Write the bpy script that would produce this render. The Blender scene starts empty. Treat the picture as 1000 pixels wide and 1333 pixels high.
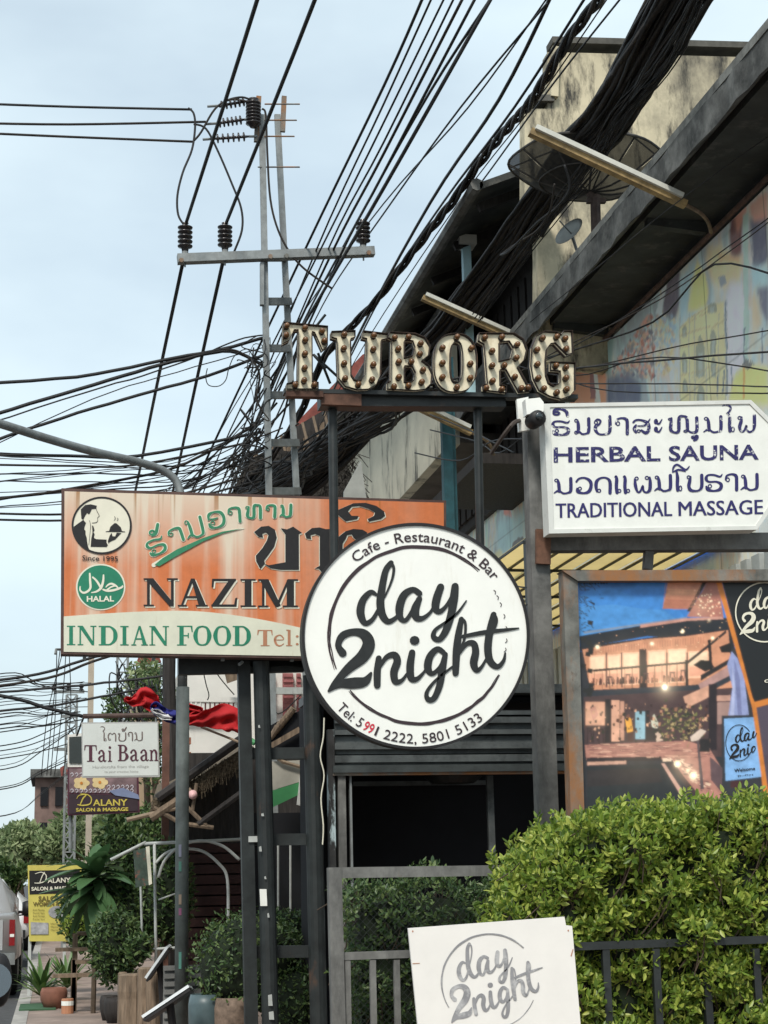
import bpy, bmesh, math, random
from mathutils import Vector, Matrix
from mathutils.geometry import tessellate_polygon
random.seed(7)
R = math.radians
S = bpy.context.scene
COL = S.collection

# ------------------------------------------------------------------ camera, sky, sun, exposure
F = 2200.0                                   # focal length in pixels of a 1000 px wide frame
vy = Vector((70-500, -(1150-667), -F)).normalized()       # where the street runs to
uz = Vector((-0.021, 1.0, -(vy.x*-0.021+vy.y)/vy.z)).normalized()
xx = vy.cross(uz).normalized()
CW = Matrix((xx, vy, uz))                    # rows: world axes in camera space -> camera to world
EYE = Vector((0, 0, 1.6))
cam = bpy.data.cameras.new('camera'); co = bpy.data.objects.new('camera', cam); COL.objects.link(co)
cam.sensor_fit = 'HORIZONTAL'; cam.sensor_width = 36; cam.lens = F/1000*36
cam.clip_start = .1; cam.clip_end = 3000
co.matrix_world = Matrix.Translation(EYE) @ CW.to_4x4()
S.camera = co

w = bpy.data.worlds.new('World'); S.world = w; w.use_nodes = True
nt = w.node_tree; nt.nodes.clear()
def N(t, kind, **kw):
    n = t.nodes.new(kind)
    for k, v in kw.items():
        if hasattr(n, k): setattr(n, k, v)
        else: n.inputs[k].default_value = v
    return n
out = N(nt, 'ShaderNodeOutputWorld'); bg = N(nt, 'ShaderNodeBackground'); bg.inputs[1].default_value = .1
sky = N(nt, 'ShaderNodeTexSky'); sky.sky_type = 'NISHITA'; sky.sun_disc = False
sky.sun_elevation = R(48); sky.sun_rotation = R(205); sky.air_density = 1.2; sky.dust_density = 2.5
tc = N(nt, 'ShaderNodeTexCoord'); mp = N(nt, 'ShaderNodeMapping'); mp.inputs['Scale'].default_value = (1, 1, 2.2)
nz = N(nt, 'ShaderNodeTexNoise'); nz.inputs['Scale'].default_value = 3.2; nz.inputs['Detail'].default_value = 5
nt.links.new(tc.outputs['Generated'], mp.inputs[0]); nt.links.new(mp.outputs[0], nz.inputs['Vector'])
cr = N(nt, 'ShaderNodeValToRGB'); cr.color_ramp.elements[0].position = .36; cr.color_ramp.elements[1].position = .66
cr.color_ramp.elements[0].color = (.60, .60, .60, 1); cr.color_ramp.elements[1].color = (.93, .93, .93, 1)
nt.links.new(nz.outputs[0], cr.inputs[0])
mx = N(nt, 'ShaderNodeMixRGB'); mx.inputs[2].default_value = (6.5, 7.7, 8.25, 1)
nt.links.new(cr.outputs[0], mx.inputs[0]); nt.links.new(sky.outputs[0], mx.inputs[1])
nt.links.new(mx.outputs[0], bg.inputs[0]); nt.links.new(bg.outputs[0], out.inputs[0])
sun = bpy.data.lights.new('sun', 'SUN'); so = bpy.data.objects.new('sun', sun); COL.objects.link(so)
sun.energy = 2.3; sun.angle = R(14); sun.color = (1, .95, .87)
# light comes from behind the camera, a little from the street side
d = Vector((math.sin(R(205))*math.cos(R(48)), math.cos(R(205))*math.cos(R(48)), math.sin(R(48))))
so.rotation_euler = (-d).to_track_quat('-Z', 'Y').to_euler(); so.location = (0, 0, 30)
S.view_settings.view_transform = 'Standard'; S.view_settings.look = 'None'
S.view_settings.exposure = 0.44; S.view_settings.gamma = 1; S.view_settings.use_curve_mapping = False
try:
    S.cycles.max_bounces = 5; S.cycles.transparent_max_bounces = 12; S.cycles.use_denoising = True
except Exception: pass

# ------------------------------------------------------------------ geometry helpers
def ray(px, py): return CW @ Vector((px-500, -(py-667), -F))
def ay(px, py, Y): r = ray(px, py); return EYE + r*(Y/r.y)
def ax(px, py, X): r = ray(px, py); return EYE + r*(X/r.x)
def az(px, py, Z): r = ray(px, py); return EYE + r*((Z-EYE.z)/r.z)

def mat(name, col, rough=.75, var=.18, scale=4, metal=0, bump=0, st=(1,1,1), stain=None, col2=None, trans=0, island=None, spec=.4, hue=None):
    """colour with noise variation, optional stain=(colour, lo, hi, scale, stretch), island=(colour a, colour b)"""
    m = bpy.data.materials.new(name); m.use_nodes = True
    t = m.node_tree; b = t.nodes['Principled BSDF']; L = t.links.new
    tcn = N(t, 'ShaderNodeTexCoord'); m1 = N(t, 'ShaderNodeMapping'); m1.inputs['Scale'].default_value = st
    L(tcn.outputs['Object'], m1.inputs[0])
    n1 = N(t, 'ShaderNodeTexNoise'); n1.inputs['Scale'].default_value = scale; n1.inputs['Detail'].default_value = 7; n1.inputs['Roughness'].default_value = .65
    L(m1.outputs[0], n1.inputs['Vector'])
    r = N(t, 'ShaderNodeValToRGB'); e = r.color_ramp.elements; e[0].position = .32; e[1].position = .68
    c2 = col2 or [max(0, c*(1-2*var)) for c in col]
    e[0].color = (*c2, 1); e[1].color = (*[min(1, c*(1+var*.4)) for c in col], 1)
    L(n1.outputs[0], r.inputs[0]); cur = r.outputs[0]
    if island:
        g = N(t, 'ShaderNodeNewGeometry'); rr = N(t, 'ShaderNodeValToRGB'); ee = rr.color_ramp.elements
        ee[0].color = (*island[0], 1); ee[1].color = (*island[1], 1)
        if len(island) > 2:
            x = ee.new(.5); x.color = (*island[2], 1)
        L(g.outputs['Random Per Island'], rr.inputs[0])
        mm = N(t, 'ShaderNodeMixRGB'); mm.inputs[0].default_value = .75
        L(cur, mm.inputs[1]); L(rr.outputs[0], mm.inputs[2]); cur = mm.outputs[0]
    for s_ in (stain if isinstance(stain, list) else [stain] if stain else []):
        sc, lo, hi, ss, sst = s_
        m2 = N(t, 'ShaderNodeMapping'); m2.inputs['Scale'].default_value = sst; m2.inputs['Location'].default_value = (3.3*ss, 1.7, 5.1)
        L(tcn.outputs['Object'], m2.inputs[0])
        n2 = N(t, 'ShaderNodeTexNoise'); n2.inputs['Scale'].default_value = ss; n2.inputs['Detail'].default_value = 8; n2.inputs['Roughness'].default_value = .7
        L(m2.outputs[0], n2.inputs['Vector'])
        r2 = N(t, 'ShaderNodeMapRange'); r2.inputs[1].default_value = lo; r2.inputs[2].default_value = hi
        L(n2.outputs[0], r2.inputs[0])
        mm = N(t, 'ShaderNodeMixRGB'); L(r2.outputs[0], mm.inputs[0]); L(cur, mm.inputs[1]); mm.inputs[2].default_value = (*sc, 1); cur = mm.outputs[0]
    L(cur, b.inputs['Base Color']); b.inputs['Roughness'].default_value = rough; b.inputs['Metallic'].default_value = metal
    b.inputs['Specular IOR Level'].default_value = spec
    if bump:
        bp = N(t, 'ShaderNodeBump'); bp.inputs['Strength'].default_value = bump; bp.inputs['Distance'].default_value = .02
        L(n1.outputs[0], bp.inputs['Height']); L(bp.outputs[0], b.inputs['Normal'])
    if trans:
        tr = N(t, 'ShaderNodeBsdfTranslucent'); L(cur, tr.inputs[0]); ms = N(t, 'ShaderNodeMixShader'); ms.inputs[0].default_value = trans
        L(b.outputs[0], ms.inputs[1]); L(tr.outputs[0], ms.inputs[2]); L(ms.outputs[0], t.nodes['Material Output'].inputs[0])
    return m

def thing(name, label, cat, loc=(0,0,0), group=None):
    o = bpy.data.objects.new(name, None); COL.objects.link(o); o.location = loc; o.empty_display_size = .1
    o['label'] = label; o['category'] = cat
    if group: o['group'] = group
    return o
def wloc(o):
    l = Vector((0,0,0))
    while o is not None: l += o.location; o = o.parent
    return l
def tag(o, label, cat, group=None):
    o['label'] = label; o['category'] = cat
    if group: o['group'] = group
    return o
def setting(o): o['kind'] = 'structure'; return o
def stuff(o): o['kind'] = 'stuff'; return o

class MB:
    def __init__(s): s.v = []; s.f = []; s.mi = []; s.m = 0
    def add(s, vs, fs):
        k = len(s.v); s.v += [Vector(v) for v in vs]
        for f in fs: s.f.append([i+k for i in f]); s.mi.append(s.m)
        return s
    def box(s, c, d, rot=None):
        c = Vector(c); h = Vector(d)/2
        vs = [Vector((x*h.x, y*h.y, z*h.z)) for x in (-1,1) for y in (-1,1) for z in (-1,1)]
        if rot is not None: vs = [rot @ v for v in vs]
        return s.add([c+v for v in vs], [(0,1,3,2),(4,6,7,5),(0,4,5,1),(2,3,7,6),(0,2,6,4),(1,5,7,3)])
    def span(s, a, b): a = Vector(a); b = Vector(b); return s.box((a+b)/2, [abs(x) for x in (b-a)])
    def bar(s, a, b, w_, h_=None, up=(0,0,1)):
        a = Vector(a); b = Vector(b); d_ = (b-a); L_ = d_.length; d_.normalize()
        u = Vector(up); sx = d_.cross(u)
        if sx.length < 1e-4: sx = d_.cross(Vector((0,1,0)))
        sx.normalize(); uu = sx.cross(d_)
        h_ = h_ or w_
        vs = []
        for p in (a, b):
            for i, j in ((-1,-1),(1,-1),(1,1),(-1,1)): vs.append(p + sx*i*w_/2 + uu*j*h_/2)
        return s.add(vs, [(3,2,1,0),(4,5,6,7),(0,1,5,4),(1,2,6,5),(2,3,7,6),(3,0,4,7)])
    def tube(s, pts, r, n=8, cap=True, radii=None):
        pts = [Vector(p) for p in pts]; k = len(s.v); m = len(pts)
        prev = None; rings = []
        for i, p in enumerate(pts):
            t = (pts[min(i+1,m-1)]-pts[max(i-1,0)]).normalized()
            if prev is None:
                a = t.cross(Vector((0,0,1)))
                if a.length < .05: a = t.cross(Vector((1,0,0)))
            else: a = prev - t*prev.dot(t)
            a.normalize(); prev = a; b = t.cross(a)
            rr = radii[i] if radii else r
            rings += [p + (a*math.cos(2*math.pi*j/n) + b*math.sin(2*math.pi*j/n))*rr for j in range(n)]
        fs = [(i*n+j, i*n+(j+1)%n, (i+1)*n+(j+1)%n, (i+1)*n+j) for i in range(m-1) for j in range(n)]
        if cap: fs += [tuple(range(n))[::-1], tuple(range((m-1)*n, m*n))]
        return s.add(rings, fs)
    def lathe(s, c, prof, n=12, axis=None):
        """prof: (radius, height) pairs along axis (default up)"""
        c = Vector(c); ax_ = Vector(axis or (0,0,1)).normalized(); a = ax_.orthogonal().normalized(); b = ax_.cross(a)
        vs = [c + ax_*h + (a*math.cos(2*math.pi*j/n)+b*math.sin(2*math.pi*j/n))*r for r, h in prof for j in range(n)]
        m = len(prof); fs = [(i*n+j, i*n+(j+1)%n, (i+1)*n+(j+1)%n, (i+1)*n+j) for i in range(m-1) for j in range(n)]
        fs += [tuple(range(n))[::-1], tuple(range((m-1)*n, m*n))]
        return s.add(vs, fs)
    def poly(s, loops, Y, t=.002):
        """photo-space loops (outer, holes...) set on the upright plane at depth Y, thickness t towards the camera"""
        L_ = [[Vector((x, -y, 0)) for x, y in lp] for lp in loops]
        tri = tessellate_polygon(L_); flat = [p for lp in loops for p in lp]
        fr = [ay(x, y, Y-t) for x, y in flat]
        fs = []
        for a, b, c in tri:
            n_ = (fr[b]-fr[a]).cross(fr[c]-fr[a])
            fs.append((a, b, c) if n_.y < 0 else (a, c, b))
        nf = len(flat); vs = fr
        if t > .0015:
            vs = fr + [v + Vector((0, t, 0)) for v in fr]; k = 0
            for lp in loops:
                m = len(lp)
                for i in range(m): j = (i+1) % m; fs.append((k+i, k+j, nf+k+j, nf+k+i))
                k += m
        return s.add(vs, fs)
    def build(s, name, m, parent=None, smooth=False):
        me = bpy.data.meshes.new(name); o0 = wloc(parent) if parent is not None else Vector((0,0,0))
        me.from_pydata([tuple(v-o0) for v in s.v], [], s.f)
        ms = m if isinstance(m, (list, tuple)) else [m]
        for q in ms: me.materials.append(q)
        if len(ms) > 1: me.polygons.foreach_set('material_index', s.mi)
        if smooth: me.polygons.foreach_set('use_smooth', [True]*len(me.polygons))
        me.update()
        o = bpy.data.objects.new(name, me); COL.objects.link(o)
        if parent is not None: o.parent = parent
        return o

def catmull(pts, n=6, closed=False):
    P_ = [Vector(p) for p in pts]; m = len(P_); res = []
    if m < 3 and not closed: return [P_[0].lerp(P_[-1], i/n) for i in range(n+1)]
    rng = m if closed else m-1
    for i in range(rng):
        g = lambda k: P_[k % m] if closed else P_[max(0, min(m-1, k))]
        a, b, c, e = g(i-1), g(i), g(i+1), g(i+2)
        for j in range(n):
            t = j/n
            res.append(.5*((2*b)+(c-a)*t+(2*a-5*b+4*c-e)*t*t+(3*b-a-3*c+e)*t**3))
    if not closed: res.append(P_[-1])
    return res

class Pen:
    """collects strokes / polygons / font text given in photo pixels and lays them on the plane at depth Y"""
    def __init__(s, Y, t=.002, off=.0): s.Y = Y; s.t = t; s.off = off; s.mb = MB(); s.k = 0
    def _y(s): s.k += 1; return s.Y - s.off - .00008*(s.k % 24)
    def fill(s, *loops): s.mb.poly(loops, s._y(), s.t); return s
    def ell(s, cx, cy, rx, ry, hole=None, n=48):
        lp = [(cx+rx*math.cos(2*math.pi*i/n), cy+ry*math.sin(2*math.pi*i/n)) for i in range(n)]
        hs = [[(cx+rx*hole*math.cos(2*math.pi*i/n), cy+ry*hole*math.sin(2*math.pi*i/n)) for i in range(n)]] if hole else []
        return s.fill(lp, *hs)
    def stroke(s, pts, T=None, n=5, w=None):
        """pts (x, y, width); T maps 2D points to photo pixels and returns the scale for widths"""
        pts = [(p[0], p[1], p[2] if len(p) > 2 else w) for p in pts]
        if T: pts = [(*T(p[0], p[1]), p[2]*T.s) for p in pts]
        c = catmull([Vector(p) for p in pts], n) if len(pts) > 2 else [Vector(p) for p in pts]
        Lf, Rt = [], []; m = len(c)
        for i, p in enumerate(c):
            tv = c[min(i+1,m-1)]-c[max(i-1,0)]; tv.z = 0
            if tv.length < 1e-6: tv = Vector((1,0,0))
            tv.normalize(); nn = Vector((-tv.y, tv.x, 0))*max(p.z, .15)/2
            Lf.append(p+nn); Rt.append(p-nn)
        y_ = s._y(); k0 = []
        def capp(p, a, b, sgn):
            r_ = []; ce = Vector((p.x, p.y, 0)); v = Vector((a.x, a.y, 0))-ce
            for q in range(1, 5):
                an = sgn*math.pi*q/5; r_.append(ce+Vector((v.x*math.cos(an)-v.y*math.sin(an), v.x*math.sin(an)+v.y*math.cos(an), 0)))
            return r_
        endc = capp(c[-1], Lf[-1], Rt[-1], -1); stc = capp(c[0], Rt[0], Lf[0], -1)
        loop = Lf + endc + Rt[::-1] + stc
        fr = [ay(p.x, p.y, y_-s.t) for p in loop]; nf = len(fr)
        fs = []
        for i in range(m-1): fs.append((i, i+1, m+4+(m-1-(i+1)), m+4+(m-1-i)))
        fs.append((m-1, *range(m, m+4), m+4)); fs.append((2*m+3, *range(2*m+4, 2*m+8), 0))
        vs = fr
        if s.t > .0015:
            vs = fr + [v+Vector((0, s.t, 0)) for v in fr]
            fs += [(i, (i+1) % nf, nf+(i+1) % nf, nf+i) for i in range(nf)]
        s.mb.add(vs, fs); return s
    def text(s, txt, fn, bold=0):
        """fn maps text coords (0..1 along the width, 0..1 height of capitals) to photo pixels"""
        vs, fs = textmesh(txt, bold); y_ = s._y()
        s.mb.add([ay(*fn(x, y), y_-max(s.t, .0015)) for x, y in vs], fs); return s
    def line(s, txt, x0, y0, x1, y1, h, bold=0, slant=0, dbl=0):
        if dbl: s.line(txt, x0+dbl, y0, x1+dbl, y1, h)
        L_ = math.hypot(x1-x0, y1-y0); ux, uy = (x1-x0)/L_, (y1-y0)/L_
        return s.text(txt, lambda a, b: (x0+ux*a*L_+uy*b*h+slant*b*h*ux, y0+uy*a*L_-ux*b*h), bold)
    def arc(s, txt, cx, cy, r, a0, a1, h, bold=0, inner=False):
        def fn(a, b):
            an = R(a0+(a1-a0)*a); rr = r+(b*h if not inner else -b*h)
            return (cx+rr*math.cos(an), cy-rr*math.sin(an))
        return s.text(txt, fn, bold)
    def serif(s, txt, boxes, y0, y1, weight=1, slope=0):
        """boxes: one (x0, x1) per letter"""
        for ch, (a, b) in zip(txt, boxes):
            for kind, pts in SERIF[ch]:
                f = lambda x, y: (a+(b-a)*x, (y1+slope*(a-boxes[0][0]))-(y1-y0)*y)
                if kind == 'p': s.fill([f(x, y) for x, y in pts])
                else: s.stroke([(*f(p[0], p[1]), p[2]*(y1-y0)*weight) for p in pts], n=4)
        return s
    def lao(s, txt, boxes, wgt, T=None):
        """boxes: (x0, y0, x1, y1) per glyph"""
        for ch, (x0, y0, x1, y1) in zip(txt, boxes):
            for st_ in LAO[ch]:
                pts = [(x0+(x1-x0)*p[0], y0+(y1-y0)*p[1], wgt*p[2]) for p in st_]
                s.stroke(pts, T, n=4)
        return s
    def build(s, name, m, parent): return s.mb.build(name, m, parent)

_tc = {}
def textmesh(txt, bold=0):
    key = (txt, bold)
    if key not in _tc:
        c = bpy.data.curves.new('t', 'FONT'); c.body = txt; c.size = 1; c.offset = bold; c.resolution_u = 3
        c.dimensions = '2D'; c.fill_mode = 'FRONT'
        o = bpy.data.objects.new('t', c); COL.objects.link(o)
        dg = bpy.context.evaluated_depsgraph_get(); me = bpy.data.meshes.new_from_object(o.evaluated_get(dg))
        vs = [(v.co.x, v.co.y) for v in me.vertices]; fs = [tuple(p.vertices) for p in me.polygons]
        c2 = bpy.data.curves.new('t', 'FONT'); c2.body = 'H'; c2.size = 1; o2 = bpy.data.objects.new('t', c2); COL.objects.link(o2)
        dg = bpy.context.evaluated_depsgraph_get(); m2 = bpy.data.meshes.new_from_object(o2.evaluated_get(dg))
        H_ = max(v.co.y for v in m2.vertices)
        x0 = min(v[0] for v in vs); x1 = max(v[0] for v in vs)
        vs = [((x-x0)/(x1-x0), y/H_) for x, y in vs]
        for q in (o, o2): bpy.data.objects.remove(q)
        for q in (c, c2): bpy.data.curves.remove(q)
        for q in (me, m2): bpy.data.meshes.remove(q)
        _tc[key] = (vs, fs)
    return _tc[key]

class Aff:
    """affine map from three point pairs"""
    def __init__(s, src, dst):
        M_ = Matrix([(x, y, 1) for x, y in src]).inverted()
        s.a = M_ @ Vector([p[0] for p in dst]); s.b = M_ @ Vector([p[1] for p in dst])
        s.s = math.sqrt(abs(s.a[0]*s.b[1]-s.a[1]*s.b[0]))
    def __call__(s, x, y): return (s.a[0]*x+s.a[1]*y+s.a[2], s.b[0]*x+s.b[1]*y+s.b[2])

# ---- lettering shapes -------------------------------------------------------
def rc(x0, y0, x1, y1): return ('p', [(x0,y0),(x1,y0),(x1,y1),(x0,y1)])
sf = .055
SERIF = {
 'N': [rc(.1,.03,.18,.97), rc(.8,.0,.88,.97), ('p',[(.04,1),(.28,1),(.88,.1),(.88,0),(.76,0)]), rc(0,0,.3,sf), rc(.68,1-sf,1,1), rc(0,1-sf,.25,1)],
 'A': [('p',[(.1,.03),(.17,.03),(.5,.88),(.44,1)]), ('p',[(.44,1),(.56,1),(.94,.03),(.7,.03)]), rc(.24,.3,.7,.37), rc(0,0,.3,sf), rc(.6,0,1,sf)],
 'Z': [rc(.05,.92,.95,1), rc(.02,0,.95,.08), ('p',[(.02,.04),(.28,.04),(.95,.96),(.69,.96)]), ('p',[(.05,1),(.13,1),(.1,.7),(.03,.7)]), ('p',[(.87,0),(.97,0),(1,.33),(.92,.3)])],
 'I': [rc(.3,.02,.7,.98), rc(.05,0,.95,sf), rc(.05,1-sf,.95,1)],
 'M': [rc(.1,.03,.16,.97), ('p',[(.04,1),(.26,1),(.57,.05),(.5,0),(.44,0)]), ('p',[(.8,1),(.74,1),(.46,.1),(.5,0)]), rc(.72,.03,.9,.97), rc(0,0,.26,sf), rc(.62,0,1,sf), rc(.78,1-sf,1,1), rc(0,1-sf,.2,1)],
 'D': [rc(.12,.02,.36,.98), rc(0,0,.45,sf), rc(0,1-sf,.45,1), ('s',[(.35,.96,.07),(.6,.95,.08),(.82,.75,.17),(.87,.5,.22),(.82,.25,.17),(.6,.05,.08),(.35,.04,.07)])],
 'F': [rc(.15,.02,.42,.98), rc(0,0,.6,sf), rc(0,1-sf,.95,1), rc(.4,.47,.72,.53), ('p',[(.85,1),(.97,1),(1,.68),(.93,.68)]), rc(.68,.38,.75,.63)],
 'O': [('s',[(.5,.97,.07),(.25,.88,.12),(.12,.5,.22),(.25,.12,.12),(.5,.03,.07),(.75,.12,.12),(.88,.5,.22),(.75,.88,.12),(.5,.97,.07)])],
 'T': [rc(.38,.02,.64,.98), rc(.22,0,.8,sf), rc(.02,.94,.98,1), ('p',[(.0,.68),(.05,.68),(.12,.97),(.02,1)]), ('p',[(1,.68),(.95,.68),(.88,.97),(.98,1)])],
 'e': [('s',[(.12,.38,.05),(.85,.4,.06),(.75,.6,.08),(.5,.68,.07),(.2,.55,.12),(.14,.33,.15),(.3,.08,.12),(.6,.02,.08),(.9,.15,.04)])],
 'l': [rc(.3,.02,.7,1), rc(.05,0,.95,sf), rc(.1,.95,.5,1.02)],
 'B': [rc(.12,.02,.34,.98), rc(0,0,.45,sf), rc(0,1-sf,.45,1), ('s',[(.34,.96,.06),(.6,.95,.07),(.78,.76,.16),(.6,.55,.07),(.34,.53,.05)]), ('s',[(.34,.53,.05),(.65,.52,.06),(.88,.28,.2),(.65,.05,.07),(.34,.03,.06)])],
 'a': [rc(.6,.05,.82,.5), ('s',[(.15,.52,.12),(.3,.66,.07),(.55,.66,.1),(.7,.5,.14)]), ('s',[(.68,.4,.05),(.3,.3,.09),(.16,.17,.14),(.3,.03,.09),(.55,.05,.05),(.68,.18,.04)]), ('s',[(.72,.1,.12),(.85,.02,.07),(1,.08,.04)])],
 'i': [rc(.3,.02,.7,.66), rc(.05,0,.95,sf), rc(.08,.62,.5,.67), ('s',[(.48,.86,.15),(.52,.86,.15)])],
 'n': [rc(.12,.02,.32,.66), rc(0,0,.44,sf), rc(.02,.62,.25,.67), rc(.68,.02,.88,.48), rc(.56,0,1,sf), ('s',[(.3,.5,.04),(.45,.66,.07),(.66,.64,.12),(.77,.48,.15)])],
 ':': [('s',[(.45,.12,.14),(.55,.12,.14)]), ('s',[(.45,.6,.14),(.55,.6,.14)])],
}
W_, M_, t_ = 1.0, .6, .3
def lp(cx, cy, r=.09, w=t_): return [(cx+r*math.cos(a*math.pi/3), cy+r*1.0*math.sin(a*math.pi/3), w) for a in range(7)]
LAO = {
 'n': [lp(.12,.14), [(.2,.12,M_),(.25,.4,W_),(.28,.86,W_)], [(0,.98,t_),(.15,.86,M_),(.3,.85,M_),(.5,1,M_),(.75,.96,M_),(.9,.8,W_),(.9,.02,W_)]],
 'm': [lp(.12,.14), [(.2,.12,M_),(.25,.4,W_),(.26,.86,W_)], lp(.12,.9,.09), [(.15,.86,M_),(.3,.85,M_),(.5,1,M_),(.75,.96,M_),(.88,.8,W_),(.88,.02,W_)]],
 'b': [lp(.14,.14), [(.25,.12,M_),(.2,.4,W_),(.15,.7,W_),(.25,.94,W_),(.5,1,M_),(.75,.95,M_),(.9,.7,W_),(.9,.02,W_)]],
 'P': [lp(.14,.14), [(.24,.1,M_),(.22,.35,W_),(.14,.7,W_),(.22,.97,M_),(.38,.92,M_),(.5,.6,M_),(.52,.85,M_),(.65,1,M_),(.85,.9,M_),(.92,.6,W_),(.92,0,W_)]],
 'p': [lp(.14,.16), [(.05,.2,M_),(.08,.6,W_),(.2,.97,M_),(.35,.92,M_),(.48,.6,M_),(.52,.9,M_),(.68,1,M_),(.85,.85,W_),(.88,.4,W_),(.85,.1,M_)], lp(.7,.12)],
 'y': [lp(.12,.3), [(.05,.22,t_),(.2,.12,M_),(.38,.2,M_),(.3,.4,M_),(.12,.5,W_),(.1,.75,W_),(.3,.98,M_),(.65,.98,M_),(.9,.8,W_),(.9,-.05,W_)]],
 's': [[(.05,.25,M_),(.2,.1,M_),(.5,.1,M_),(.85,.3,W_),(.92,.7,W_),(.75,.98,W_),(.5,.8,M_)], [(.2,.45,M_),(.1,.7,W_),(.2,.95,M_)], lp(.35,.85), [(.3,.5,t_),(.7,.45,M_),(.98,.02,t_)]],
 'h': [[(.98,.02,t_),(.85,.16,M_),(.5,.06,M_),(.15,.08,M_),(.05,.28,W_),(.2,.46,M_),(.65,.46,M_),(.92,.62,W_),(.85,.9,W_),(.5,1,M_),(.15,.92,W_),(.06,.75,M_)], lp(.27,.72,.1)],
 'o': [[(.1,.45,M_),(.15,.15,W_),(.45,.02,M_),(.8,.1,W_),(.95,.45,W_),(.85,.85,W_),(.5,1,M_),(.18,.92,W_),(.1,.72,M_)], lp(.3,.68,.11), [(.1,.4,t_),(.35,.46,M_),(.6,.4,t_)]],
 'w': [[(.03,.25,M_),(.2,.05,M_),(.55,.0,M_),(.88,.2,W_),(.95,.55,W_),(.8,.9,W_),(.45,1,M_),(.12,.9,W_),(.08,.7,M_)], lp(.25,.7,.1)],
 'd': [[(.92,1,W_),(.92,.3,W_),(.7,.04,M_),(.35,.04,M_),(.1,.25,W_),(.06,.6,W_),(.12,.9,M_)], lp(.25,.85,.1)],
 't': [[(.92,1,W_),(.92,.3,W_),(.75,.04,M_),(.5,.2,M_),(.3,.04,M_),(.1,.25,W_),(.06,.6,W_),(.12,.9,M_)], lp(.25,.85,.1)],
 'e': [[(.1,.05,t_),(.25,.0,M_),(.3,.2,W_),(.28,.6,W_),(.35,.95,W_)], lp(.6,.85,.14)],
 'E': [[(.05,.05,t_),(.12,.0,M_),(.16,.2,W_),(.14,.6,W_),(.18,.95,W_)], lp(.32,.85,.09), [(.55,.05,t_),(.62,.0,M_),(.66,.2,W_),(.64,.6,W_),(.68,.95,W_)], lp(.84,.85,.09)],
 'I': [[(-.3,-.55,t_),(.1,-.6,M_),(.5,-.45,M_),(.35,-.2,M_),(.1,-.1,t_),(.3,-.05,M_),(.4,.2,W_),(.38,.6,W_),(.42,.95,W_)], lp(.7,.85,.14)],
 'U': [[(-.1,-.1,t_),(0,-.4,M_),(.4,-.55,M_),(1.2,-.25,M_),(1.6,-.45,t_)], [(-.1,-.1,t_),(.5,-.25,M_),(1.2,-.15,t_)], [(.3,-.15,M_),(.4,.2,W_),(.38,.6,W_),(.42,.95,W_)], lp(.7,.85,.14)],
 'A': [lp(.22,.35,.12), [(.08,.35,M_),(.15,.1,M_),(.5,.0,M_),(.8,.1,W_),(.85,.4,W_),(.85,1,W_)]],
 'a': [lp(.25,.2,.12,M_), [(.3,.3,M_),(.6,.35,M_),(.9,.05,t_)], lp(.25,.75,.12,M_), [(.3,.88,M_),(.6,.92,M_),(.9,.6,t_)]],
 'i': [[(.05,.6,M_),(.15,.15,W_),(.5,.0,M_),(.85,.3,W_),(.95,.9,W_)], lp(.25,.6,.2,M_)],
 'u': [lp(.3,.4,.2,M_), [(.5,.2,M_),(.8,.2,W_),(.7,.7,W_),(.4,1,M_)]],
 'k': [lp(.25,.55,.2,M_), [(.1,.9,t_),(.5,.8,W_),(.95,0,W_)]],
 'H': [lp(.1,.2), [(.2,.15,M_),(.15,.5,W_),(.12,.85,W_),(.3,1,M_),(.5,.9,W_),(.52,.1,W_),(.7,.0,M_),(.88,.15,W_),(.9,1,W_)]],
 'Q': [lp(.06,.18,.06), [(.1,.12,M_),(.08,.5,W_),(.08,.85,W_),(.2,1,M_),(.33,.9,W_),(.35,.1,W_),(.5,.0,M_),(.6,.15,W_),(.62,.8,W_)], lp(.56,.92,.06), [(.62,.85,M_),(.75,1,M_),(.92,.9,W_),(.92,.1,W_)]],
}
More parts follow.
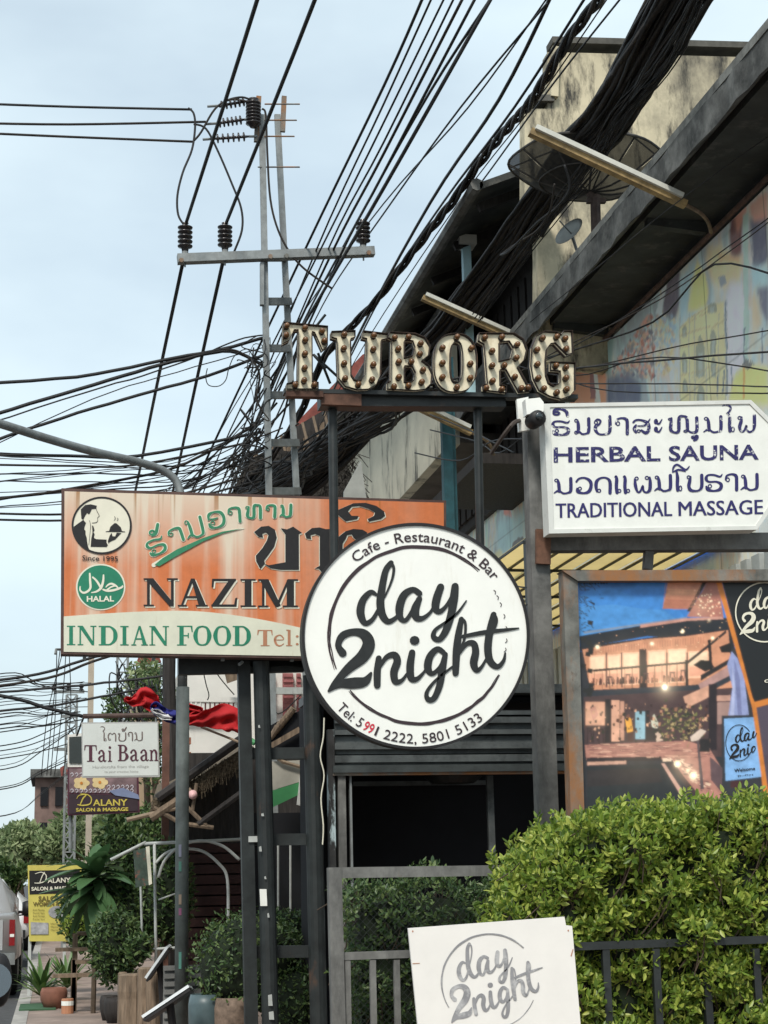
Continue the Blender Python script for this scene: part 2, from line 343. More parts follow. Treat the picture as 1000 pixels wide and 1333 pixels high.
SCRIPT = [
 [(275,222,14),(250,212,24),(215,250,32),(205,305,36),(225,350,26),(258,335,20),(285,290,16)],
 [(342,80,24),(318,115,28),(302,190,32),(294,260,36),(304,315,34),(330,343,26),(365,325,18),(392,290,12)],
 [(338,80,14),(354,100,13),(348,150,11),(322,215,9),(300,255,9)],
 [(470,217,26),(440,200,26),(400,225,34),(380,280,36),(384,325,28),(407,338,20),(435,300,18),(465,240,18)],
 [(470,240,24),(450,290,38),(457,325,32),(485,328,22),(520,300,14),(540,260,12)],
 [(565,188,32),(547,240,36),(542,283,34),(562,298,24),(592,270,16),(620,220,14)],
 [(630,185,32),(624,240,38),(612,310,34),(590,380,32),(560,423,26),(533,412,24),(542,380,17),(590,345,13),(640,305,12),(680,250,6)],
 [(125,485,36),(105,450,28),(125,407,34),(175,390,32),(222,402,46),(242,445,56),(215,500,56),(150,555,42),(90,620,26),(62,655,10)],
 [(62,657,8),(110,625,34),(170,620,50),(225,612,42),(252,575,12)],
 [(287,508,26),(280,570,32),(280,630,30)], [(285,560,12),(320,505,22),(357,493,30),(370,522,34),(355,570,34),(362,612,30),(390,608,18),(415,575,10)],
 [(446,428,40),(450,428,40)], [(437,482,28),(428,540,34),(432,595,32),(457,602,22),(490,570,12),(505,540,10)],
 [(578,482,22),(550,467,26),(517,500,32),(507,550,34),(527,577,22),(560,550,17),(583,505,17)],
 [(586,490,22),(572,560,32),(560,630,30),(535,688,26),(508,692,24),(503,660,17),(540,610,13),(600,560,11),(640,530,9)],
 [(658,332,22),(645,400,30),(636,480,34),(632,575,28)], [(662,332,13),(676,352,12),(672,420,11),(650,470,9)],
 [(640,500,11),(680,445,20),(713,442,28),(722,480,32),(713,530,34),(727,562,24),(750,545,14),(775,500,10)],
 [(803,312,26),(787,380,32),(777,460,34),(787,520,32),(820,546,24),(847,520,16),(855,485,8)],
 [(805,310,15),(816,340,13),(800,390,11),(780,430,9)], [(665,410,16),(760,392,20),(860,380,14),(915,373,6)],
]
def script(pen, T):
    for st_ in SCRIPT: pen.stroke(st_, T, n=5)
TS = Aff([(0,0),(1000,0),(0,1000)], [(410,710),(700,710),(410,1000)])
def zm(x0, y0, k):
    f = Aff([(0,0),(1,0),(0,1)], [(x0,y0),(x0+1/k,y0),(x0,y0+1/k)]); return f

# ---- hand-painted flat pictures (poster print, mural): colours laid on a fine grid of vertices
import numpy as np
class Canvas:
    def __init__(s, w_, h_, col, seed=1): s.a = np.ones((h_, w_, 3))*np.array(col); s.h, s.w = h_, w_; s.rg = np.random.RandomState(seed)
    def blur(s, m, r):
        for ax_ in (0, 1):
            for _ in range(2):
                k = int(r)
                if k < 1: continue
                p = np.pad(m, [(k, k) if i == ax_ else (0, 0) for i in range(m.ndim)], 'edge'); c = np.cumsum(p, axis=ax_); z = np.zeros_like(np.take(c, [0], axis=ax_)); c = np.concatenate([z, c], axis=ax_)
                n = m.shape[ax_]; m = (np.take(c, range(2*k+1, n+2*k+1), axis=ax_)-np.take(c, range(0, n), axis=ax_))/(2*k+1)
        return m
    def poly(s, pts, col, soft=0, al=1.0, tex=0):
        pts = np.array(pts, float); m_ = int(soft)*2+2
        x0, y0 = np.floor(pts.min(0)).astype(int)-m_; x1, y1 = np.ceil(pts.max(0)).astype(int)+m_+1
        x0, y0 = max(0, x0), max(0, y0); x1, y1 = min(s.w, x1), min(s.h, y1)
        if x1 <= x0 or y1 <= y0: return
        acc = np.zeros((y1-y0, x1-x0))
        for ox, oy in ((.25,.25),(.75,.25),(.25,.75),(.75,.75)):
            X, Y_ = np.meshgrid(np.arange(x0, x1)+ox, np.arange(y0, y1)+oy); ins = np.zeros(X.shape, bool)
            for (ax_, ay_), (bx_, by_) in zip(pts, np.roll(pts, -1, 0)):
                if ay_ == by_: continue
                ins ^= ((ay_ > Y_) != (by_ > Y_)) & (X < (bx_-ax_)*(Y_-ay_)/(by_-ay_)+ax_)
            acc += ins*.25
        if soft >= 1: acc = s.blur(acc, soft)
        acc = acc[..., None]*al; c = np.array(col)
        if tex: acc = acc*np.clip(1-tex+tex*2*s.fbm(y1-y0, x1-x0, 6)[..., None], 0, 1)
        s.a[y0:y1, x0:x1] = s.a[y0:y1, x0:x1]*(1-acc)+c*acc
    def glow(s, x, y, r, col, k=1.0):
        Y_, X = np.mgrid[0:s.h, 0:s.w]; g = np.exp(-((X-x)**2+(Y_-y)**2)/(2*r*r))[..., None]*k; s.a = s.a*(1-.3*g)+np.array(col)*g
    def fbm(s, h_, w_, cell, oct_=4, stretch=1):
        o = np.zeros((h_, w_)); amp = 1; tot = 0; c = cell
        for _ in range(oct_):
            gh, gw = int(h_/(c*stretch))+3, int(w_/c)+3; g = s.rg.rand(gh, gw)
            yy = np.arange(h_)/(c*stretch); xx_ = np.arange(w_)/c; yi, xi = yy.astype(int), xx_.astype(int); fy, fx = yy-yi, xx_-xi; fy = fy*fy*(3-2*fy); fx = fx*fx*(3-2*fx)
            fy = fy[:, None]; fx = fx[None]; a = g[np.ix_(yi, xi)]; b = g[np.ix_(yi, xi+1)]; c_ = g[np.ix_(yi+1, xi)]; d_ = g[np.ix_(yi+1, xi+1)]
            o += amp*((a*(1-fx)+b*fx)*(1-fy)+(c_*(1-fx)+d_*fx)*fy); tot += amp; amp *= .55; c = max(1.0, c/2)
        return o/tot
    def warp(s, amt, cell):
        dx = (s.fbm(s.h, s.w, cell)-.5)*2*amt; dy = (s.fbm(s.h, s.w, cell)-.5)*2*amt; Y_, X = np.mgrid[0:s.h, 0:s.w]
        s.a = s.a[np.clip((Y_+dy).round().astype(int), 0, s.h-1), np.clip((X+dx).round().astype(int), 0, s.w-1)]
    def mesh(s, name, fn, parent, rough=.5):
        """fn(i, j) -> world point of canvas cell (column, row)"""
        jj, ii = np.mgrid[0:s.h, 0:s.w]; P_ = fn(ii.ravel().astype(float), jj.ravel().astype(float)); o0 = np.array(wloc(parent)); P_ = P_-o0
        me = bpy.data.meshes.new(name); idx = np.arange(s.h*s.w).reshape(s.h, s.w); q = np.stack([idx[:-1,:-1], idx[1:,:-1], idx[1:,1:], idx[:-1,1:]], -1).reshape(-1, 4)
        me.vertices.add(len(P_)); me.vertices.foreach_set('co', P_.ravel()); me.loops.add(q.size); me.loops.foreach_set('vertex_index', q.ravel()); me.polygons.add(len(q)); me.polygons.foreach_set('loop_start', np.arange(len(q))*4); me.polygons.foreach_set('loop_total', np.full(len(q), 4)); me.update(calc_edges=True)
        at_ = me.color_attributes.new('paint', 'FLOAT_COLOR', 'POINT'); at_.data.foreach_set('color', np.concatenate([np.clip(s.a, 0, 1).reshape(-1, 3), np.ones((s.h*s.w, 1))], 1).ravel())
        m = bpy.data.materials.new(name); m.use_nodes = True; b = m.node_tree.nodes['Principled BSDF']; n = N(m.node_tree, 'ShaderNodeVertexColor'); n.layer_name = 'paint'; m.node_tree.links.new(n.outputs[0], b.inputs['Base Color']); b.inputs['Roughness'].default_value = rough
        me.materials.append(m); o = bpy.data.objects.new(name, me); COL.objects.link(o); o.parent = parent; return o
# ------------------------------------------------------------------ materials
K = {}
K['asphalt'] = mat('asphalt', (.07,.07,.072), .9, .2, 6, bump=.3)
K['paving'] = mat('paving', (.34,.26,.22), .85, .2, 2.5, stain=((.2,.16,.14), .5, .75, 1.2, (1,1,1)))
K['kerb'] = mat('kerb', (.4,.38,.35), .85, .2, 5)
K['black'] = mat('black_paint', (.022,.027,.027), .5, .3, 5, bump=.15, stain=((.11,.055,.03), .62, .78, 3, (1,1,.5)))
K['blackp'] = mat('black_print', (.012,.011,.012), .55, .2, 30)
K['script'] = mat('black_vinyl', (.018,.02,.02), .45, .2, 20)
K['galv'] = mat('galvanised_steel', (.26,.28,.28), .55, .15, 8, metal=.35, stain=((.13,.12,.11), .5, .8, 4, (1,1,.3)))
K['postgrey'] = mat('old_grey_steel', (.19,.19,.18), .8, .3, 3.5, bump=.3, stain=[((.06,.06,.058), .48, .68, 3, (1,1,.35)), ((.2,.1,.05), .66, .8, 4, (1,1,.6))])
K['rust'] = mat('rusty_frame', (.2,.2,.18), .75, .3, 4, bump=.3, stain=[((.27,.12,.045), .42, .58, 1.7, (1,1,.5)), ((.07,.05,.04), .6, .7, 6, (1,1,.5))])
K['white'] = mat('white_panel', (.78,.79,.74), .35, .04, 6, stain=((.62,.62,.55), .55, .9, 2, (1,1,.5)))
K['acryl'] = mat('white_acrylic', (.84,.84,.79), .28, .03, 3, spec=.5, stain=((.66,.64,.56), .56, .8, 2.2, (2.2,1,.45)))
K['board'] = mat('white_board', (.74,.72,.68), .6, .03, 5, stain=((.6,.57,.5), .66, .85, 6, (1,1,1)))
K['alu'] = mat('aluminium_trim', (.5,.5,.48), .45, .1, 8, metal=.3)
K['navy'] = mat('worn_navy_print', (.022,.02,.11), .6, .1, 12, stain=((.7,.71,.68), .57, .63, 30, (1,1,1)))
K['navy2'] = mat('navy_print', (.022,.02,.12), .6, .1, 12, stain=((.7,.71,.68), .70, .76, 30, (1,1,1)))
K['cable'] = mat('cable_black', (.013,.013,.014), .6, .3, 20)
K['cable2'] = mat('cable_faded', (.035,.035,.037), .75, .3, 12)
K['cable3'] = mat('cable_dusty_brown', (.03,.024,.02), .8, .3, 9)
K['conc'] = mat('dark_concrete', (.16,.16,.15), .9, .3, 3, bump=.5, stain=((.035,.036,.034), .42, .62, 2.2, (1,1,1)))
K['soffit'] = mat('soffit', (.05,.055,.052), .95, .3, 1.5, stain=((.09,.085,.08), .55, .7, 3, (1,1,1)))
K['cream'] = mat('cream_render', (.68,.60,.42), .9, .12, 1.2, bump=.2, stain=[((.17,.155,.12), .42, .66, .9, (1,1,.7)), ((.05,.048,.042), .50, .64, 2.4, (1.6,1.6,.4))])
K['cream2'] = mat('cream_parapet', (.62,.58,.46), .9, .1, 1.2, stain=[((.06,.06,.055), .53, .68, 1.8, (1,1,.35))])
K['darkwood'] = mat('dark_wood', (.035,.03,.028), .8, .3, 6, st=(4,4,.6), bump=.3)
K['wood'] = mat('old_wood', (.22,.16,.11), .85, .3, 5, st=(5,5,.7), bump=.3)
K['thatch'] = mat('thatch', (.17,.13,.085), .95, .4, 20, st=(1,1,3), bump=.6)
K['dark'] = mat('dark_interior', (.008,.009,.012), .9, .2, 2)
K['bluecol'] = mat('pale_blue_paint', (.42,.62,.68), .6, .1, 5)
K['teal'] = mat('teal_paint', (.02,.09,.11), .5, .2, 5)
K['tubeb'] = mat('lamp_tube', (.6,.6,.54), .35, .1, 5)
K['tubeh'] = mat('lamp_housing', (.36,.25,.11), .6, .3, 8)
K['orangeedge'] = mat('sign_edge', (.10,.055,.045), .7, .3, 6)
K['letterface'] = mat('letter_face', (.80,.73,.54), .6, .08, 4, stain=[((.40,.30,.17), .52, .74, 6, (1,1,.5)), ((.16,.07,.03), .60, .72, 10, (1,1,.4))])
K['letterrim'] = mat('letter_rim', (.055,.035,.028), .7, .4, 8, stain=((.22,.1,.045), .6, .75, 7, (1,1,1)))
K['bulb'] = mat('amber_bulb', (.20,.085,.025), .25, .4, 40, spec=.6)
K['socket'] = mat('bulb_socket', (.03,.018,.012), .6, .2, 10)
K['insul'] = mat('insulator_glaze', (.035,.028,.028), .25, .2, 6, spec=.6)
K['soil'] = mat('soil', (.05,.04,.03), .95, .3, 9)
K['terra'] = mat('terracotta', (.24,.10,.065), .8, .2, 5)
K['stem'] = mat('twig', (.09,.065,.045), .9, .2, 8)
K['leafy'] = mat('hedge_leaf', (.2,.29,.04), .4, .2, 8, island=((.035,.08,.018), (.55,.58,.13), (.20,.30,.04)), trans=.35)
K['leafb'] = mat('hedge_leaf_bright', (.3,.4,.06), .36, .2, 8, island=((.22,.33,.04), (.48,.55,.12), (.3,.42,.06)), trans=.35)
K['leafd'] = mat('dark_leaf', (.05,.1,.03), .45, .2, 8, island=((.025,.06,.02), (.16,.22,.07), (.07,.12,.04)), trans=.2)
K['leafm'] = mat('street_tree_leaf', (.14,.2,.08), .6, .2, 8, island=((.09,.14,.06), (.42,.47,.26), (.22,.29,.13)), trans=.25)
K['leafbig'] = mat('big_leaf', (.06,.15,.06), .4, .2, 5, island=((.045,.11,.045), (.12,.22,.09)), trans=.25)
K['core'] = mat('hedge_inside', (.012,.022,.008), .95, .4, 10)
K['green'] = mat('green_paint', (.06,.27,.10), .6, .1, 5)
K['plaster'] = mat('white_house', (.75,.73,.68), .85, .05, 2, stain=((.5,.46,.4), .6, .85, 2, (1,1,.5)))
K['pink'] = mat('pink_shutter', (.5,.2,.19), .7, .2, 8)
K['brick'] = mat('brick_red', (.32,.13,.08), .9, .25, 12)
K['redroof'] = mat('red_roof', (.24,.065,.05), .8, .25, 5)
K['corr'] = mat('pale_sheet', (.42,.44,.42), .6, .12, 3, stain=((.2,.2,.19), .55, .75, 2, (3,1,.3)))
K['shut'] = mat('grey_slats', (.13,.145,.145), .5, .2, 4, metal=.3, stain=((.05,.055,.055), .5, .7, 5, (1,1,1)))
K['yellowsheet'] = mat('yellow_translucent_sheet', (.92,.82,.55), .5, .05, 2, trans=.8)
K['bluesheet'] = mat('blue_translucent_sheet', (.25,.42,.8), .5, .05, 2, trans=.8)
K['silver'] = mat('silver_car_paint', (.5,.5,.5), .3, .03, 3, metal=.5)
K['whitecar'] = mat('white_car_paint', (.75,.76,.77), .3, .02, 3)
K['blackcar'] = mat('black_car_paint', (.015,.016,.018), .2, .02, 3, spec=.6)
K['glass'] = mat('dark_glass', (.02,.03,.035), .08, .1, 2, spec=.8)
K['rubber'] = mat('rubber', (.018,.018,.018), .85, .2, 9)
K['redl'] = mat('red_lens', (.22,.01,.012), .2, .1, 5)
K['red'] = mat('flag_red', (.62,.025,.03), .75, .08, 6, trans=.25)
K['blue'] = mat('flag_blue', (.03,.035,.24), .75, .08, 6, trans=.2)
K['fwhite'] = mat('flag_white', (.8,.8,.8), .75, .03, 6, trans=.2)
K['maroon'] = mat('maroon_print', (.085,.022,.04), .6, .1, 10)
K['greyp'] = mat('grey_print', (.33,.33,.33), .6, .1, 10)
K['greyscript'] = mat('grey_vinyl', (.27,.27,.28), .5, .12, 14, stain=((.42,.42,.42), .5, .6, 9, (1,1,1)))
K['gold'] = mat('gold_print', (.62,.5,.09), .5, .1, 10)
K['ysign'] = mat('yellow_sign', (.6,.52,.12), .6, .08, 6)
K['dgreen'] = mat('green_print', (.012,.20,.11), .55, .1, 10)
K['fgreen'] = mat('faded_green_print', (.03,.22,.11), .6, .1, 10, stain=((.45,.5,.36), .6, .75, 5, (6,1,.6)))
K['creamp'] = mat('cream_print', (.74,.71,.58), .6, .05, 6)
K['beigep'] = mat('sign_cream_band', (.66,.66,.53), .6, .06, 4, stain=((.5,.42,.3), .6, .8, 3, (5,1,.4)))
K['tan'] = mat('tan_print', (.44,.2,.11), .6, .1, 8)
K['redp'] = mat('red_print', (.6,.02,.05), .6, .1, 8)
K['bamboo'] = mat('bamboo', (.30,.22,.15), .7, .2, 7)
K['whitemetal'] = mat('white_tube', (.5,.52,.5), .5, .15, 7)
# worn orange print: pale vertical streaks where sun and rain have bleached the vinyl, rust runs from the top edge
def orange_print():
    m = mat('bleached_orange_print', (.60,.17,.055), .6, .08, 9)
    t = m.node_tree; b = t.nodes['Principled BSDF']; L = t.links.new
    src = b.inputs['Base Color'].links[0].from_socket
    tcn = N(t, 'ShaderNodeTexCoord'); sep = N(t, 'ShaderNodeSeparateXYZ'); L(tcn.outputs['Object'], sep.inputs[0])
    def streak(sx, sz, sc, lo, hi):
        mp_ = N(t, 'ShaderNodeMapping'); mp_.inputs['Scale'].default_value = (sx, 1, sz); L(tcn.outputs['Object'], mp_.inputs[0])
        n_ = N(t, 'ShaderNodeTexNoise'); n_.inputs['Scale'].default_value = sc; n_.inputs['Detail'].default_value = 5; L(mp_.outputs[0], n_.inputs['Vector'])
        r_ = N(t, 'ShaderNodeMapRange'); r_.inputs[1].default_value = lo; r_.inputs[2].default_value = hi; L(n_.outputs[0], r_.inputs[0]); return r_.outputs[0]
    def math_(op, a, b_):
        q = N(t, 'ShaderNodeMath'); q.operation = op; q.use_clamp = True
        for i, x in ((0, a), (1, b_)):
            if isinstance(x, (int, float)): q.inputs[i].default_value = x
            else: L(x, q.inputs[i])
        return q.outputs[0]
    def grad(sock, a, b_):
        r_ = N(t, 'ShaderNodeMapRange'); r_.inputs[1].default_value = a; r_.inputs[2].default_value = b_; L(sock, r_.inputs[0]); return r_.outputs[0]
    s1 = streak(6, .16, 1.0, .44, .66)
    top = grad(sep.outputs[2], .75, 1.42)           # more bleaching near the top edge (object space, metres)
    lef = grad(sep.outputs[0], 2.55, 1.5)
    top = math_('MULTIPLY', top, lef)
    f = math_('ADD', math_('MULTIPLY', s1, .8), math_('MULTIPLY', top, .9))
    f = math_('MULTIPLY', f, math_('ADD', lef, .12))
    mxn = N(t, 'ShaderNodeMixRGB'); L(f, mxn.inputs[0]); L(src, mxn.inputs[1]); mxn.inputs[2].default_value = (.66,.56,.44,1)
    ru = math_('MULTIPLY', streak(14, .2, 1.0, .58, .66), grad(sep.outputs[2], 1.05, 1.5))
    mx2 = N(t, 'ShaderNodeMixRGB'); L(ru, mx2.inputs[0]); L(mxn.outputs[0], mx2.inputs[1]); mx2.inputs[2].default_value = (.30,.12,.02,1)
    L(mx2.outputs[0], b.inputs['Base Color']); return m
K['orange'] = orange_print()
def flat(name, c): return mat(name, c, .55, .06, 7)

# ------------------------------------------------------------------ ground
def grd(name, x0, x1, y0, y1, z, m, zb=None):
    b = MB()
    if zb is None: b.add([(x0,y0,z),(x1,y0,z),(x1,y1,z),(x0,y1,z)], [(0,1,2,3)])
    else: b.span((x0,y0,zb), (x1,y1,z))
    return setting(b.build(name, m))
grd('ground', -600, 600, -200, 1500, 0, K['asphalt'])
grd('pavement', -.26, 12, -5, 120, .125, K['paving'], .004)
grd('kerb', -.42, -.262, -5, 120, .13, K['kerb'], .004)
bl = MB()
for k in range(30): bl.span((-3.7, k*7, .004), (-3.55, k*7+3, .006))
setting(bl.build('road_marking', mat('road_paint', (.6,.6,.57), .8, .15, 6)))

def foliage(mb, n, fn, size, dirfn=None, aspect=.45, fold=.25):
    for _ in range(n):
        p = fn()
        if p is None: continue
        p = Vector(p); s = size*random.uniform(.65, 1.25)
        d_ = Vector((random.gauss(0,1), random.gauss(0,1), random.gauss(.5,.8))) if dirfn is None else dirfn(p)
        d_.normalize(); sd = d_.cross(Vector((random.gauss(0,1), random.gauss(0,1), random.gauss(0,1))))
        if sd.length < .01: continue
        sd.normalize(); nn = d_.cross(sd)
        a = p; b = p+d_*s; l1 = p+d_*s*.35+sd*s*aspect*.5+nn*s*fold*.3; l2 = p+d_*s*.35-sd*s*aspect*.5+nn*s*fold*.3
        r1 = p+d_*s*.72+sd*s*aspect*.36+nn*s*fold*.25; r2 = p+d_*s*.72-sd*s*aspect*.36+nn*s*fold*.25
        mb.add([a, l1, r1, b, r2, l2], [(0,1,2,3), (0,3,4,5)])
def cloud(c, r, shell=.55, blobs=None):
    c = Vector(c); bl_ = blobs
    def fn():
        while True:
            v = Vector((random.uniform(-1,1), random.uniform(-1,1), random.uniform(-1,1)))
            if shell < v.length < 1: break
        return c + Vector((v.x*r[0], v.y*r[1], v.z*r[2]))*random.uniform(.88,1.1)
    return fn
def tree(name, label, cat, base, h, cr_, lm, n, size, group=None, blobs=7, trunk_h=.5, seed=1):
    random.seed(seed)
    t = thing(name, label, cat, base, group); base = Vector(base)
    tb = MB(); top = base+Vector((0,0,h*trunk_h))
    tb.tube([base, base.lerp(top,.5)+Vector((.03*h,0,0)), top], 0, 7, radii=[.035*h,.028*h,.02*h])
    cb = MB()
    cen = []
    for k in range(blobs):
        a = random.uniform(0, 6.28); q = random.uniform(.2,.75)
        c = base+Vector((math.cos(a)*cr_[0]*q, math.sin(a)*cr_[1]*q, h-cr_[2]+random.uniform(-.7,.75)*cr_[2])); rr = random.uniform(.32,.55)
        cen.append((c, rr)); tb.tube([top-Vector((0,0,.1*h)), top.lerp(c,.5)+Vector((0,0,.02*h)), c], 0, 5, radii=[.014*h,.01*h,.004*h])
    for c, rr in cen: foliage(cb, n//blobs, cloud(c, [x*rr for x in cr_], .3), size)
    tb.build('trunk', K['stem'], t, True); stuff(cb.build('crown', lm, t))
    return t
def bush(name, label, cat, c, r, lm, n, size, group=None, core=True, seed=3):
    random.seed(seed)
    t = thing(name, label, cat, (c[0], c[1], c[2]-r[2]), group); cb = MB(); c = Vector(c)
    foliage(cb, n, cloud(c, r, .72), size); stuff(cb.build('foliage', lm, t))
    if core:
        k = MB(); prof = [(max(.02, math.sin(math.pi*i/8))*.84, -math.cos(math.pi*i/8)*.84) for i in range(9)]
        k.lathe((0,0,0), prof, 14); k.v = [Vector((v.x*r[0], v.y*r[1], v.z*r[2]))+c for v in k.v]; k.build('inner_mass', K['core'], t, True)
    return t

# ------------------------------------------------------------------ right-hand buildings
# long painted wall under the canopy, along the street at x = 7
hX = 7.0
topm = ax(1000, 240, hX).z
b = MB(); b.span((7.0, 14, 4.2), (7.25, 34, topm-.01))
wl = thing('mural_wall', 'long wall along the street painted with a faded pastel mural, under the dark canopy', 'wall', (7,14,0))
b.build('wall', K['plaster'], wl)
MC = .021; mY0, mY1 = 14.6, 33.6; mu = Canvas(int((mY1-mY0)/MC), int((topm-.02-4.21)/MC), (.50,.62,.64), 9)
H2_, W2_ = mu.h, mu.w
pal = np.array([(.22,.26,.32),(.34,.50,.52),(.52,.66,.70),(.66,.70,.62),(.72,.62,.42),(.64,.68,.72),(.70,.50,.38),(.50,.60,.66),(.68,.66,.62)])
f_ = np.clip((mu.fbm(H2_, W2_, 26, 5, 2.2)-.28)/.44, 0, .999)*(len(pal)-1); i_ = f_.astype(int); fr_ = (f_-i_)[..., None]; mu.a = pal[i_]*(1-fr_)+pal[np.minimum(i_+1, len(pal)-1)]*fr_
mu.a = mu.a*.45+np.array((.58,.64,.64))*.55
def mw(px, py): p = ax(px, py, 7.0); return ((p.y-mY0)/MC, (topm-.02-p.z)/MC)
M4 = lambda x, y: mw(740+x/3.846, 230+y/3.846)
def mp4(c, pts, soft=1, al=.85, tex=.5): mu.poly([M4(*p) for p in pts], c, {0:0,1:0,2:1,3:2,4:3}[soft], min(1, al*1.12), tex*.4)
mp4((.72,.36,.24), [(10,980),(100,900),(200,810),(190,1150),(10,1150)], 2); mp4((.78,.72,.68), [(105,890),(140,930),(165,1140),(135,1140),(125,980)], 1); mp4((.34,.2,.2), [(108,950),(125,960),(140,1120),(112,1120)], 1)
mp4((.36,.50,.50), [(195,830),(230,790),(215,1000),(185,1000)], 2)
for k in range(420):
    x, y = mu.rg.uniform(215,420), mu.rg.uniform(700,1010)
    if y > 1000-(x-180)*1.4: s_ = mu.rg.uniform(6,26); mp4([(.50,.22,.18),(.20,.20,.24),(.66,.50,.36),(.42,.34,.30),(.70,.42,.34),(.30,.32,.36)][mu.rg.randint(6)], [(x,y),(x+s_*.6,y-s_*.5),(x+s_,y+s_*.3),(x+s_*.4,y+s_)], 1, .7, 0)
mp4((.17,.19,.26), [(195,1010),(300,990),(370,1040),(365,1160),(190,1160)], 3); mp4((.66,.74,.76), [(440,690),(490,530),(500,560),(465,720)], 1); mp4((.20,.18,.21), [(500,520),(560,480),(560,640),(535,730),(475,725),(480,620)], 2, .9); mp4((.42,.60,.62), [(460,730),(560,740),(560,800),(480,840)], 4)
for k in range(160):
    x, y = mu.rg.uniform(425,520), mu.rg.uniform(700,1000); s_ = mu.rg.uniform(8,26); mp4([(.66,.56,.34),(.48,.38,.32),(.40,.50,.60),(.72,.66,.5)][mu.rg.randint(4)], [(x,y),(x+s_*.5,y-s_*.5),(x+s_,y+s_*.3),(x+s_*.4,y+s_)], 1, .6, 0)
mp4((.76,.68,.34), [(645,425),(690,500),(705,600),(690,660),(600,690),(610,560)], 2, .9); mp4((.44,.60,.66), [(560,520),(640,420),(620,560),(590,700),(560,760)], 3, .7)
mp4((.74,.62,.40), [(690,365),(760,350),(870,420),(860,520),(790,560),(720,540),(690,440)], 3, .8); mp4((.78,.48,.30), [(740,370),(860,420),(855,450),(760,420)], 2, .7); mp4((.34,.38,.42), [(755,510),(785,500),(795,540),(770,560)], 1)
mp4((.72,.66,.42), [(560,770),(600,720),(700,650),(785,640),(795,1160),(560,1160)], 1, .85, .3)
mp4((.70,.68,.74), [(795,550),(880,560),(885,1010),(800,1060)], 3, .85)
for x, y, w2, h2 in ((640,1010,45,210),(712,900,28,140),(572,990,26,110),(716,1010,24,100),(574,1090,24,70),(645,1160,40,110),(700,690,42,50),(575,810,20,60)):
    mp4((.33,.36,.32), [(x,y),(x,y-h2*.7),(x+w2*.25,y-h2*.93),(x+w2*.5,y-h2),(x+w2*.75,y-h2*.93),(x+w2,y-h2*.7),(x+w2,y)], 0, .75, .2); mp4((.50,.56,.54), [(x+w2*.3,y),(x+w2*.3,y-h2*.6),(x+w2*.75,y-h2*.6),(x+w2*.75,y)], 1, .6, .2)
for y0_, y1_, x0_, x1_ in ((760,680,560,700),(800,730,560,790),(860,800,560,790),(1000,950,560,790),(720,660,600,700)): mp4((.46,.40,.26), [(x0_,y0_),(x1_,y1_),(x1_,y1_+6),(x0_,y0_+6)], 0, .7, .2)
for x in (560,606,632,690,750,786): mp4((.40,.44,.44), [(x,700),(x+5,696),(x+5,1160),(x,1160)], 0, .55, .2)
mp4((.25,.15,.15), [(808,240),(840,200),(875,190),(868,390),(845,415),(815,400)], 2, .9); mp4((.66,.36,.28), [(830,170),(900,130),(890,200),(850,290),(835,240)], 2, .8); mp4((.48,.62,.56), [(876,200),(902,190),(905,1000),(880,1000)], 1, .75, .3)
mp4((.20,.20,.25), [(908,220),(995,190),(1003,440),(960,475),(925,460)], 2, .92); mp4((.72,.40,.32), [(905,150),(1000,70),(1000,220),(930,230)], 2, .8); mp4((.48,.68,.72), [(905,460),(1003,470),(1003,570),(930,560)], 3, .8); mp4((.22,.22,.28), [(945,570),(1003,560),(1003,760),(965,680)], 2, .85); mp4((.70,.56,.38), [(915,600),(950,620),(975,740),(940,800),(920,720)], 3, .7)
for x, y0_, y1_ in ((970,770,940),(880,780,950),(790,640,1100),(745,1000,1110),(815,960,1080),(775,980,1090)): mp4((.22,.26,.32), [(x,y0_),(x+7,y0_-5),(x+7,y1_),(x,y1_)], 0, .8, .1)
for k in range(7): mp4((.36,.42,.42), [(600,1100-k*14),(900,870-k*6),(900,873-k*6),(600,1104-k*14)], 0, .4, .2)
mp4((.80,.70,.34), [(800,1150),(830,1000),(880,955),(940,950),(1000,960),(1003,1150)], 2, .92, .3); mp4((.62,.36,.18), [(872,960),(882,960),(886,1120),(876,1120)], 1, .7); mp4((.2,.2,.22), [(865,950),(890,930),(935,945),(900,975)], 1, .8)
mp4((.55,.52,.56), [(795,250),(740,300),(700,370),(760,330)], 3, .6)
P8 = lambda x, y: mw(580+x/3.417, 540+y/3.417)
def mp8(c, pts, soft=1, al=.8, tex=.4): mu.poly([P8(*p) for p in pts], c, {0:0,1:0,2:1,3:2,4:3}[soft], min(1, al*1.1), tex*.5)
for k in range(34):
    x = mu.rg.uniform(15,345); yt = 380-x; y = yt+mu.rg.uniform(0,180); w2 = mu.rg.uniform(3,12); mp8([(.44,.60,.60),(.66,.70,.50),(.70,.68,.72),(.40,.50,.56),(.74,.62,.48),(.50,.66,.56)][mu.rg.randint(6)], [(x,y),(x+w2,y-10),(x+w2,y+mu.rg.uniform(120,300)),(x,y+260)], 1, .6)
mp8((.70,.34,.28), [(262,290),(285,300),(282,400),(300,470),(262,440)], 1, .8); mp8((.74,.60,.42), [(290,180),(340,140),(345,420),(310,400)], 2, .7); mp8((.50,.70,.74), [(230,480),(350,440),(350,600),(240,640)], 4, .7)
mp8((.26,.27,.29), [(285,760),(285,640),(300,575),(325,550),(352,555),(356,780)], 1, .9, .1); mp8((.76,.68,.40), [(293,730),(296,640),(312,598),(335,590),(352,610),(354,780)], 1, .95, .2); mp8((.72,.68,.42), [(220,620),(250,600),(262,660),(235,680)], 2, .7)
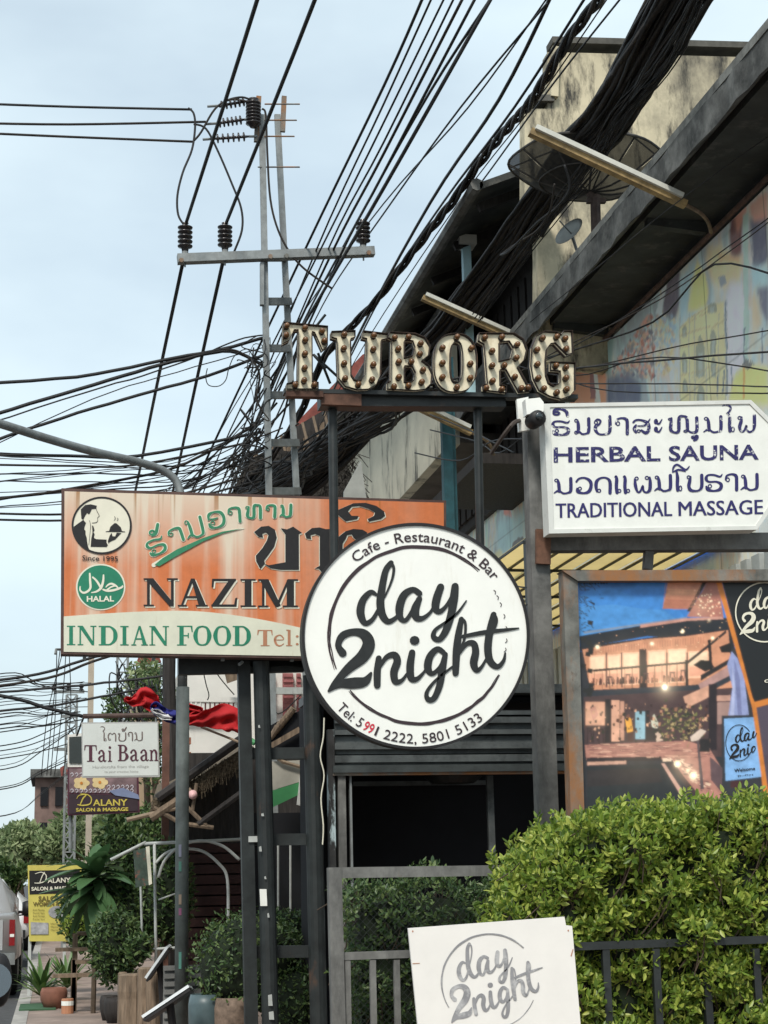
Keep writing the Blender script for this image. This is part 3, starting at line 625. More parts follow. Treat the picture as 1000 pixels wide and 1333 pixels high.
mu.a = mu.a.mean(2, keepdims=True)+(mu.a-mu.a.mean(2, keepdims=True))*1.08; mu.a = .5+(mu.a-.5)*1.08; mu.warp(1.6, 12); mu.a *= (1.12+.26*mu.fbm(H2_, W2_, 7)[..., None])*np.array((1.03,1.0,.97)); mu.a = np.clip(mu.a, 0, .9)
for k in range(11):
    c_ = int((15.2+k*1.7-mY0)/MC); mu.a[:, c_:c_+1] *= .55
for r__ in (int(H2_*.36), int(H2_*.7)): mu.a[r__:r__+1] *= .72
def mf(i, j): return np.stack([np.full_like(i, 6.992), mY0+i*MC, topm-.02-j*MC], -1)
mu.mesh('mural_picture', mf, wl, .8)
# pale sheet below the mural and dark wall under it
b = MB(); y0 = 15
for i in range(36): b.box((6.93, 15.2+i*.3, 3.75), (.05, .16 if i % 2 else .2, 1.9))
b.span((6.95, 14, 0.13), (7.2, 34, 4.19)); b.build('lower_wall', K['corr'], wl)

# concrete canopy over it: fascia at x = 6
fz0 = ax(1000, 85, 6).z; fz1 = ax(1000, 37, 6).z
cp = thing('concrete_canopy', 'long dark stained concrete canopy edge rising to the top right corner', 'canopy', (6,16,0))
random.seed(5)
b = MB(); n_ = 60; ys = [10.5+i*(25.2-10.5)/n_ for i in range(n_+1)]
vs = []
for y in ys:
    j = random.uniform(-.012,.012); vs += [(6+j, y, fz0+random.uniform(-.02,.02)), (6+j, y, fz1+random.uniform(-.015,.015)), (6.22, y, fz1), (6.22, y, fz0+.2)]
fs = []
for i in range(n_):
    for k in range(4): fs.append((4*i+k, 4*i+(k+1) % 4, 4*i+4+(k+1) % 4, 4*i+4+k))
fs += [(3,2,1,0), tuple(range(4*n_, 4*n_+4))]
b.add(vs, fs); b.build('fascia', K['conc'], cp)
b = MB(); b.span((6.0, 10.5, fz1+.002), (6.3, 25.2, fz1+.09)); b.build('coping', mat('canopy_coping', (.24,.24,.22), .9, .3, 3, stain=((.05,.05,.045), .5, .7, 2, (1,1,1))), cp)
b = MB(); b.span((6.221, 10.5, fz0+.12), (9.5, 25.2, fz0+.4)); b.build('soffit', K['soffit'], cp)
b = MB(); b.tube([(6.96, 10.5, topm+.03), (6.96, 34, topm+.03)], .032, 8); b.build('pipe', mat('rusty_pipe', (.13,.08,.065), .8, .3, 7), cp)
for k in range(4):
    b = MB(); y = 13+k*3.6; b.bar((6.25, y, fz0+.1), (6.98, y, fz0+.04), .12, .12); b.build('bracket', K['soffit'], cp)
# farther: cream parapet of the next house
pz1 = ax(480, 545, 6).z; pz0 = ax(595, 565, 6).z
b = MB(); b.span((6.02, 25.3, pz0), (6.2, 46, pz1)); bb = thing('balcony_house', 'house with a cream stained balcony parapet behind the lit-letter sign', 'house', (6,25,0))
b.build('parapet', K['cream2'], bb)
b = MB(); b.span((5.97, 25.3, pz1+.002), (6.26, 46, pz1+.09)); b.build('coping', K['conc'], bb)
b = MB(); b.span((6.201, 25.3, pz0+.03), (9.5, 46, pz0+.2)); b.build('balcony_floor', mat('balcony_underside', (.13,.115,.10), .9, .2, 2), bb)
b = MB(); b.span((7.3, 25.3, 0.13), (7.5, 46, 11)); b.build('wall', K['darkwood'], bb)
for k in range(9):
    b = MB(); b.box((7.27, 26.5+k*2.1, 9.2), (.06, 1.0, 2.0)); b.build('window', K['dark'], bb)

# timber upper storey under a metal roof, eave at x = 5.5
rh = ax(520, 410, 5.5).z
up = thing('roofed_house', 'tall dark house under a long overhanging sheet-metal roof', 'house', (6.5,21,0))
ye = max(ax(640, 192, 5.5).y, 20.85)
ridx, ridz = 8.2, rh+1.15
b = MB(); b.add([(5.5,ye,rh),(5.5,46,rh),(ridx,46,ridz),(ridx,ye,ridz),(5.5,ye,rh-.1),(5.5,46,rh-.1),(ridx,46,ridz-.1),(ridx,ye,ridz-.1)],
  [(0,1,2,3),(7,6,5,4),(0,4,5,1),(1,5,6,2),(2,6,7,3),(3,7,4,0)]); b.build('roof', mat('roof_sheet', (.07,.075,.07), .7, .3, 3, stain=((.16,.15,.13), .55, .7, 2, (1,1,1))), up)
b = MB(); b.tube([(5.46,ye,rh-.03),(5.46,46,rh-.03)], .09, 8); b.build('gutter', K['postgrey'], up)
for k in range(14):
    y = ye+.5+k*1.5; b = MB(); b.bar((5.6,y,rh-.16), (ridx,y,ridz-.2), .07, .12); b.build('rafter', K['darkwood'], up)
b = MB(); b.span((6.9, 22.2, 7.4), (7.1, 46, rh+.5)); b.build('wall', K['darkwood'], up)
for k in range(26):
    b = MB(); y = 22.4+k*.42; b.box((6.87, y, 9.0), (.05, .3, 2.9)); b.build('plank', K['darkwood'], up)
b = MB(); b.span((5.7, 22.2, 7.2), (7.0, 25.2, 7.35)); b.span((6.3, 25.4, 8.75),(6.9,46,8.9)); b.build('balcony_floor', K['darkwood'], up)
cx_ = ay(606, 300, 22.9); cb_ = ay(606, 520, 22.9)
b = MB(); b.span((cx_.x-.06, 22.84, cb_.z), (cx_.x+.06, 22.96, rh-.02)); b.build('column', K['bluecol'], up)
b = MB(); p0, p1, p2 = ay(616,262,22.6), ay(688,240,22.6), ay(690,268,22.6)
for a_, c_ in ((p0,p1),(p0,ay(616,274,22.6)),(ay(616,274,22.6),p2),(ay(672,246,22.6),ay(676,272,22.6))): b.bar(a_, c_, .07)
b.build('truss', mat('pink_truss', (.42,.22,.16), .7, .2, 5), up)
b = MB(); b.box((cx_.x, 22.9, rh-.06), (.26,.3,.14)); b.build('column_cap', K['plaster'], up)
random.seed(8)
for (x0, y0, x1, y1) in ((655,300,700,440), (640,380,690,440)):
    pass
# stepped cream gable
GY = 20.5
gb = thing('stepped_gable', 'tall cream rendered party wall with a stepped, black-stained parapet', 'wall', (ay(700,400,GY).x, GY, 0))
b = MB(); b.poly([[(700,470),(700,285),(683,285),(683,142),(713,142),(713,68),(1100,78),(1100,520)]], GY, .25); b.build('wall', K['cream'], gb)
for (a_, c_) in (((711,66),(1100,76)), ((681,141),(713,141))):
    b = MB(); p, q = ay(*a_, GY), ay(*c_, GY); b.bar(p+Vector((0,-.17,.0)), q+Vector((0,-.17,.0)), .3, .09); b.build('coping', mat('gable_coping', (.12,.115,.1), .9, .3, 3), gb)
b = MB(); 
for k, xx_ in enumerate((712,)): b.bar(ay(715,76,GY)-Vector((0,.3,0)), ay(713,140,GY)-Vector((0,.3,0)), .1)
b.build('corner_band', K['cream'], gb)

# ------------------------------------------------------------------ big mesh dish and small dish
DY = 18.6; low = ay(767, 251, DY); foc = ay(806, 163, DY-.15)
dsh = thing('mesh_satellite_dish', 'big dark mesh satellite dish standing on the canopy in front of the cream gable', 'satellite dish', (low.x, DY, fz1+.1))
axd = Vector((.06, -.02, 1)).normalized(); a_ = axd.orthogonal().normalized(); b_ = axd.cross(a_); Rr = 1.0; dep = .36
def dpt(r, an): return low + axd*(dep*r*r) + (a_*math.cos(an)+b_*math.sin(an))*Rr*r*(1-.05*(1-math.cos(6*an))/2*r)
dm = mat('dish_mesh', (.045,.045,.043), .75, .3, 14); dmf = mat('dish_frame', (.09,.085,.08), .7, .3, 9)
_t = dm.node_tree; _ms = N(_t, 'ShaderNodeMixShader'); _tr = N(_t, 'ShaderNodeBsdfTransparent'); _ms.inputs[0].default_value = .10; _t.links.new(_t.nodes['Principled BSDF'].outputs[0], _ms.inputs[1]); _t.links.new(_tr.outputs[0], _ms.inputs[2]); _t.links.new(_ms.outputs[0], _t.nodes['Material Output'].inputs[0])
b = MB(); b.tube([dpt(1, 2*math.pi*i/48) for i in range(49)], .016, 6); b.build('rim', dmf, dsh)
for q in range(12):
    b = MB(); nr, na = 8, 4; vs = [dpt(.06+.93*i/nr, 2*math.pi*(q+.03+.94*j/na)/12) for i in range(nr+1) for j in range(na+1)]
    fs = [(i*(na+1)+j, i*(na+1)+j+1, (i+1)*(na+1)+j+1, (i+1)*(na+1)+j) for i in range(nr) for j in range(na)]; b.add(vs, fs); b.build('mesh_panel', dm, dsh)
    b = MB(); b.tube([dpt(r_, 2*math.pi*q/12) for r_ in (0,.3,.6,1)], .014, 5); b.build('rib', dmf, dsh)
b = MB(); b.tube([dpt(.62, 2*math.pi*i/30)-axd*.01 for i in range(31)], .01, 5); b.build('ring', dmf, dsh)
for q in range(4):
    b = MB(); b.tube([dpt(.97, 2*math.pi*(q+.3)/4), foc], .011, 5); b.build('feed_strut', dmf, dsh)
b = MB(); b.lathe(foc, [(.05,-.05),(.07,0),(.05,.12)], 10, axd); b.build('feed_horn', K['galv'], dsh)
pb = ay(777, 335, DY)
b = MB(); b.tube([low, ay(775,262,DY)], .05, 8); b.tube([ay(775,255,DY), pb], .065, 8); b.bar(ay(764,262,DY), ay(788,262,DY), .06); b.build('stand', mat('rusty_stand', (.10,.07,.06), .8, .3, 7), dsh)
s2 = thing('small_satellite_dish', 'small grey satellite dish on the cream wall below the big mesh dish', 'satellite dish', ay(752,325,19.4))
c2 = ay(744,305,19.4); ax2 = Vector((-.75,-.45,.5)).normalized()
b = MB(); b.lathe(c2, [(.02,0),(.14,.02),(.21,.05),(.215,.055),(.14,.028),(.02,.008)], 20, ax2); b.build('reflector', K['corr'], s2, True)
b = MB(); b.tube([c2, ay(754,335,19.4)], .02, 6); b.tube([c2, c2+ax2*.25], .01, 5); b.build('arm', K['galv'], s2)

# ------------------------------------------------------------------ tube lamps on arms
def sign_lamp(label, p0, p1, Y0, Y1, arm):
    a, c = ay(*p0, Y0), ay(*p1, Y1); t = thing('tube_lamp', label, 'lamp', c, 'tube lamps on bent arms over the signs')
    dn = Vector((0,0,-1)); b = MB(); b.bar(a, c, .09, .07); b.build('housing', K['tubeh'], t)
    b = MB(); b.bar(a.lerp(c,.03)+Vector((.0,-.055,.05)), a.lerp(c,.97)+Vector((.0,-.055,.05)), .06, .05); b.build('tube', K['tubeb'], t)
    b = MB(); b.tube(catmull([c]+[ay(x, y, Yq) for x, y, Yq in arm], 5), .022, 6); b.build('arm', mat('arm_rust', (.2,.14,.09), .7, .3, 6), t)
sign_lamp('long tube lamp on a bent arm crossing in front of the big mesh dish', (690,172), (893,267), 15.4, 15.4, [(912,278,15.6),(922,290,15.9),(926,303,16.2)])
sign_lamp('short tube lamp on its arm just above the lit-letter sign, by the pale blue column', (550,388), (668,441), 21.5, 21.5, [(690,450,21.6),(735,470,21.8)])
sign_lamp('tube lamp on a curved white arm below the lit-letter sign', (538,528), (614,564), 20.5, 20.5, [(628,570,20.5),(638,580,20.6),(643,592,20.8)])

# far teal post
b = MB(); p = ay(581,560,20.8); q = ay(583,700,20.8); b.box((p.x, 20.8, (p.z+1)/2+.5), (.13,.13,p.z+1.0-.9)); b.box((p.x+.1,20.85,(p.z+1)/2+.5),(.05,.08,p.z+.9-.9))
tag(b.build('teal_post', K['teal']), 'teal painted square post behind the right end of the orange sign', 'post')

# ------------------------------------------------------------------ awning of yellow and blue sheets
aw = thing('sheet_awning', 'awning of yellow and blue translucent sheets behind the framed poster', 'awning', (5.8,20,0))
zA = 5.0
for k in range(20):
    x0 = 4.75+k*.27
    b = MB(); y1 = 27-.15*k; b.span((x0, 16.2, zA+.02*(k % 2)), (x0+.262, y1, zA+.02*(k % 2)+.012)); b.build('sheet', K['bluesheet'] if k in (8,9,10,11) else K['yellowsheet'], aw)
for y in (16.6, 18.2, 20.0, 22.4, 25):
    b = MB(); b.bar((4.7,y,zA-.05), (10,y,zA-.05), .025, .03); b.build('rafter', K['black'], aw)
for k in range(20):
    b = MB(); b.span((4.735+k*.27, 16.2, zA-.03), (4.752+k*.27, 26, zA-.004)); b.build('seam', K['black'], aw)
b = MB(); b.box((4.8, 16.7, 2.5), (.1,.1,5)); b.box((4.8, 26.0, 2.5), (.1,.1,5)); b.build('post', K['black'], aw)
# ------------------------------------------------------------------ signs
def slab(mbx, loops, Y, t): mbx.poly(loops, Y, t)
def tframe(Y, pts, w_, d_, name, m, parent):
    """a frame of square bars through photo points on the plane Y"""
    for a, c in zip(pts, pts[1:]):
        b = MB(); p, q = ay(*a, Y), ay(*c, Y); dd = (q-p).normalized()*w_*.0; b.bar(p-dd, q+dd, w_, d_, up=(0,1,0)); b.build(name, m, parent)
def pole(Y, x0, y0, x1, y1, w_, m, name, parent=None, round_=False, down=True):
    """post whose top is (x0, y0) and which runs to (x1, y1) or on to the ground"""
    p, q = ay(x0, y0, Y), ay(x1, y1, Y)
    if down and q.z > .1: q = p + (q-p)*((p.z-.1)/(p.z-q.z))
    b = MB(); b.tube([p, q], w_/2, 14) if round_ else b.bar(p, q, w_, w_, up=(0,1,0))
    return b.build(name, m, parent, False)

# --- orange restaurant sign
NY = 14.6
no = ay(80, 850, NY); 
nz_ = thing('restaurant_sign', 'large bleached orange sign with a waiter emblem and INDIAN FOOD in green', 'sign', no)
q = [(84,640),(578,655),(578,858),(83,849)]
b = MB(); slab(b, [[(80,636),(581,652),(581,861),(79,852)]], NY+.16, .16); b.build('box', K['orangeedge'], nz_)
b = MB(); slab(b, [q], NY, .003); b.build('print_panel', K['orange'], nz_)
Pn = Pen(NY, .0018, 0.0048)
Pn.fill([(83,803)]+[(83+i*12, 803-7.5*math.sin(min(1,i/13)*math.pi/2)+ (0 if i < 13 else (i-13)**1.6*.38)) for i in range(1, 42)]+[(578,858),(83,849)]); Pn.build('cream_band', K['beigep'], nz_)
Pr = Pen(NY, .0018, 0.0072)
Z4 = zm(70,630,6.25); P4 = lambda pts: [Z4(x, y) for x, y in pts]
Pr.ell(*Z4(390,340), 37.3, 35.6); Pr.build('emblem_ground', K['creamp'], nz_)
Pk = Pen(NY, .0018, 0.0104)
Pk.ell(*Z4(390,340), 39.2, 37.5, .935)
Pk.fill(P4([(220,210),(255,175),(300,168),(350,180),(345,205),(310,207),(292,245),(283,250),(272,238),(255,262),(240,295),(225,285),(222,250)]))
Pk.fill(P4([(163,350),(240,295),(262,320),(250,350),(248,372),(258,385),(258,412),(268,440),(272,480),(280,515),(290,545),(250,528),(200,480),(165,410)]))
Pk.fill(P4([(312,340),(322,345),(332,380),(322,395),(332,410),(326,440),(345,452),(430,456),(428,478),(440,500),(430,516),(300,514),(305,450),(315,400)]))
Pk.fill(P4([(450,386),(460,352),(485,330),(495,322),(508,322),(520,332),(545,355),(555,384)]))
Pk.stroke([(425,390,5),(500,388,11),(578,392,5)], Z4)
Pk.fill(P4([(440,468),(455,425),(470,400),(478,428),(500,430),(512,400),(550,402),(500,455),(455,475),(445,488)]))
for s_ in ([(345,200,3),(352,225,4),(370,262,4),(356,278,3),(358,300,3),(345,316,4),(312,320,4)], [(290,300,3),(300,340,4),(295,400,3),(285,500,3)], [(492,300,2),(500,285,5),(495,268,4)], [(515,303,2),(523,290,5),(518,280,3)]): Pk.stroke(s_, Z4)
Pk.line('Since 1995', 107, 730, 153.5, 731.5, 6.6, .01)
Pk.serif('NAZIM', [(187,231.5),(231.5,270.5),(274.5,309),(312,334),(336,388)], 753.2, 789.5, slope=.008)
Z6 = zm(320,640,5.0); P6 = lambda pts: [Z6(x, y) for x, y in pts]
big = [P6([(55,265),(100,230),(150,225),(190,250),(202,300),(185,360),(150,410),(120,450),(125,470),(95,505),(68,455),(65,420),(108,370),(138,320),(148,285),(132,268),(108,275),(112,300),(85,298)]),
 P6([(116,470),(150,482),(200,472),(258,462),(258,280),(228,240),(268,248),(308,230),(365,270),(345,278),(346,510),(225,510),(160,500)]),
 P6([(385,275),(430,240),(480,235),(520,246),(560,245),(590,255),(590,560),(520,560),(475,502),(450,502),(482,485),(482,290),(452,277),(422,285),(426,310),(395,306)]),
 P6([(600,300),(650,260),(700,245),(760,250),(790,268),(790,340),(735,330),(700,300),(690,280),(660,285),(650,310),(630,340),(630,420),(600,400)]),
 P6([(603,120),(700,78),(780,75),(850,95),(900,130),(907,160),(880,180),(800,197),(795,180),(835,160),(842,138),(800,113),(740,95),(690,100),(665,130),(690,160),(735,160),(725,180),(650,195),(603,155)])]
for g in big: Pk.fill(g)
Pk.build('black_print', K['blackp'], nz_)
Ps = Pen(NY, .0018, 0.0058)
Ps.serif('NAZIM', [(187+1.9,231.5+1.9),(231.5+1.9,270.5+1.9),(274.5+1.9,309+1.9),(312+1.9,334+1.9),(336+1.9,388+1.9)], 755, 791.6, slope=.008)
for g in big: Ps.fill([(x+1.3, y+1.6) for x, y in g])
for g in big: Ps.fill([(x-1.0, y+.3) for x, y in g])
Z5 = zm(180,640,4.762)
LA = [('h',(52,290,172,392)),('k',(62,215,140,275)),('A',(182,228,285,312)),('n',(292,165,408,285)),('o',(425,125,538,225)),('A',(552,100,642,188)),('H',(665,85,768,165)),('A',(788,85,858,158)),('n',(880,82,952,158))]
def tilted(ch, bx, wg, pen, add=0):
    x0, y0, x1, y1 = bx; cx, cy = (x0+x1)/2, (y0+y1)/2; an = {0:-28,1:-28,2:-22,3:-16,4:-9,5:-5,6:0,7:3,8:4}[add]
    for st_ in LAO[ch]:
        pts = []
        for p in st_:
            X, Y_ = x0+(x1-x0)*p[0]-cx, y0+(y1-y0)*p[1]-cy; c, s = math.cos(R(an)), math.sin(R(an))
            pts.append((cx+X*c-Y_*s*.8, cy+X*s*.8+Y_*c, wg*p[2]))
        pen.stroke(pts, Z5, n=4)
for i, (ch, bx) in enumerate(LA): tilted(ch, bx, 30, Ps, i)
Ps.stroke([(95,458,26),(230,380,24),(400,300,16),(560,248,10),(655,230,5)], Z5)
Ps.build('cream_outline', K['creamp'], nz_)
Pg = Pen(NY, .0018, 0.0104)
for i, (ch, bx) in enumerate(LA): tilted(ch, bx, 19, Pg, i)
Pg.fill([Z5(*p) for p in [(102,455),(130,465),(240,400),(400,312),(520,262),(640,231),(520,250),(400,290),(240,360),(150,415)]]); Pg.build('green_print', K['fgreen'], nz_)
Z7 = zm(70,720,6.25)
Ph = Pen(NY, .0018, 0.0048); Ph.ell(*Z7(382,280), 32.2, 30.2); Ph.build('halal_ring', K['creamp'], nz_)
Ph = Pen(NY, .0018, 0.0072); Ph.ell(*Z7(382,280), 30.2, 28.4); Ph.build('halal_disc', K['dgreen'], nz_)
Ph = Pen(NY, .0018, 0.0096)
for s_ in ([(215,275,8),(215,305,14),(240,326,16),(275,315,18),(298,285,18),(296,230,18),(293,170,14)], [(405,182,12),(402,230,18),(385,285,20),(350,315,16),(308,325,8)], [(318,200,14),(345,225,16),(370,262,18),(385,290,18)],
           [(402,300,14),(440,310,18),(500,302,18),(555,280,16),(558,268,8)], [(425,280,8),(442,262,14),(470,252,16),(500,265,16),(520,282,12)], [(500,268,14),(465,280,12),(430,305,14)]): Ph.stroke(s_, Z7)
Ph.line('HALAL', 113, 783.5, 148.5, 783.2, 6.8, .03); Ph.build('halal_lettering', K['creamp'], nz_)
Pi = Pen(NY, .0018, 0.0072)
Pi.serif('INDIAN', [(86.5,98.5),(101,125.5),(128.5,153.5),(156,168),(171,192.5),(194.5,220)], 815, 840.3, slope=.004)
Pi.serif('FOOD', [(230.5,251),(251.5,275.5),(277.5,301),(303,327)], 815, 840.8, slope=.004); Pi.build('green_lettering', K['dgreen'], nz_)
Pi = Pen(NY, .0018, 0.0072); Pi.serif('Tel:', [(335,355),(356,371),(372,381),(383,391)], 820.5, 841.5); Pi.build('tan_lettering', K['tan'], nz_)
b = MB()
for k in range(5): b.box(ay(110+k*90, 856+k*.6, NY+.1), (.03,.05,.05))
b.tube([ay(79,846,NY+.08), ay(73,846,NY+.02), ay(72,852,NY)], .012, 6); b.build('bracket', K['galv'], nz_)

# --- steel ladder frames under it
lf = thing('ladder_scaffold', 'black steel ladder frame with a white sticker, carrying the orange sign', 'sign frame', (ay(320,1333,14.9).x, 14.9, .12))
pole(14.95, 317, 862, 327, 1333, .11, K['black'], 'post', lf)
pole(14.85, 340, 862, 352, 1333, .145, K['black'], 'post', lf, True)
pole(14.9, 405, 880, 415, 1333, .15, K['black'], 'post', lf, True)
for y in (982, 1094, 1240):
    b = MB(); b.bar(ay(320,y,15.02), ay(412,y-1,14.98), .10, .10); b.build('rung', K['black'], lf)
for (a_, c_) in (((232,872),(395,868)), ((232,860),(578,866))):
    b = MB(); b.bar(ay(*a_,14.98), ay(*c_,14.98), .1, .1); b.build('top_beam', K['black'], lf)
b = MB(); b.tube([ay(311,866,14.7), ay(316,862,14.72)], .014, 6); b.build('bolt', K['galv'], lf)
Pq = Pen(14.76, .002, 0); Pq.fill([(338,1158),(347,1158),(348,1180),(339,1180)]); Pq.build('sticker', K['white'], lf)
Pq = Pen(14.76, .002, 0)
for (x, y, w1, h1) in ((337,1103,3,6),(344,1142,2,3),(348,1190,2,5),(349,1296,5,14),(350,1318,6,10),(336,945,2,3),(340,1060,3,3)): Pq.fill([(x,y),(x+w1,y-1),(x+w1+1,y+h1),(x+.5,y+h1)])
stuff(Pq.build('scraped_paint', K['corr'], lf))
b = MB(); b.box(ay(330,1093,14.9), (.09,.05,.05)); b.build('clamp', K['whitemetal'], lf)

# --- lit letters sign on its beam
TY = 13.2
ls = thing('letter_gantry', 'dark beam on two posts under the rusty bulb letters', 'sign frame', (ay(435,1000,TY).x, TY+.1, .1))
b = MB(); b.bar(ay(415,524,TY+.14), ay(655,525,TY+.14), .17, .11); b.bar(ay(369,511,TY+.05), ay(750,519,TY+.05), .12, .035); b.build('beam', K['black'], ls)
b = MB(); b.bar(ay(372,514,TY+.0), ay(420,515,TY+.0), .08, .05); b.bar(ay(418,520,TY+.02), ay(470,522,TY+.02), .05, .10); b.build('rusted_plate', mat('rusted_plate', (.12,.06,.04), .85, .4, 6), ls)
pole(TY+.16, 433, 530, 437, 860, .075, K['black'], 'post', ls, True, False); pole(TY+.16, 622, 530, 628, 860, .07, K['black'], 'post', ls, True, False)
b = MB()
for (a_, c_) in (((408,462),(424,480)), ((408,462),(455,505)), ((400,440),(424,410)), ((430,500),(414,460))): b.tube([ay(*a_,TY+.25), ay(*c_,TY+.2)], .012, 5)
b.build('brace', K['black'], ls)
ZT = lambda x, y: (350+x/4.762, 400+y/4.762)
ZO = lambda x, y: (550+x/4.762, 400+y/4.762)
def circ(cx, cy, rx, ry, n=24, pw=1.0):
    r_ = []
    for i in range(n):
        c, s = math.cos(2*math.pi*i/n), math.sin(2*math.pi*i/n); f = lambda v: math.copysign(abs(v)**pw, v); r_.append((cx+rx*f(c), cy+ry*f(s)))
    return r_
LT = [
 ('T', ZT, [[(88,105),(224,118),(360,130),(358,250),(328,274),(300,210),(282,168),(264,160),(266,468),(302,478),(302,516),(108,516),(108,484),(176,470),(180,150),(150,150),(122,215),(82,235)]],
  [(107,128),(103,185),(220,140),(325,160),(340,220),(222,215),(220,300),(218,388),(215,465),(160,492),(278,492)]),
 ('U', ZT, [[(385,162),(530,156),(530,196),(502,204),(505,430),(525,460),(548,468),(572,462),(592,430),(604,205),(575,198),(580,158),(732,176),(728,205),(692,212),(686,430),(660,488),(610,517),(545,521),(470,500),(428,450),(418,205),(385,196)]],
  [(463,182),(460,267),(462,360),(468,453),(550,490),(635,460),(643,367),(643,272),(645,187)]),
 ('B', ZT, [[(745,165),(900,175),(962,200),(992,250),(985,305),(942,340),(985,372),(1006,420),(1000,480),(960,518),(900,525),(730,516),(730,478),(752,470),(755,208),(735,200)], [(835,215),(888,218),(902,260),(886,312),(835,325)], [(835,372),(884,376),(904,415),(896,462),(868,480),(835,472)]],
  [(775,200),(797,270),(800,350),(800,445),(770,503),(860,197),(935,237),(930,302),(878,350),(950,400),(942,475),(860,498)]),
 ('O', ZO, [circ(198,355,133,180,32,.8), circ(205,350,40,128,20,.7)], [(207,197),(118,263),(118,357),(118,445),(207,508),(297,265),(290,362),(290,450)]),
 ('R', ZO, [[(345,172),(560,172),(618,210),(640,270),(626,330),(582,378),(642,490),(668,500),(662,530),(590,538),(512,398),(474,395),(476,490),(512,500),(512,540),(368,522),(366,495),(396,485),(376,240),(338,218)], [(470,225),(530,218),(558,262),(540,330),(470,345)]],
  [(380,200),(425,283),(425,373),(428,468),(388,512),(485,520),(485,197),(580,243),(575,325),(500,372),(565,443),(605,513),(645,510)]),
 ('G', ZO, [[(700,190),(750,160),(820,165),(855,185),(868,158),(920,158),(925,290),(888,305),(848,265),(815,230),(785,235),(762,270),(755,340),(758,430),(775,480),(810,500),(845,480),(848,405),(785,400),(785,350),(938,355),(938,520),(905,560),(850,578),(780,560),(715,525),(680,455),(665,370),(672,260)]],
  [(737,203),(703,275),(705,365),(710,450),(745,515),(825,195),(877,205),(882,270),(820,374),(882,384),(882,450),(885,520),(825,540)]),
]
for ch, Zf, loops, bulbs in LT:
    lps = [[Zf(x, y) for x, y in lp_] for lp_ in loops]; base = ay(*lps[0][len(lps[0])//2], TY)
    t = thing('bulb_letter', 'rusty cream letter %s studded with amber bulbs' % ch, 'sign letter', base, 'rusty bulb letters on the beam')
    b = MB(); b.poly(lps, TY-.012, .010); b.build('face', K['letterface'], t)
    b = MB()
    for lp_ in lps:
        n = len(lp_); cx = sum(p[0] for p in lp_)/n; cy = sum(p[1] for p in lp_)/n; hole = lp_ is not lps[0]
        area = sum(lp_[i][0]*lp_[(i+1) % n][1]-lp_[(i+1) % n][0]*lp_[i][1] for i in range(n)); sg = 1 if area > 0 else -1
        outp = []
        for i, p in enumerate(lp_):
            a0, a1 = lp_[i-1], lp_[(i+1) % n]; e1 = Vector((p[0]-a0[0], p[1]-a0[1])).normalized(); e2 = Vector((a1[0]-p[0], a1[1]-p[1])).normalized()
            nv = Vector((e1.y+e2.y, -(e1.x+e2.x)))*sg*(-1 if hole else 1); nv = nv.normalized() if nv.length > .01 else nv; outp.append((p[0]+nv.x*.5, p[1]+nv.y*.5))
        for i in range(n):
            j = (i+1) % n; f0, f1 = TY-.055, TY+.05
            A = [ay(*lp_[i],TY), ay(*lp_[j],TY), ay(*outp[j],TY), ay(*outp[i],TY)]
            fr = [Vector((v.x, f0, v.z)) for v in A]; bk = [Vector((v.x, f1, v.z)) for v in A]
            b.add(fr+bk, [(0,1,2,3), (1,0,4,5), (3,2,6,7), (7,6,5,4)])
    b.build('rim', K['letterrim'], t)
    for (bx_, by_) in bulbs:
        p = ay(*Zf(bx_, by_), TY-.022); b = MB(); b.lathe(p, [(.024,0),(.026,.025)], 8, (0,-1,0)); so_ = b.build('socket', K['socket'], t)
        b = MB(); b.lathe(p+Vector((0,-.025,0)), [(.014,0),(.023,.014),(.026,.03),(.021,.048),(.009,.058)], 8, (0,-1,0)); b.build('bulb', K['bulb'], t, True)

# --- round sign
CY = 12.0
rs = thing('round_sign', 'round white bar sign with black brush script in a black drum rim', 'sign', ay(541,977,CY))
c0 = ay(541.5, 828.5, CY); rad = .80
EL = lambda rx, ry, n=120: [(541.5+rx*math.cos(2*math.pi*i/n), 828.5+ry*math.sin(2*math.pi*i/n)) for i in range(n)]
b = MB(); b.poly([EL(148,147.2)], CY+.14, .14); b.build('drum', K['blackp'], rs, False)
b = MB(); b.poly([EL(148.4,147.6), EL(144.8,144)], CY, .02); b.build('rim', K['blackp'], rs, False)
b = MB(); b.poly([EL(145.5,144.7)], CY, .006); b.build('face', K['acryl'], rs)
Pw = Pen(CY, .005, .0085); script(Pw, TS); Pw.build('script_lettering', K['script'], rs)
Pw = Pen(CY, .0018, .0085)
random.seed(4)
def brush(pen, cx, cy, r, a0, a1, w0, n=26, taper=True, T=None):
    for ring in range(3):
        pts = []
        for i in range(n+1):
            u = i/n; an = R(a0+(a1-a0)*u); wd = w0*(.35+.65*math.sin(min(1,u*1.02)*math.pi)**.5) if taper else w0
            rr = r+(ring-1)*w0*.28+random.uniform(-.12,.12)*w0
            pts.append((cx+rr*math.cos(an), cy-rr*math.sin(an), max(.3, wd*random.uniform(.35,.62))))
        pen.stroke(pts, T, n=2)
brush(Pw, 544.5, 828, 116, 47, 202, 4.6); brush(Pw, 546, 826, 116.5, 219, 333, 4.2)
for an in (31,27,22,14,6,-2,-8,-14): Pw.stroke([(544.5+r_*math.cos(R(an)), 828-r_*math.sin(R(an)), .9) for r_, an in ((115,an),(116,an-1.3),(114,an-2.6))])
Pw.arc('Cafe - Restaurant & Bar', 541.5, 829, 123.5, 129, 36, 13, .006)
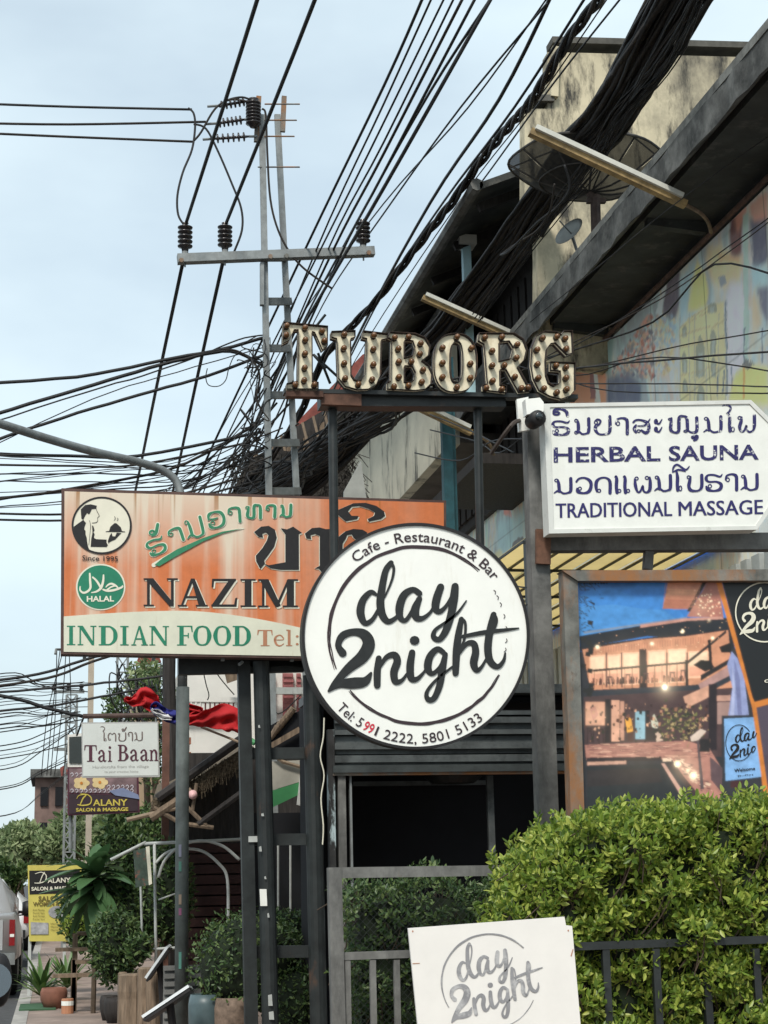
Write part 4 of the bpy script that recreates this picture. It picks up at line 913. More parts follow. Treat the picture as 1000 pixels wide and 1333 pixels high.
Pw.arc('Tel: 5', 541.5, 829, 139.5, 222, 238.5, 12.5, .004, True); Pw.arc('1', 541.5, 829, 139.5, 247.0, 248.2, 12.5, 0, True); Pw.arc('2222, 5801 5133', 541.5, 829, 139.5, 252, 309, 12.5, .004, True)
Pw.build('black_lettering', K['maroon'] if 0 else mat('dark_brown_print', (.035,.02,.025), .55, .1, 10), rs)
Pw = Pen(CY, .0018, .0085); Pw.arc('99', 541.5, 829, 139.5, 239.8, 245.6, 12.5, .012, True); Pw.build('red_lettering', K['redp'], rs)
for x in (470, 610):
    b = MB(); b.bar(ay(x, 905 if x < 500 else 900, CY+.3), ay(x, 760, CY+.3), .05, .05, up=(0,1,0)); b.build('back_strut', K['black'], rs)
b = MB(); b.bar(ay(430,800,CY+.35), ay(672,800,CY+.35), .05,.05); b.bar(ay(470,900,CY+.35), ay(640,898,CY+.35), .05,.05); b.build('crossbar', K['black'], rs)

# --- herbal sauna sign, its post and beam
HY = 12.75
hp = thing('sign_post', 'stained grey steel post and beam holding the massage sign', 'post', (ay(710,1150,12.95).x, 12.95, .1))
pole(12.95, 694, 530, 712, 1075, .155, K['postgrey'], 'post', hp)
b = MB(); b.bar(ay(712,708,12.95), ay(1110,706,12.95), .14, .14); b.build('beam', K['postgrey'], hp)
b = MB(); b.bar(ay(707,690,12.83), ay(707,735,12.83), .12, .04, up=(0,1,0)); b.build('rusted_gusset', mat('rust_gusset', (.16,.08,.05), .85, .3, 7), hp)
b = MB(); b.bar(ay(845,712,12.95), ay(843,742,12.95), .07,.07, up=(0,1,0)); b.build('hanger', K['postgrey'], hp); b = MB(); b.bar(ay(1040,712,12.95), ay(1040,742,12.95), .07,.07, up=(0,1,0)); b.build('hanger', K['postgrey'], hp)
b = MB(); b.bar(ay(707,580,12.8), ay(711,654,12.8), .035,.03, up=(0,1,0)); b.build('side_strip', K['white'], hp)
hs = thing('massage_sign', 'white cut-cornered box sign with worn navy Lao and English lettering', 'sign', ay(715,694,HY))
octo = [(708,526),(978,521),(1014,556),(1014,650),(986,690),(715,695)]
inn = [(716,530.5),(976,526),(1009,559),(1008,648),(984,685),(721,689.5)]
b = MB(); slab(b, [octo, inn], HY, .16); b.build('frame', mat('sign_frame_white', (.66,.67,.63), .45, .06, 5, stain=((.3,.29,.26), .6, .8, 5, (1,1,1))), hs)
b = MB(); slab(b, [inn], HY-.14, .008); b.build('panel', K['white'], hs)
Q = HY-.15
Pa = Pen(Q, .0018, 0)
H1 = Aff([(0,0),(1,0),(0,1)], [(700,515),(700.16,515),(700,515.16)]); H2 = Aff([(0,0),(1,0),(0,1)], [(840,515),(840.16,515),(840,515.16)])
G1 = [('h',(118,205,262,322)),('i',(122,112,250,170)),('m',(298,188,432,315)),('y',(458,180,602,318)),('A',(628,185,748,312)),('s',(772,190,918,308)),('a',(945,190,1020,305))]
for ch, bx in G1: Pa.lao(ch, [bx], 27, H1)
G2 = [('Q',(190,170,440,302)),('u',(375,325,435,368)),('n',(478,172,632,300)),('I',(655,160,740,298)),('P',(748,165,902,298))]
for ch, bx in G2: Pa.lao(ch, [bx], 27, H2)
Pa.line('HERBAL', 721, 602, 860, 600, 18.5, .022); Pa.line('SAUNA', 871, 600, 988, 598, 18.3, .022)
Pa.build('upper_lettering', K['navy'], hs)
Pa = Pen(Q, .0018, 0)
for ch, bx in [('n',(135,675,285,798)),('w',(312,672,442,796)),('d',(468,668,600,795)),('E',(622,658,760,798)),('p',(785,655,935,790))]: Pa.lao(ch, [bx], 27, H1)
for ch, bx in [('n',(78,650,220,778)),('U',(232,640,312,778)),('b',(335,648,475,778)),('h',(490,640,630,778)),('A',(648,642,762,770)),('n',(780,642,925,770))]: Pa.lao(ch, [bx], 27, H2)
Pa.line('TRADITIONAL', 723.5, 674.5, 874.5, 672, 18.5, dbl=.9); Pa.line('MASSAGE', 883.5, 672, 993, 669.5, 18.5, dbl=.9)
Pa.build('lower_lettering', K['navy2'], hs)

# security camera on the post
sc = thing('security_camera', 'white and black security camera on top of the grey sign post', 'camera', ay(693,556,12.7))
b = MB(); b.poly([[(673,520),(688,517),(690,560),(676,562)]], 12.78, .04); b.build('wall_plate', K['acryl'], sc)
b = MB(); b.poly([[(684,520),(703,518),(708,524),(708,536),(686,540)]], 12.62, .1); b.build('hood', K['acryl'], sc)
b = MB(); p = ay(697,545,12.55); b.lathe(p+Vector((0,.12,0)), [(.055,0),(.068,.05),(.066,.2),(.05,.22)], 16, (0,-1,-.1)); b.build('body', K['blackp'], sc, True)
b = MB(); b.lathe(p+Vector((0,-.1,-.01)), [(.028,0),(.03,.012),(.02,.02)], 14, (0,-1,-.1)); b.build('lens', K['glass'], sc, True)
b = MB(); b.tube(catmull([ay(676,548,12.75), ay(668,552,12.6), ay(655,568,12.7), ay(640,590,13)], 4), .018, 6); b.build('conduit', mat('conduit', (.09,.07,.06), .8, .2, 8), sc)

# --- framed poster
BY = 12.6
po = thing('framed_poster', 'big rusty framed poster showing the bar lit at dusk', 'billboard', (ay(750,1200,BY).x, BY, .1))
b = MB(); b.poly([[(733,744),(752,744),(765,1200),(748,1200)]], BY+.1, .13)
b.build('left_frame', K['rust'], po)
b = MB(); b.poly([[(732,743),(1112,741),(1112,756),(752.5,756.5)]], BY+.1, .16); b.build('top_frame', K['rust'], po)
b = MB(); b.poly([[(1098,757),(1112,757),(1116,1200),(1102,1200)]], BY+.1, .13); b.build('right_frame', K['rust'], po)
b = MB(); b.poly([[(736,690+60),(744,750),(757,1190),(748,1190)]], BY+.12, .02); b.build('edge_strip', K['postgrey'], po)
b = MB(); b.poly([[(752,757),(1098,757),(1102,1170),(765,1170)]], BY+.06, .02); b.build('sheet', flat('poster_ground', (.03,.03,.035)), po)
PB = BY+.036; pic = []
B1 = lambda x, y: (700+x/3.3333, 720+y/3.3333)
pc = {}
layer = [0]
def boost(c):
    l = .3*c[0]+.6*c[1]+.1*c[2]
    if c[2] > c[0]: return c
    if l > .16 or c[0] > .3: return (min(.97, c[0]*1.25), c[1]*1.08, c[2]*.92)
    return (c[0]*.75, c[1]*.6, c[2]*.6)
CK = 3.0; CX0, CY0 = 160, 118
pic = Canvas(390, 460, (.03,.03,.035), 5)
cz = lambda x, y: ((x-CX0)/CK, (y-CY0)/CK)
def pp(c, pts, soft=0, al=1.0): pic.poly([cz(x, y) for x, y in pts], boost(c), soft, al)
def prect(c, x0, y0, x1, y1, sk=0): pp(c, [(x0,y0),(x1,y0+sk),(x1,y1+sk),(x0,y1)])
def ppix(c, x, y, r):
    pp(c, [(x+r*math.cos(i*1.047), y+r*math.sin(i*1.047)) for i in range(6)])
skyc = [(.035,.17,.50),(.04,.20,.56),(.05,.23,.60),(.07,.27,.62)]
pp(skyc[1], [(165,124),(1325,124),(1325,420),(180,440)])
pp(skyc[2], [(170,180),(300,150),(430,200),(560,190),(640,300),(180,420)]); pp(skyc[3], [(180,240),(330,230),(450,250),(540,255),(600,300),(185,390)]); pp(skyc[0], [(170,124),(470,124),(380,150),(230,160),(168,200)])
#pp((.10,.30,.66), [(360,170),(440,150),(480,190),(450,230),(380,225)])
pp((.50,.24,.17), [(560,122),(735,122),(652,252),(536,250)]); pp((.60,.33,.22), [(560,160),(700,165),(680,190),(550,190)]); pp((.36,.15,.11), [(548,205),(675,212),(655,250),(536,250)])
pp((.33,.15,.13), [(735,122),(775,122),(800,290),(640,285)]); pp((.03,.03,.03), [(712,122),(730,122),(655,262),(640,262)])
random.seed(12)
for k in range(60): ppix(random.choice([(.75,.5,.38),(.55,.25,.2),(.85,.7,.55)]), random.uniform(672,790), random.uniform(160,282), random.uniform(2,5))
pp((.018,.02,.025), [(180,372),(640,290),(815,290),(850,400),(470,372),(185,425)]); pp((.018,.02,.025), [(180,420),(830,330),(850,430),(185,440)])
pp((.20,.26,.36), [(200,352),(640,286),(640,294),(200,362)]); pp((.45,.26,.24), [(440,322),(640,292),(790,284),(800,296),(640,304),(440,335)])
pp((.52,.27,.18), [(195,432),(470,385),(640,372),(820,345),(840,600),(640,620),(230,610)]) 
for k in range(46): x = 215+k*11; pp((.40,.19,.13), [(x,428-k*1.2),(x+4,427-k*1.2),(x+4,452-k*1.1),(x,453-k*1.1)])
for (x0, y0, x1, y1) in ((224,458,292,590),(300,455,358,590),(364,446,436,590),(472,436,550,582),(558,430,640,580),(646,440,735,560)):
    prect((.78,.50,.37), x0, y0, x1, y1, -4); prect((.86,.64,.50), x0+6, y0+8, x1-6, y0+62, -4); prect((.66,.36,.27), x0+4, y1-50, x1-4, y1-10, -3)
for x in (296,361,440,465,554,642): pp((.10,.05,.06), [(x-3,445),(x+3,445),(x+4,600),(x-2,600)])
pp((.03,.02,.025), [(436,430),(466,428),(468,600),(438,602)])
pp((.02,.02,.02), [(240,520),(640,485),(640,494),(240,530)]); 
for x in range(245,640,32): pp((.04,.03,.03), [(x,524-(x-240)*.085),(x+2,524-(x-240)*.085),(x+2,606),(x,606)])
pp((.02,.02,.02), [(440,500),(452,500),(452,606),(440,606)]); pp((.02,.02,.02), [(632,478),(644,478),(648,600),(634,600)])
pp((.03,.03,.03), [(638,486),(810,345),(812,358),(642,498)]); pp((.03,.03,.03), [(700,545),(830,470),(832,490),(700,570)]); pp((.025,.025,.02), [(668,500),(700,478),(740,480),(760,510),(720,530)])
pp((.02,.02,.02), [(730,390),(744,385),(752,520),(740,525)]); pp((.02,.02,.015), [(780,420),(830,400),(835,445),(790,445)])
for (x, y) in ((310,550),(388,540),(465,535),(578,530),(624,522)): prect((.13,.07,.07), x-11, y, x+11, y+6, 0); pp((.10,.05,.05), [(x-9,y+6),(x-5,y+6),(x-10,y+45),(x-14,y+45)]); pp((.10,.05,.05), [(x+5,y+6),(x+9,y+6),(x+14,y+45),(x+10,y+45)])
pp((.03,.035,.045), [(235,610),(640,590),(700,585),(830,500),(850,560),(700,640),(620,670),(240,665)]); pp((.36,.24,.25), [(690,585),(830,500),(840,540),(700,610)])
pp((.10,.07,.07), [(200,640),(850,600),(860,900),(205,905)])
prect((.58,.34,.26), 208, 662, 290, 765); pp((.45,.22,.2), [(225,690),(250,680),(262,720),(240,745)]); prect((.62,.38,.3), 318, 655, 352, 835); prect((.5,.3,.24), 355, 660, 372, 830); prect((.035,.03,.03), 290, 650, 316, 840)
pp((.7,.38,.07), [(376,740),(388,722),(402,738),(410,790),(385,800)]); pp((.25,.12,.09), [(382,722),(394,715),(396,730),(386,734)]); prect((.10,.05,.04), 386, 795, 408, 835)
prect((.30,.50,.58), 420, 705, 462, 825); prect((.03,.03,.03), 462, 700, 480, 830); pp((.5,.55,.5), [(485,735),(500,715),(520,760),(510,785),(490,770)]); pp((.04,.04,.04), [(470,770),(520,780),(525,830),(470,830)]); pp((.55,.45,.4), [(505,800),(525,788),(538,830),(510,838)])
for k in range(150):
    x, y = random.gauss(590,60), random.gauss(745,45)
    if 480 < x < 735 and 640 < y < 850: pp(random.choice([(.06,.09,.04),(.16,.18,.07),(.32,.27,.14),(.03,.05,.03),(.10,.11,.05)]), [(x,y),(x+random.uniform(5,16),y+random.uniform(-12,4)),(x+random.uniform(4,14),y+random.uniform(3,10)),(x-4,y+6)])
pp((.55,.34,.27), [(625,640),(735,590),(738,640),(640,690)]); prect((.03,.025,.03), 735, 585, 770, 875, -3); prect((.42,.27,.24), 770, 635, 830, 660, -2); prect((.28,.2,.2), 772, 665, 830, 760, -3)
for (x, y) in ((225,800),(250,795),(275,805),(300,800)): prect((.03,.02,.02), x-12, y-25, x+10, y-20); pp((.05,.03,.03), [(x-9,y-20),(x-5,y-20),(x-8,y+45),(x-12,y+45)]); pp((.05,.03,.03), [(x+4,y-20),(x+8,y-20),(x+12,y+40),(x+8,y+40)])
pp((.36,.19,.17), [(205,850),(640,832),(735,860),(790,950),(790,1080),(700,1090),(575,912),(212,918)])
for k in range(26): x, y = random.uniform(215,640), random.uniform(845,900); pp(random.choice([(.5,.3,.26),(.25,.12,.11),(.62,.42,.36)]), [(x,y),(x+random.uniform(20,70),y-1),(x+random.uniform(20,60),y+3),(x-3,y+3)])
for k in range(30): u = random.random(); x, y = 600+u*110+random.uniform(-25,30), 915+u*110; pp(random.choice([(.55,.38,.33),(.22,.12,.11),(.72,.58,.48)]), [(x,y),(x+random.uniform(14,34),y+8),(x+random.uniform(12,30),y+13),(x-2,y+4)])
pp((.035,.03,.035), [(212,905),(530,900),(530,918),(212,922)]); pp((.5,.33,.28), [(215,924),(380,918),(380,932),(216,938)]); pp((.72,.6,.5), [(535,908),(572,905),(574,920),(537,922)])
pp((.022,.026,.028), [(214,945),(530,932),(640,1090),(640,1400),(220,1400)]); pp((.045,.045,.045), [(214,960),(520,950),(535,1010),(216,1030)]); pp((.5,.34,.31), [(530,930),(545,930),(640,1075),(625,1085)]); pp((.07,.05,.05), [(560,930),(575,925),(715,1090),(690,1095)])
random.seed(77)
for k in range(26):      # ceiling boards and fairy lights under the pink roof
    x = 548+k*6; pp((.40,.19,.13), [(x,126+k*.4),(x+1.6,126+k*.4),(x-8,246),(x-10,246)])
for k in range(60): x, y = random.uniform(215,820), random.uniform(360,470); ppix(random.choice([(.7,.42,.28),(.5,.25,.17),(.85,.6,.42)]), x, y-(x-215)*.1, random.uniform(1.2,2.8))
for k in range(70):      # people, stools and glasses along the terrace rail
    x = random.uniform(228,636); y = 590-(x-228)*.045; h_ = random.uniform(10,34); pp(random.choice([(.05,.03,.03),(.12,.06,.05),(.2,.09,.07),(.3,.15,.1)]), [(x,y-h_),(x+random.uniform(2,7),y-h_+2),(x+random.uniform(2,8),y),(x-2,y)])
for k in range(130):     # dim clutter of the lower bar
    x, y = random.uniform(205,735), random.uniform(668,838); s_ = random.uniform(3,13); pp(random.choice([(.03,.02,.02),(.05,.03,.03),(.14,.07,.05),(.4,.22,.16),(.6,.38,.28),(.04,.05,.03),(.25,.14,.1)]), [(x,y),(x+s_,y-random.uniform(0,4)),(x+s_*.8,y+s_*1.3),(x-1,y+s_)])
for k in range(120):     # wet deck reflections
    x, y = random.uniform(210,735), random.uniform(842,905); s_ = random.uniform(8,40); pp(random.choice([(.5,.3,.24),(.2,.1,.09),(.62,.4,.32),(.3,.15,.13),(.72,.52,.42),(.15,.08,.08)]), [(x,y),(x+s_,y-.8),(x+s_,y+.8),(x,y+1.6)])
for k in range(60):
    u = random.random(); x, y = 570+u*150+random.uniform(-14,50), 905+u*150; s_ = random.uniform(6,24); pp(random.choice([(.6,.4,.33),(.15,.08,.08),(.8,.66,.54),(.3,.17,.15)]), [(x,y),(x+s_,y+3),(x+s_*.8,y+6),(x-2,y+3)])
for k in range(70):      # narrow leaves of the plants beside the path
    x, y = random.gauss(640,45), random.gauss(760,40); an = random.uniform(0,3.1); L_ = random.uniform(10,26)
    if x < 735: pp(random.choice([(.2,.22,.09),(.35,.32,.16),(.08,.1,.04),(.5,.42,.25)]), [(x,y),(x+L_*.5*math.cos(an)+2,y-L_*.5*math.sin(an)),(x+L_*math.cos(an),y-L_*math.sin(an)),(x+L_*.5*math.cos(an)-2,y-L_*.5*math.sin(an)+2)])
for k in range(80):      # bamboo leaves against the dusk sky
    x, y = 176+abs(random.gauss(0,34)), random.uniform(128,350) if k % 3 else random.uniform(126,150); an = random.uniform(-1.2,.5); L_ = random.uniform(12,30)
    pp((.03,.05,.03), [(x,y),(x+L_*.5*math.cos(an)+1,y-L_*.5*math.sin(an)-2),(x+L_*math.cos(an),y-L_*math.sin(an)),(x+L_*.5*math.cos(an)-1,y-L_*.5*math.sin(an)+2)])
ppix((.95,.85,.65), 545, 598, 13); ppix((1,.96,.85), 545, 598, 7)
for (x, y, r_) in ((600,932,16),(668,982,18),(258,420,9),(490,405,8),(620,350,11),(752,380,7),(645,960,10)): ppix((.85,.66,.5), x, y, r_); ppix((.97,.88,.75), x, y, r_*.5)
ppix((.03,.03,.03), 612, 344, 7)
pp((.55,.5,.48), [(655,815),(700,780),(725,790),(690,830),(660,835)]); pp((.12,.11,.12), [(683,830),(692,830),(715,1040),(700,1042)]); prect((.03,.03,.03), 695, 825, 740, 880)
pp((.28,.32,.55), [(835,440),(860,470),(890,560),(910,720),(820,722),(838,600),(815,500)]); pp((.18,.2,.38), [(845,470),(870,560),(880,720),(862,720),(850,560)]); pp((.42,.46,.68), [(838,500),(850,600),(845,722),(828,722),(838,620)])
pp((.03,.03,.035), [(792,722),(940,722),(1010,1010),(1010,1060),(790,1060)]); pp((.22,.42,.72), [(802,736),(930,730),(985,985),(808,1005)]); prect((.08,.03,.03), 830, 1005, 880, 1035)
pp((.16,.12,.13), [(740,900),(795,950),(792,1055),(745,1000)])
for k in range(1):
    for j in range(3):
        x, y = 185+random.uniform(-5,70), 150+random.uniform(-15,120); pp((.012,.018,.012), [(x,y),(x+random.uniform(14,38),y+random.uniform(4,24)),(x+random.uniform(20,34),y+random.uniform(24,36)),(x+8,y+9)])
for j in range(10): x = 180+j*12; pp((.012,.02,.012), [(x,124),(x+14,124),(x+12,136+random.uniform(0,12)),(x+4,132)])
for j in range(14): x, y = random.uniform(180,225), random.uniform(300,640); pp((.03,.035,.03), [(x,y),(x+22,y+4),(x+18,y+24),(x-3,y+18)])
pp((.008,.009,.010), [(792,122),(1325,122),(1325,590),(935,668),(925,660)]); pp((.08,.06,.085), [(940,690),(1325,600),(1325,1400),(1040,1400)])
pp((.5,.19,.035), [(765,122),(790,122),(925,640),(942,680),(1045,1400),(1020,1400),(925,690)]); pp((.5,.19,.035), [(928,665),(1330,560),(1330,584),(935,690)])
h_, w_ = pic.h, pic.w
pic.a = np.where(np.arange(w_)[None, :, None] < (790-CX0)/CK+(np.arange(h_)[:, None, None])*.26, pic.a*(.72+.56*pic.fbm(h_, w_, 9)[..., None]), pic.a)
pic.a = pic.blur(pic.a, 1)*.45+pic.a*.55
for (x, y, r_, k) in ((545,598,11,.95),(545,598,30,.30),(600,932,10,.7),(668,982,12,.8),(630,950,40,.25),(258,420,7,.7),(490,405,7,.6),(750,380,6,.6),(380,500,60,.16),(560,490,60,.18),(250,720,30,.2),(700,250,30,.12),(430,870,90,.07),(620,350,4,.8),(735,300,5,.5)): pic.glow(*cz(x, y), r_/CK, (1.0,.78,.52), k)
x_, y_ = B1(CX0, CY0), 0
_p0, _px, _py = np.array(ay(*B1(CX0,CY0),PB)), np.array(ay(*B1(CX0+CK*(w_-1),CY0),PB)), np.array(ay(*B1(CX0,CY0+CK*(h_-1)),PB)); _pq = np.array(ay(*B1(CX0+CK*(w_-1),CY0+CK*(h_-1)),PB))
def pf(i, j):
    u, v = (i/(w_-1))[:, None], (j/(h_-1))[:, None]; return _p0*(1-u)*(1-v)+_px*u*(1-v)+_py*(1-u)*v+_pq*u*v
pic.mesh('picture_print', pf, po, .38)
PL = Pen(PB-.004, .0012, 0)
S_ = .1025; TL = Aff([(60,655),(1060,655),(60,-345)], [B1(878,355), (B1(878,355)[0]+102, B1(878,355)[1]-6), (B1(878,355)[0]-3, B1(878,355)[1]-102)])
script(PL, TL); PL.ell(*B1(985,258), 38.5, 39.5, .955)
PL.line('open daily', *B1(985,565), *B1(1180,540), 6, .01); PL.build('cream_script', K['creamp'], po)
PL = Pen(PB-.004, .0012, 0); TW = Aff([(60,655),(1060,655),(60,-345)], [B1(832,896), (B1(832,896)[0]+66, B1(832,896)[1]-8), (B1(832,896)[0]-3, B1(832,896)[1]-68)])
for st_ in SCRIPT[:16]: 
    if max(p[0] for p in st_) < 640: PL.stroke(st_, TW, n=3)
PL.stroke([(B1(875+58*math.cos(R(a)),825-78*math.sin(R(a)))+(.9,)) for a in range(40,330,12)])
PL.line('Welcome', *B1(855,952), *B1(945,942), 4, .02); PL.line('Buffet', *B1(870,972), *B1(938,965), 2, .0); PL.build('black_script', K['blackp'], po)

# --- white board at the bottom
WY = 8.7
wb = thing('white_board_sign', 'white board with grey brush script leaning in front of the hedge', 'sign', (ay(640,1333,WY).x, WY, .1))
b = MB(); b.poly([[(531.5,1209),(735,1194),(737,1205),(745,1206),(757,1345),(760,1400),(548,1400),(545,1345)]], WY, .02); b.build('board', K['board'], wb)
ZW = lambda x, y: (520+x/4, 1180+y/4)
TB = Aff([(345,70),(915,373),(60,655)], [ZW(365,190), ZW(745,320), ZW(272,606)])
Pq = Pen(WY, .0018, .0205); script(Pq, TB)
brush(Pq, *ZW(470,395), 62.5, 45, 212, 2.0, 20); brush(Pq, *ZW(475,400), 60, 288, 338, .9, 10); Pq.build('script_lettering', K['greyscript'], wb)
Pq = Pen(WY, .0018, .0205); 
for (x, y) in ((70,132),(880,128)): Pq.ell(*ZW(x,y), .9, 1.2)
Pq.stroke([(*ZW(70,300),.8),(*ZW(105,298),.8)]); Pq.stroke([(*ZW(895,260),1.4),(*ZW(905,225),.8)]); Pq.build('scratches', K['tan'], wb)
for x in (600, 700):
    b = MB(); b.bar(ay(x,1212,WY+.05), ay(x+8,1400,WY+.05), .04, .03, up=(0,1,0)); b.build('batten', K['wood'], wb)
for x in (560, 730):
    b = MB(); p = ay(x,1390,WY+.04); b.span((p.x-.03, WY+.02, .12), (p.x+.03, WY+.07, p.z+.15)); b.build('leg', K['wood'], wb)
# ------------------------------------------------------------------ bar front: roller slats, dark opening
KY = 15.0
ki = thing('bar_front', 'dark open bar front with grey roller slats behind the round sign', 'building', (ay(560,1200,KY).x, KY, .12))
def kb(name, m, x0, y0, x1, y1, Y=KY, d_=.12, to_ground=False):
    a, c = ay(x0,y0,Y), ay(x1,y1,Y); z0 = .13 if to_ground else c.z
    b = MB(); b.span((min(a.x,c.x), Y, z0), (max(a.x,c.x), Y+d_, a.z)); return b.build(name, m, ki)
for i in range(9):
    y = 926+i*8.3; kb('slat', K['shut'], 436, y, 752, y+(6.6 if i % 3 else 4.6), KY+(.0 if i % 2 else .05), .06)
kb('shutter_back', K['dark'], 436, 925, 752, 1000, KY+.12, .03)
kb('header', mat('header_beam', (.05,.06,.06), .6, .3, 4), 434, 997, 755, 1003.5, KY-.05, .1); kb('header_rail', K['rust'], 434, 1003.8, 755, 1007, KY-.03, .1)
kb('frame_post', K['postgrey'], 440, 1007, 452, 1140, KY, .1, True); kb('frame_post', K['galv'], 455, 1007, 460, 1140, KY+.03, .06, True)
kb('peeling_post', mat('peeling_blue', (.04,.04,.04), .8, .3, 3, stain=((.42,.52,.54), .5, .58, 4, (2,1,.5))), 427, 950, 438, 1140, KY, .1, True)
kb('mullion', K['shut'], 634, 1010, 646, 1125, KY+.3, .05, True)
kb('inner_rail', K['shut'], 460, 1018, 640, 1022, KY+1.2, .04)
xa, xb = ay(427,1100,KY).x, ay(1120,1100,KY).x
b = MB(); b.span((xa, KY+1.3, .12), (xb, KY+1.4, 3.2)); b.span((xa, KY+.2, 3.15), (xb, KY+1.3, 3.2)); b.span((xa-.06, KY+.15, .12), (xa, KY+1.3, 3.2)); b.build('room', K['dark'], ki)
b = MB(); b.span((xa-.05, KY-.0, 3.22), (7, KY+1.4, 3.3)); b.build('roof', K['shut'], ki)
b = MB(); b.lathe(ay(590,1012,KY+.8), [(.02,.05),(.25,.03),(.28,0),(.2,-.06)], 16); b.build('ceiling_lamp', K['black'], ki)
# loose cream cable and timber at the left edge of the bar front
b = MB(); b.tube(catmull([ay(418+x, y, KY-.2) for x, y in ((4,935),(3,960),(-1,985),(4,1010),(0,1040),(3,1075),(2,1100))], 4), .006, 5)
tag(b.build('loose_cable', K['creamp']), 'cream loose cable hanging down beside the bar front', 'cable')

# metal fence frame with wire netting, in front of the shaded hedge
FY = 11.6
fr = thing('netting_fence', 'grey steel fence with wire netting in front of the shaded hedge', 'fence', (ay(436,1333,FY).x, FY, .12))
pole(FY, 435, 1130, 440, 1333, .09, K['postgrey'], 'post', fr)
for (a_, c_, w_) in (((428,1137),(700,1133),.072), ((430,1246),(1120,1222),.05)):
    b = MB(); b.bar(ay(*a_,FY), ay(*c_,FY), w_, w_); b.build('rail', K['postgrey'], fr)
for x in (452, 485, 516):
    p = ay(x,1250,FY); b = MB(); b.span((p.x-.02,FY-.02,.12),(p.x+.02,FY+.02,p.z)); b.build('baluster', K['postgrey'], fr)
b = MB(); x0, x1, z0, z1 = ay(445,1200,FY).x, ay(760,1200,FY).x, .15, ay(500,1141,FY).z; st_ = .05; n_ = int((x1-x0)/st_)
H_ = z1-z0
for k in range(-int(H_/st_), n_):
    for sg in (1, -1):
        xs = x0+k*st_; p, q = (xs, z0), (xs+H_, z1)
        a0 = max(x0, p[0]); a1 = min(x1, q[0])
        if a1 <= a0: continue
        za, zb = z0+(a0-xs), z0+(a1-xs)
        if sg < 0: za, zb = z1-(a0-xs), z1-(a1-xs)
        b.bar((a0,FY+.03+.004*sg,za), (a1,FY+.03+.004*sg,zb), .002)
stuff(b.build('netting', K['black'], fr))
# black railing in front of the bright hedge
RY = 9.87
ra = thing('black_railing', 'low black railing half swallowed by the bright hedge', 'railing', (ay(850,1300,RY).x, RY, .12))
b = MB(); b.bar(ay(738,1233,RY), ay(1120,1219,RY), .05, .045); b.build('rail', K['black'], ra)
for k in range(7):
    x = 788+k*65; p = ay(x,1240,RY); b = MB(); b.span((p.x-.022,RY-.02,.12),(p.x+.022,RY+.02,p.z+.02)); b.build('baluster', K['black'], ra)

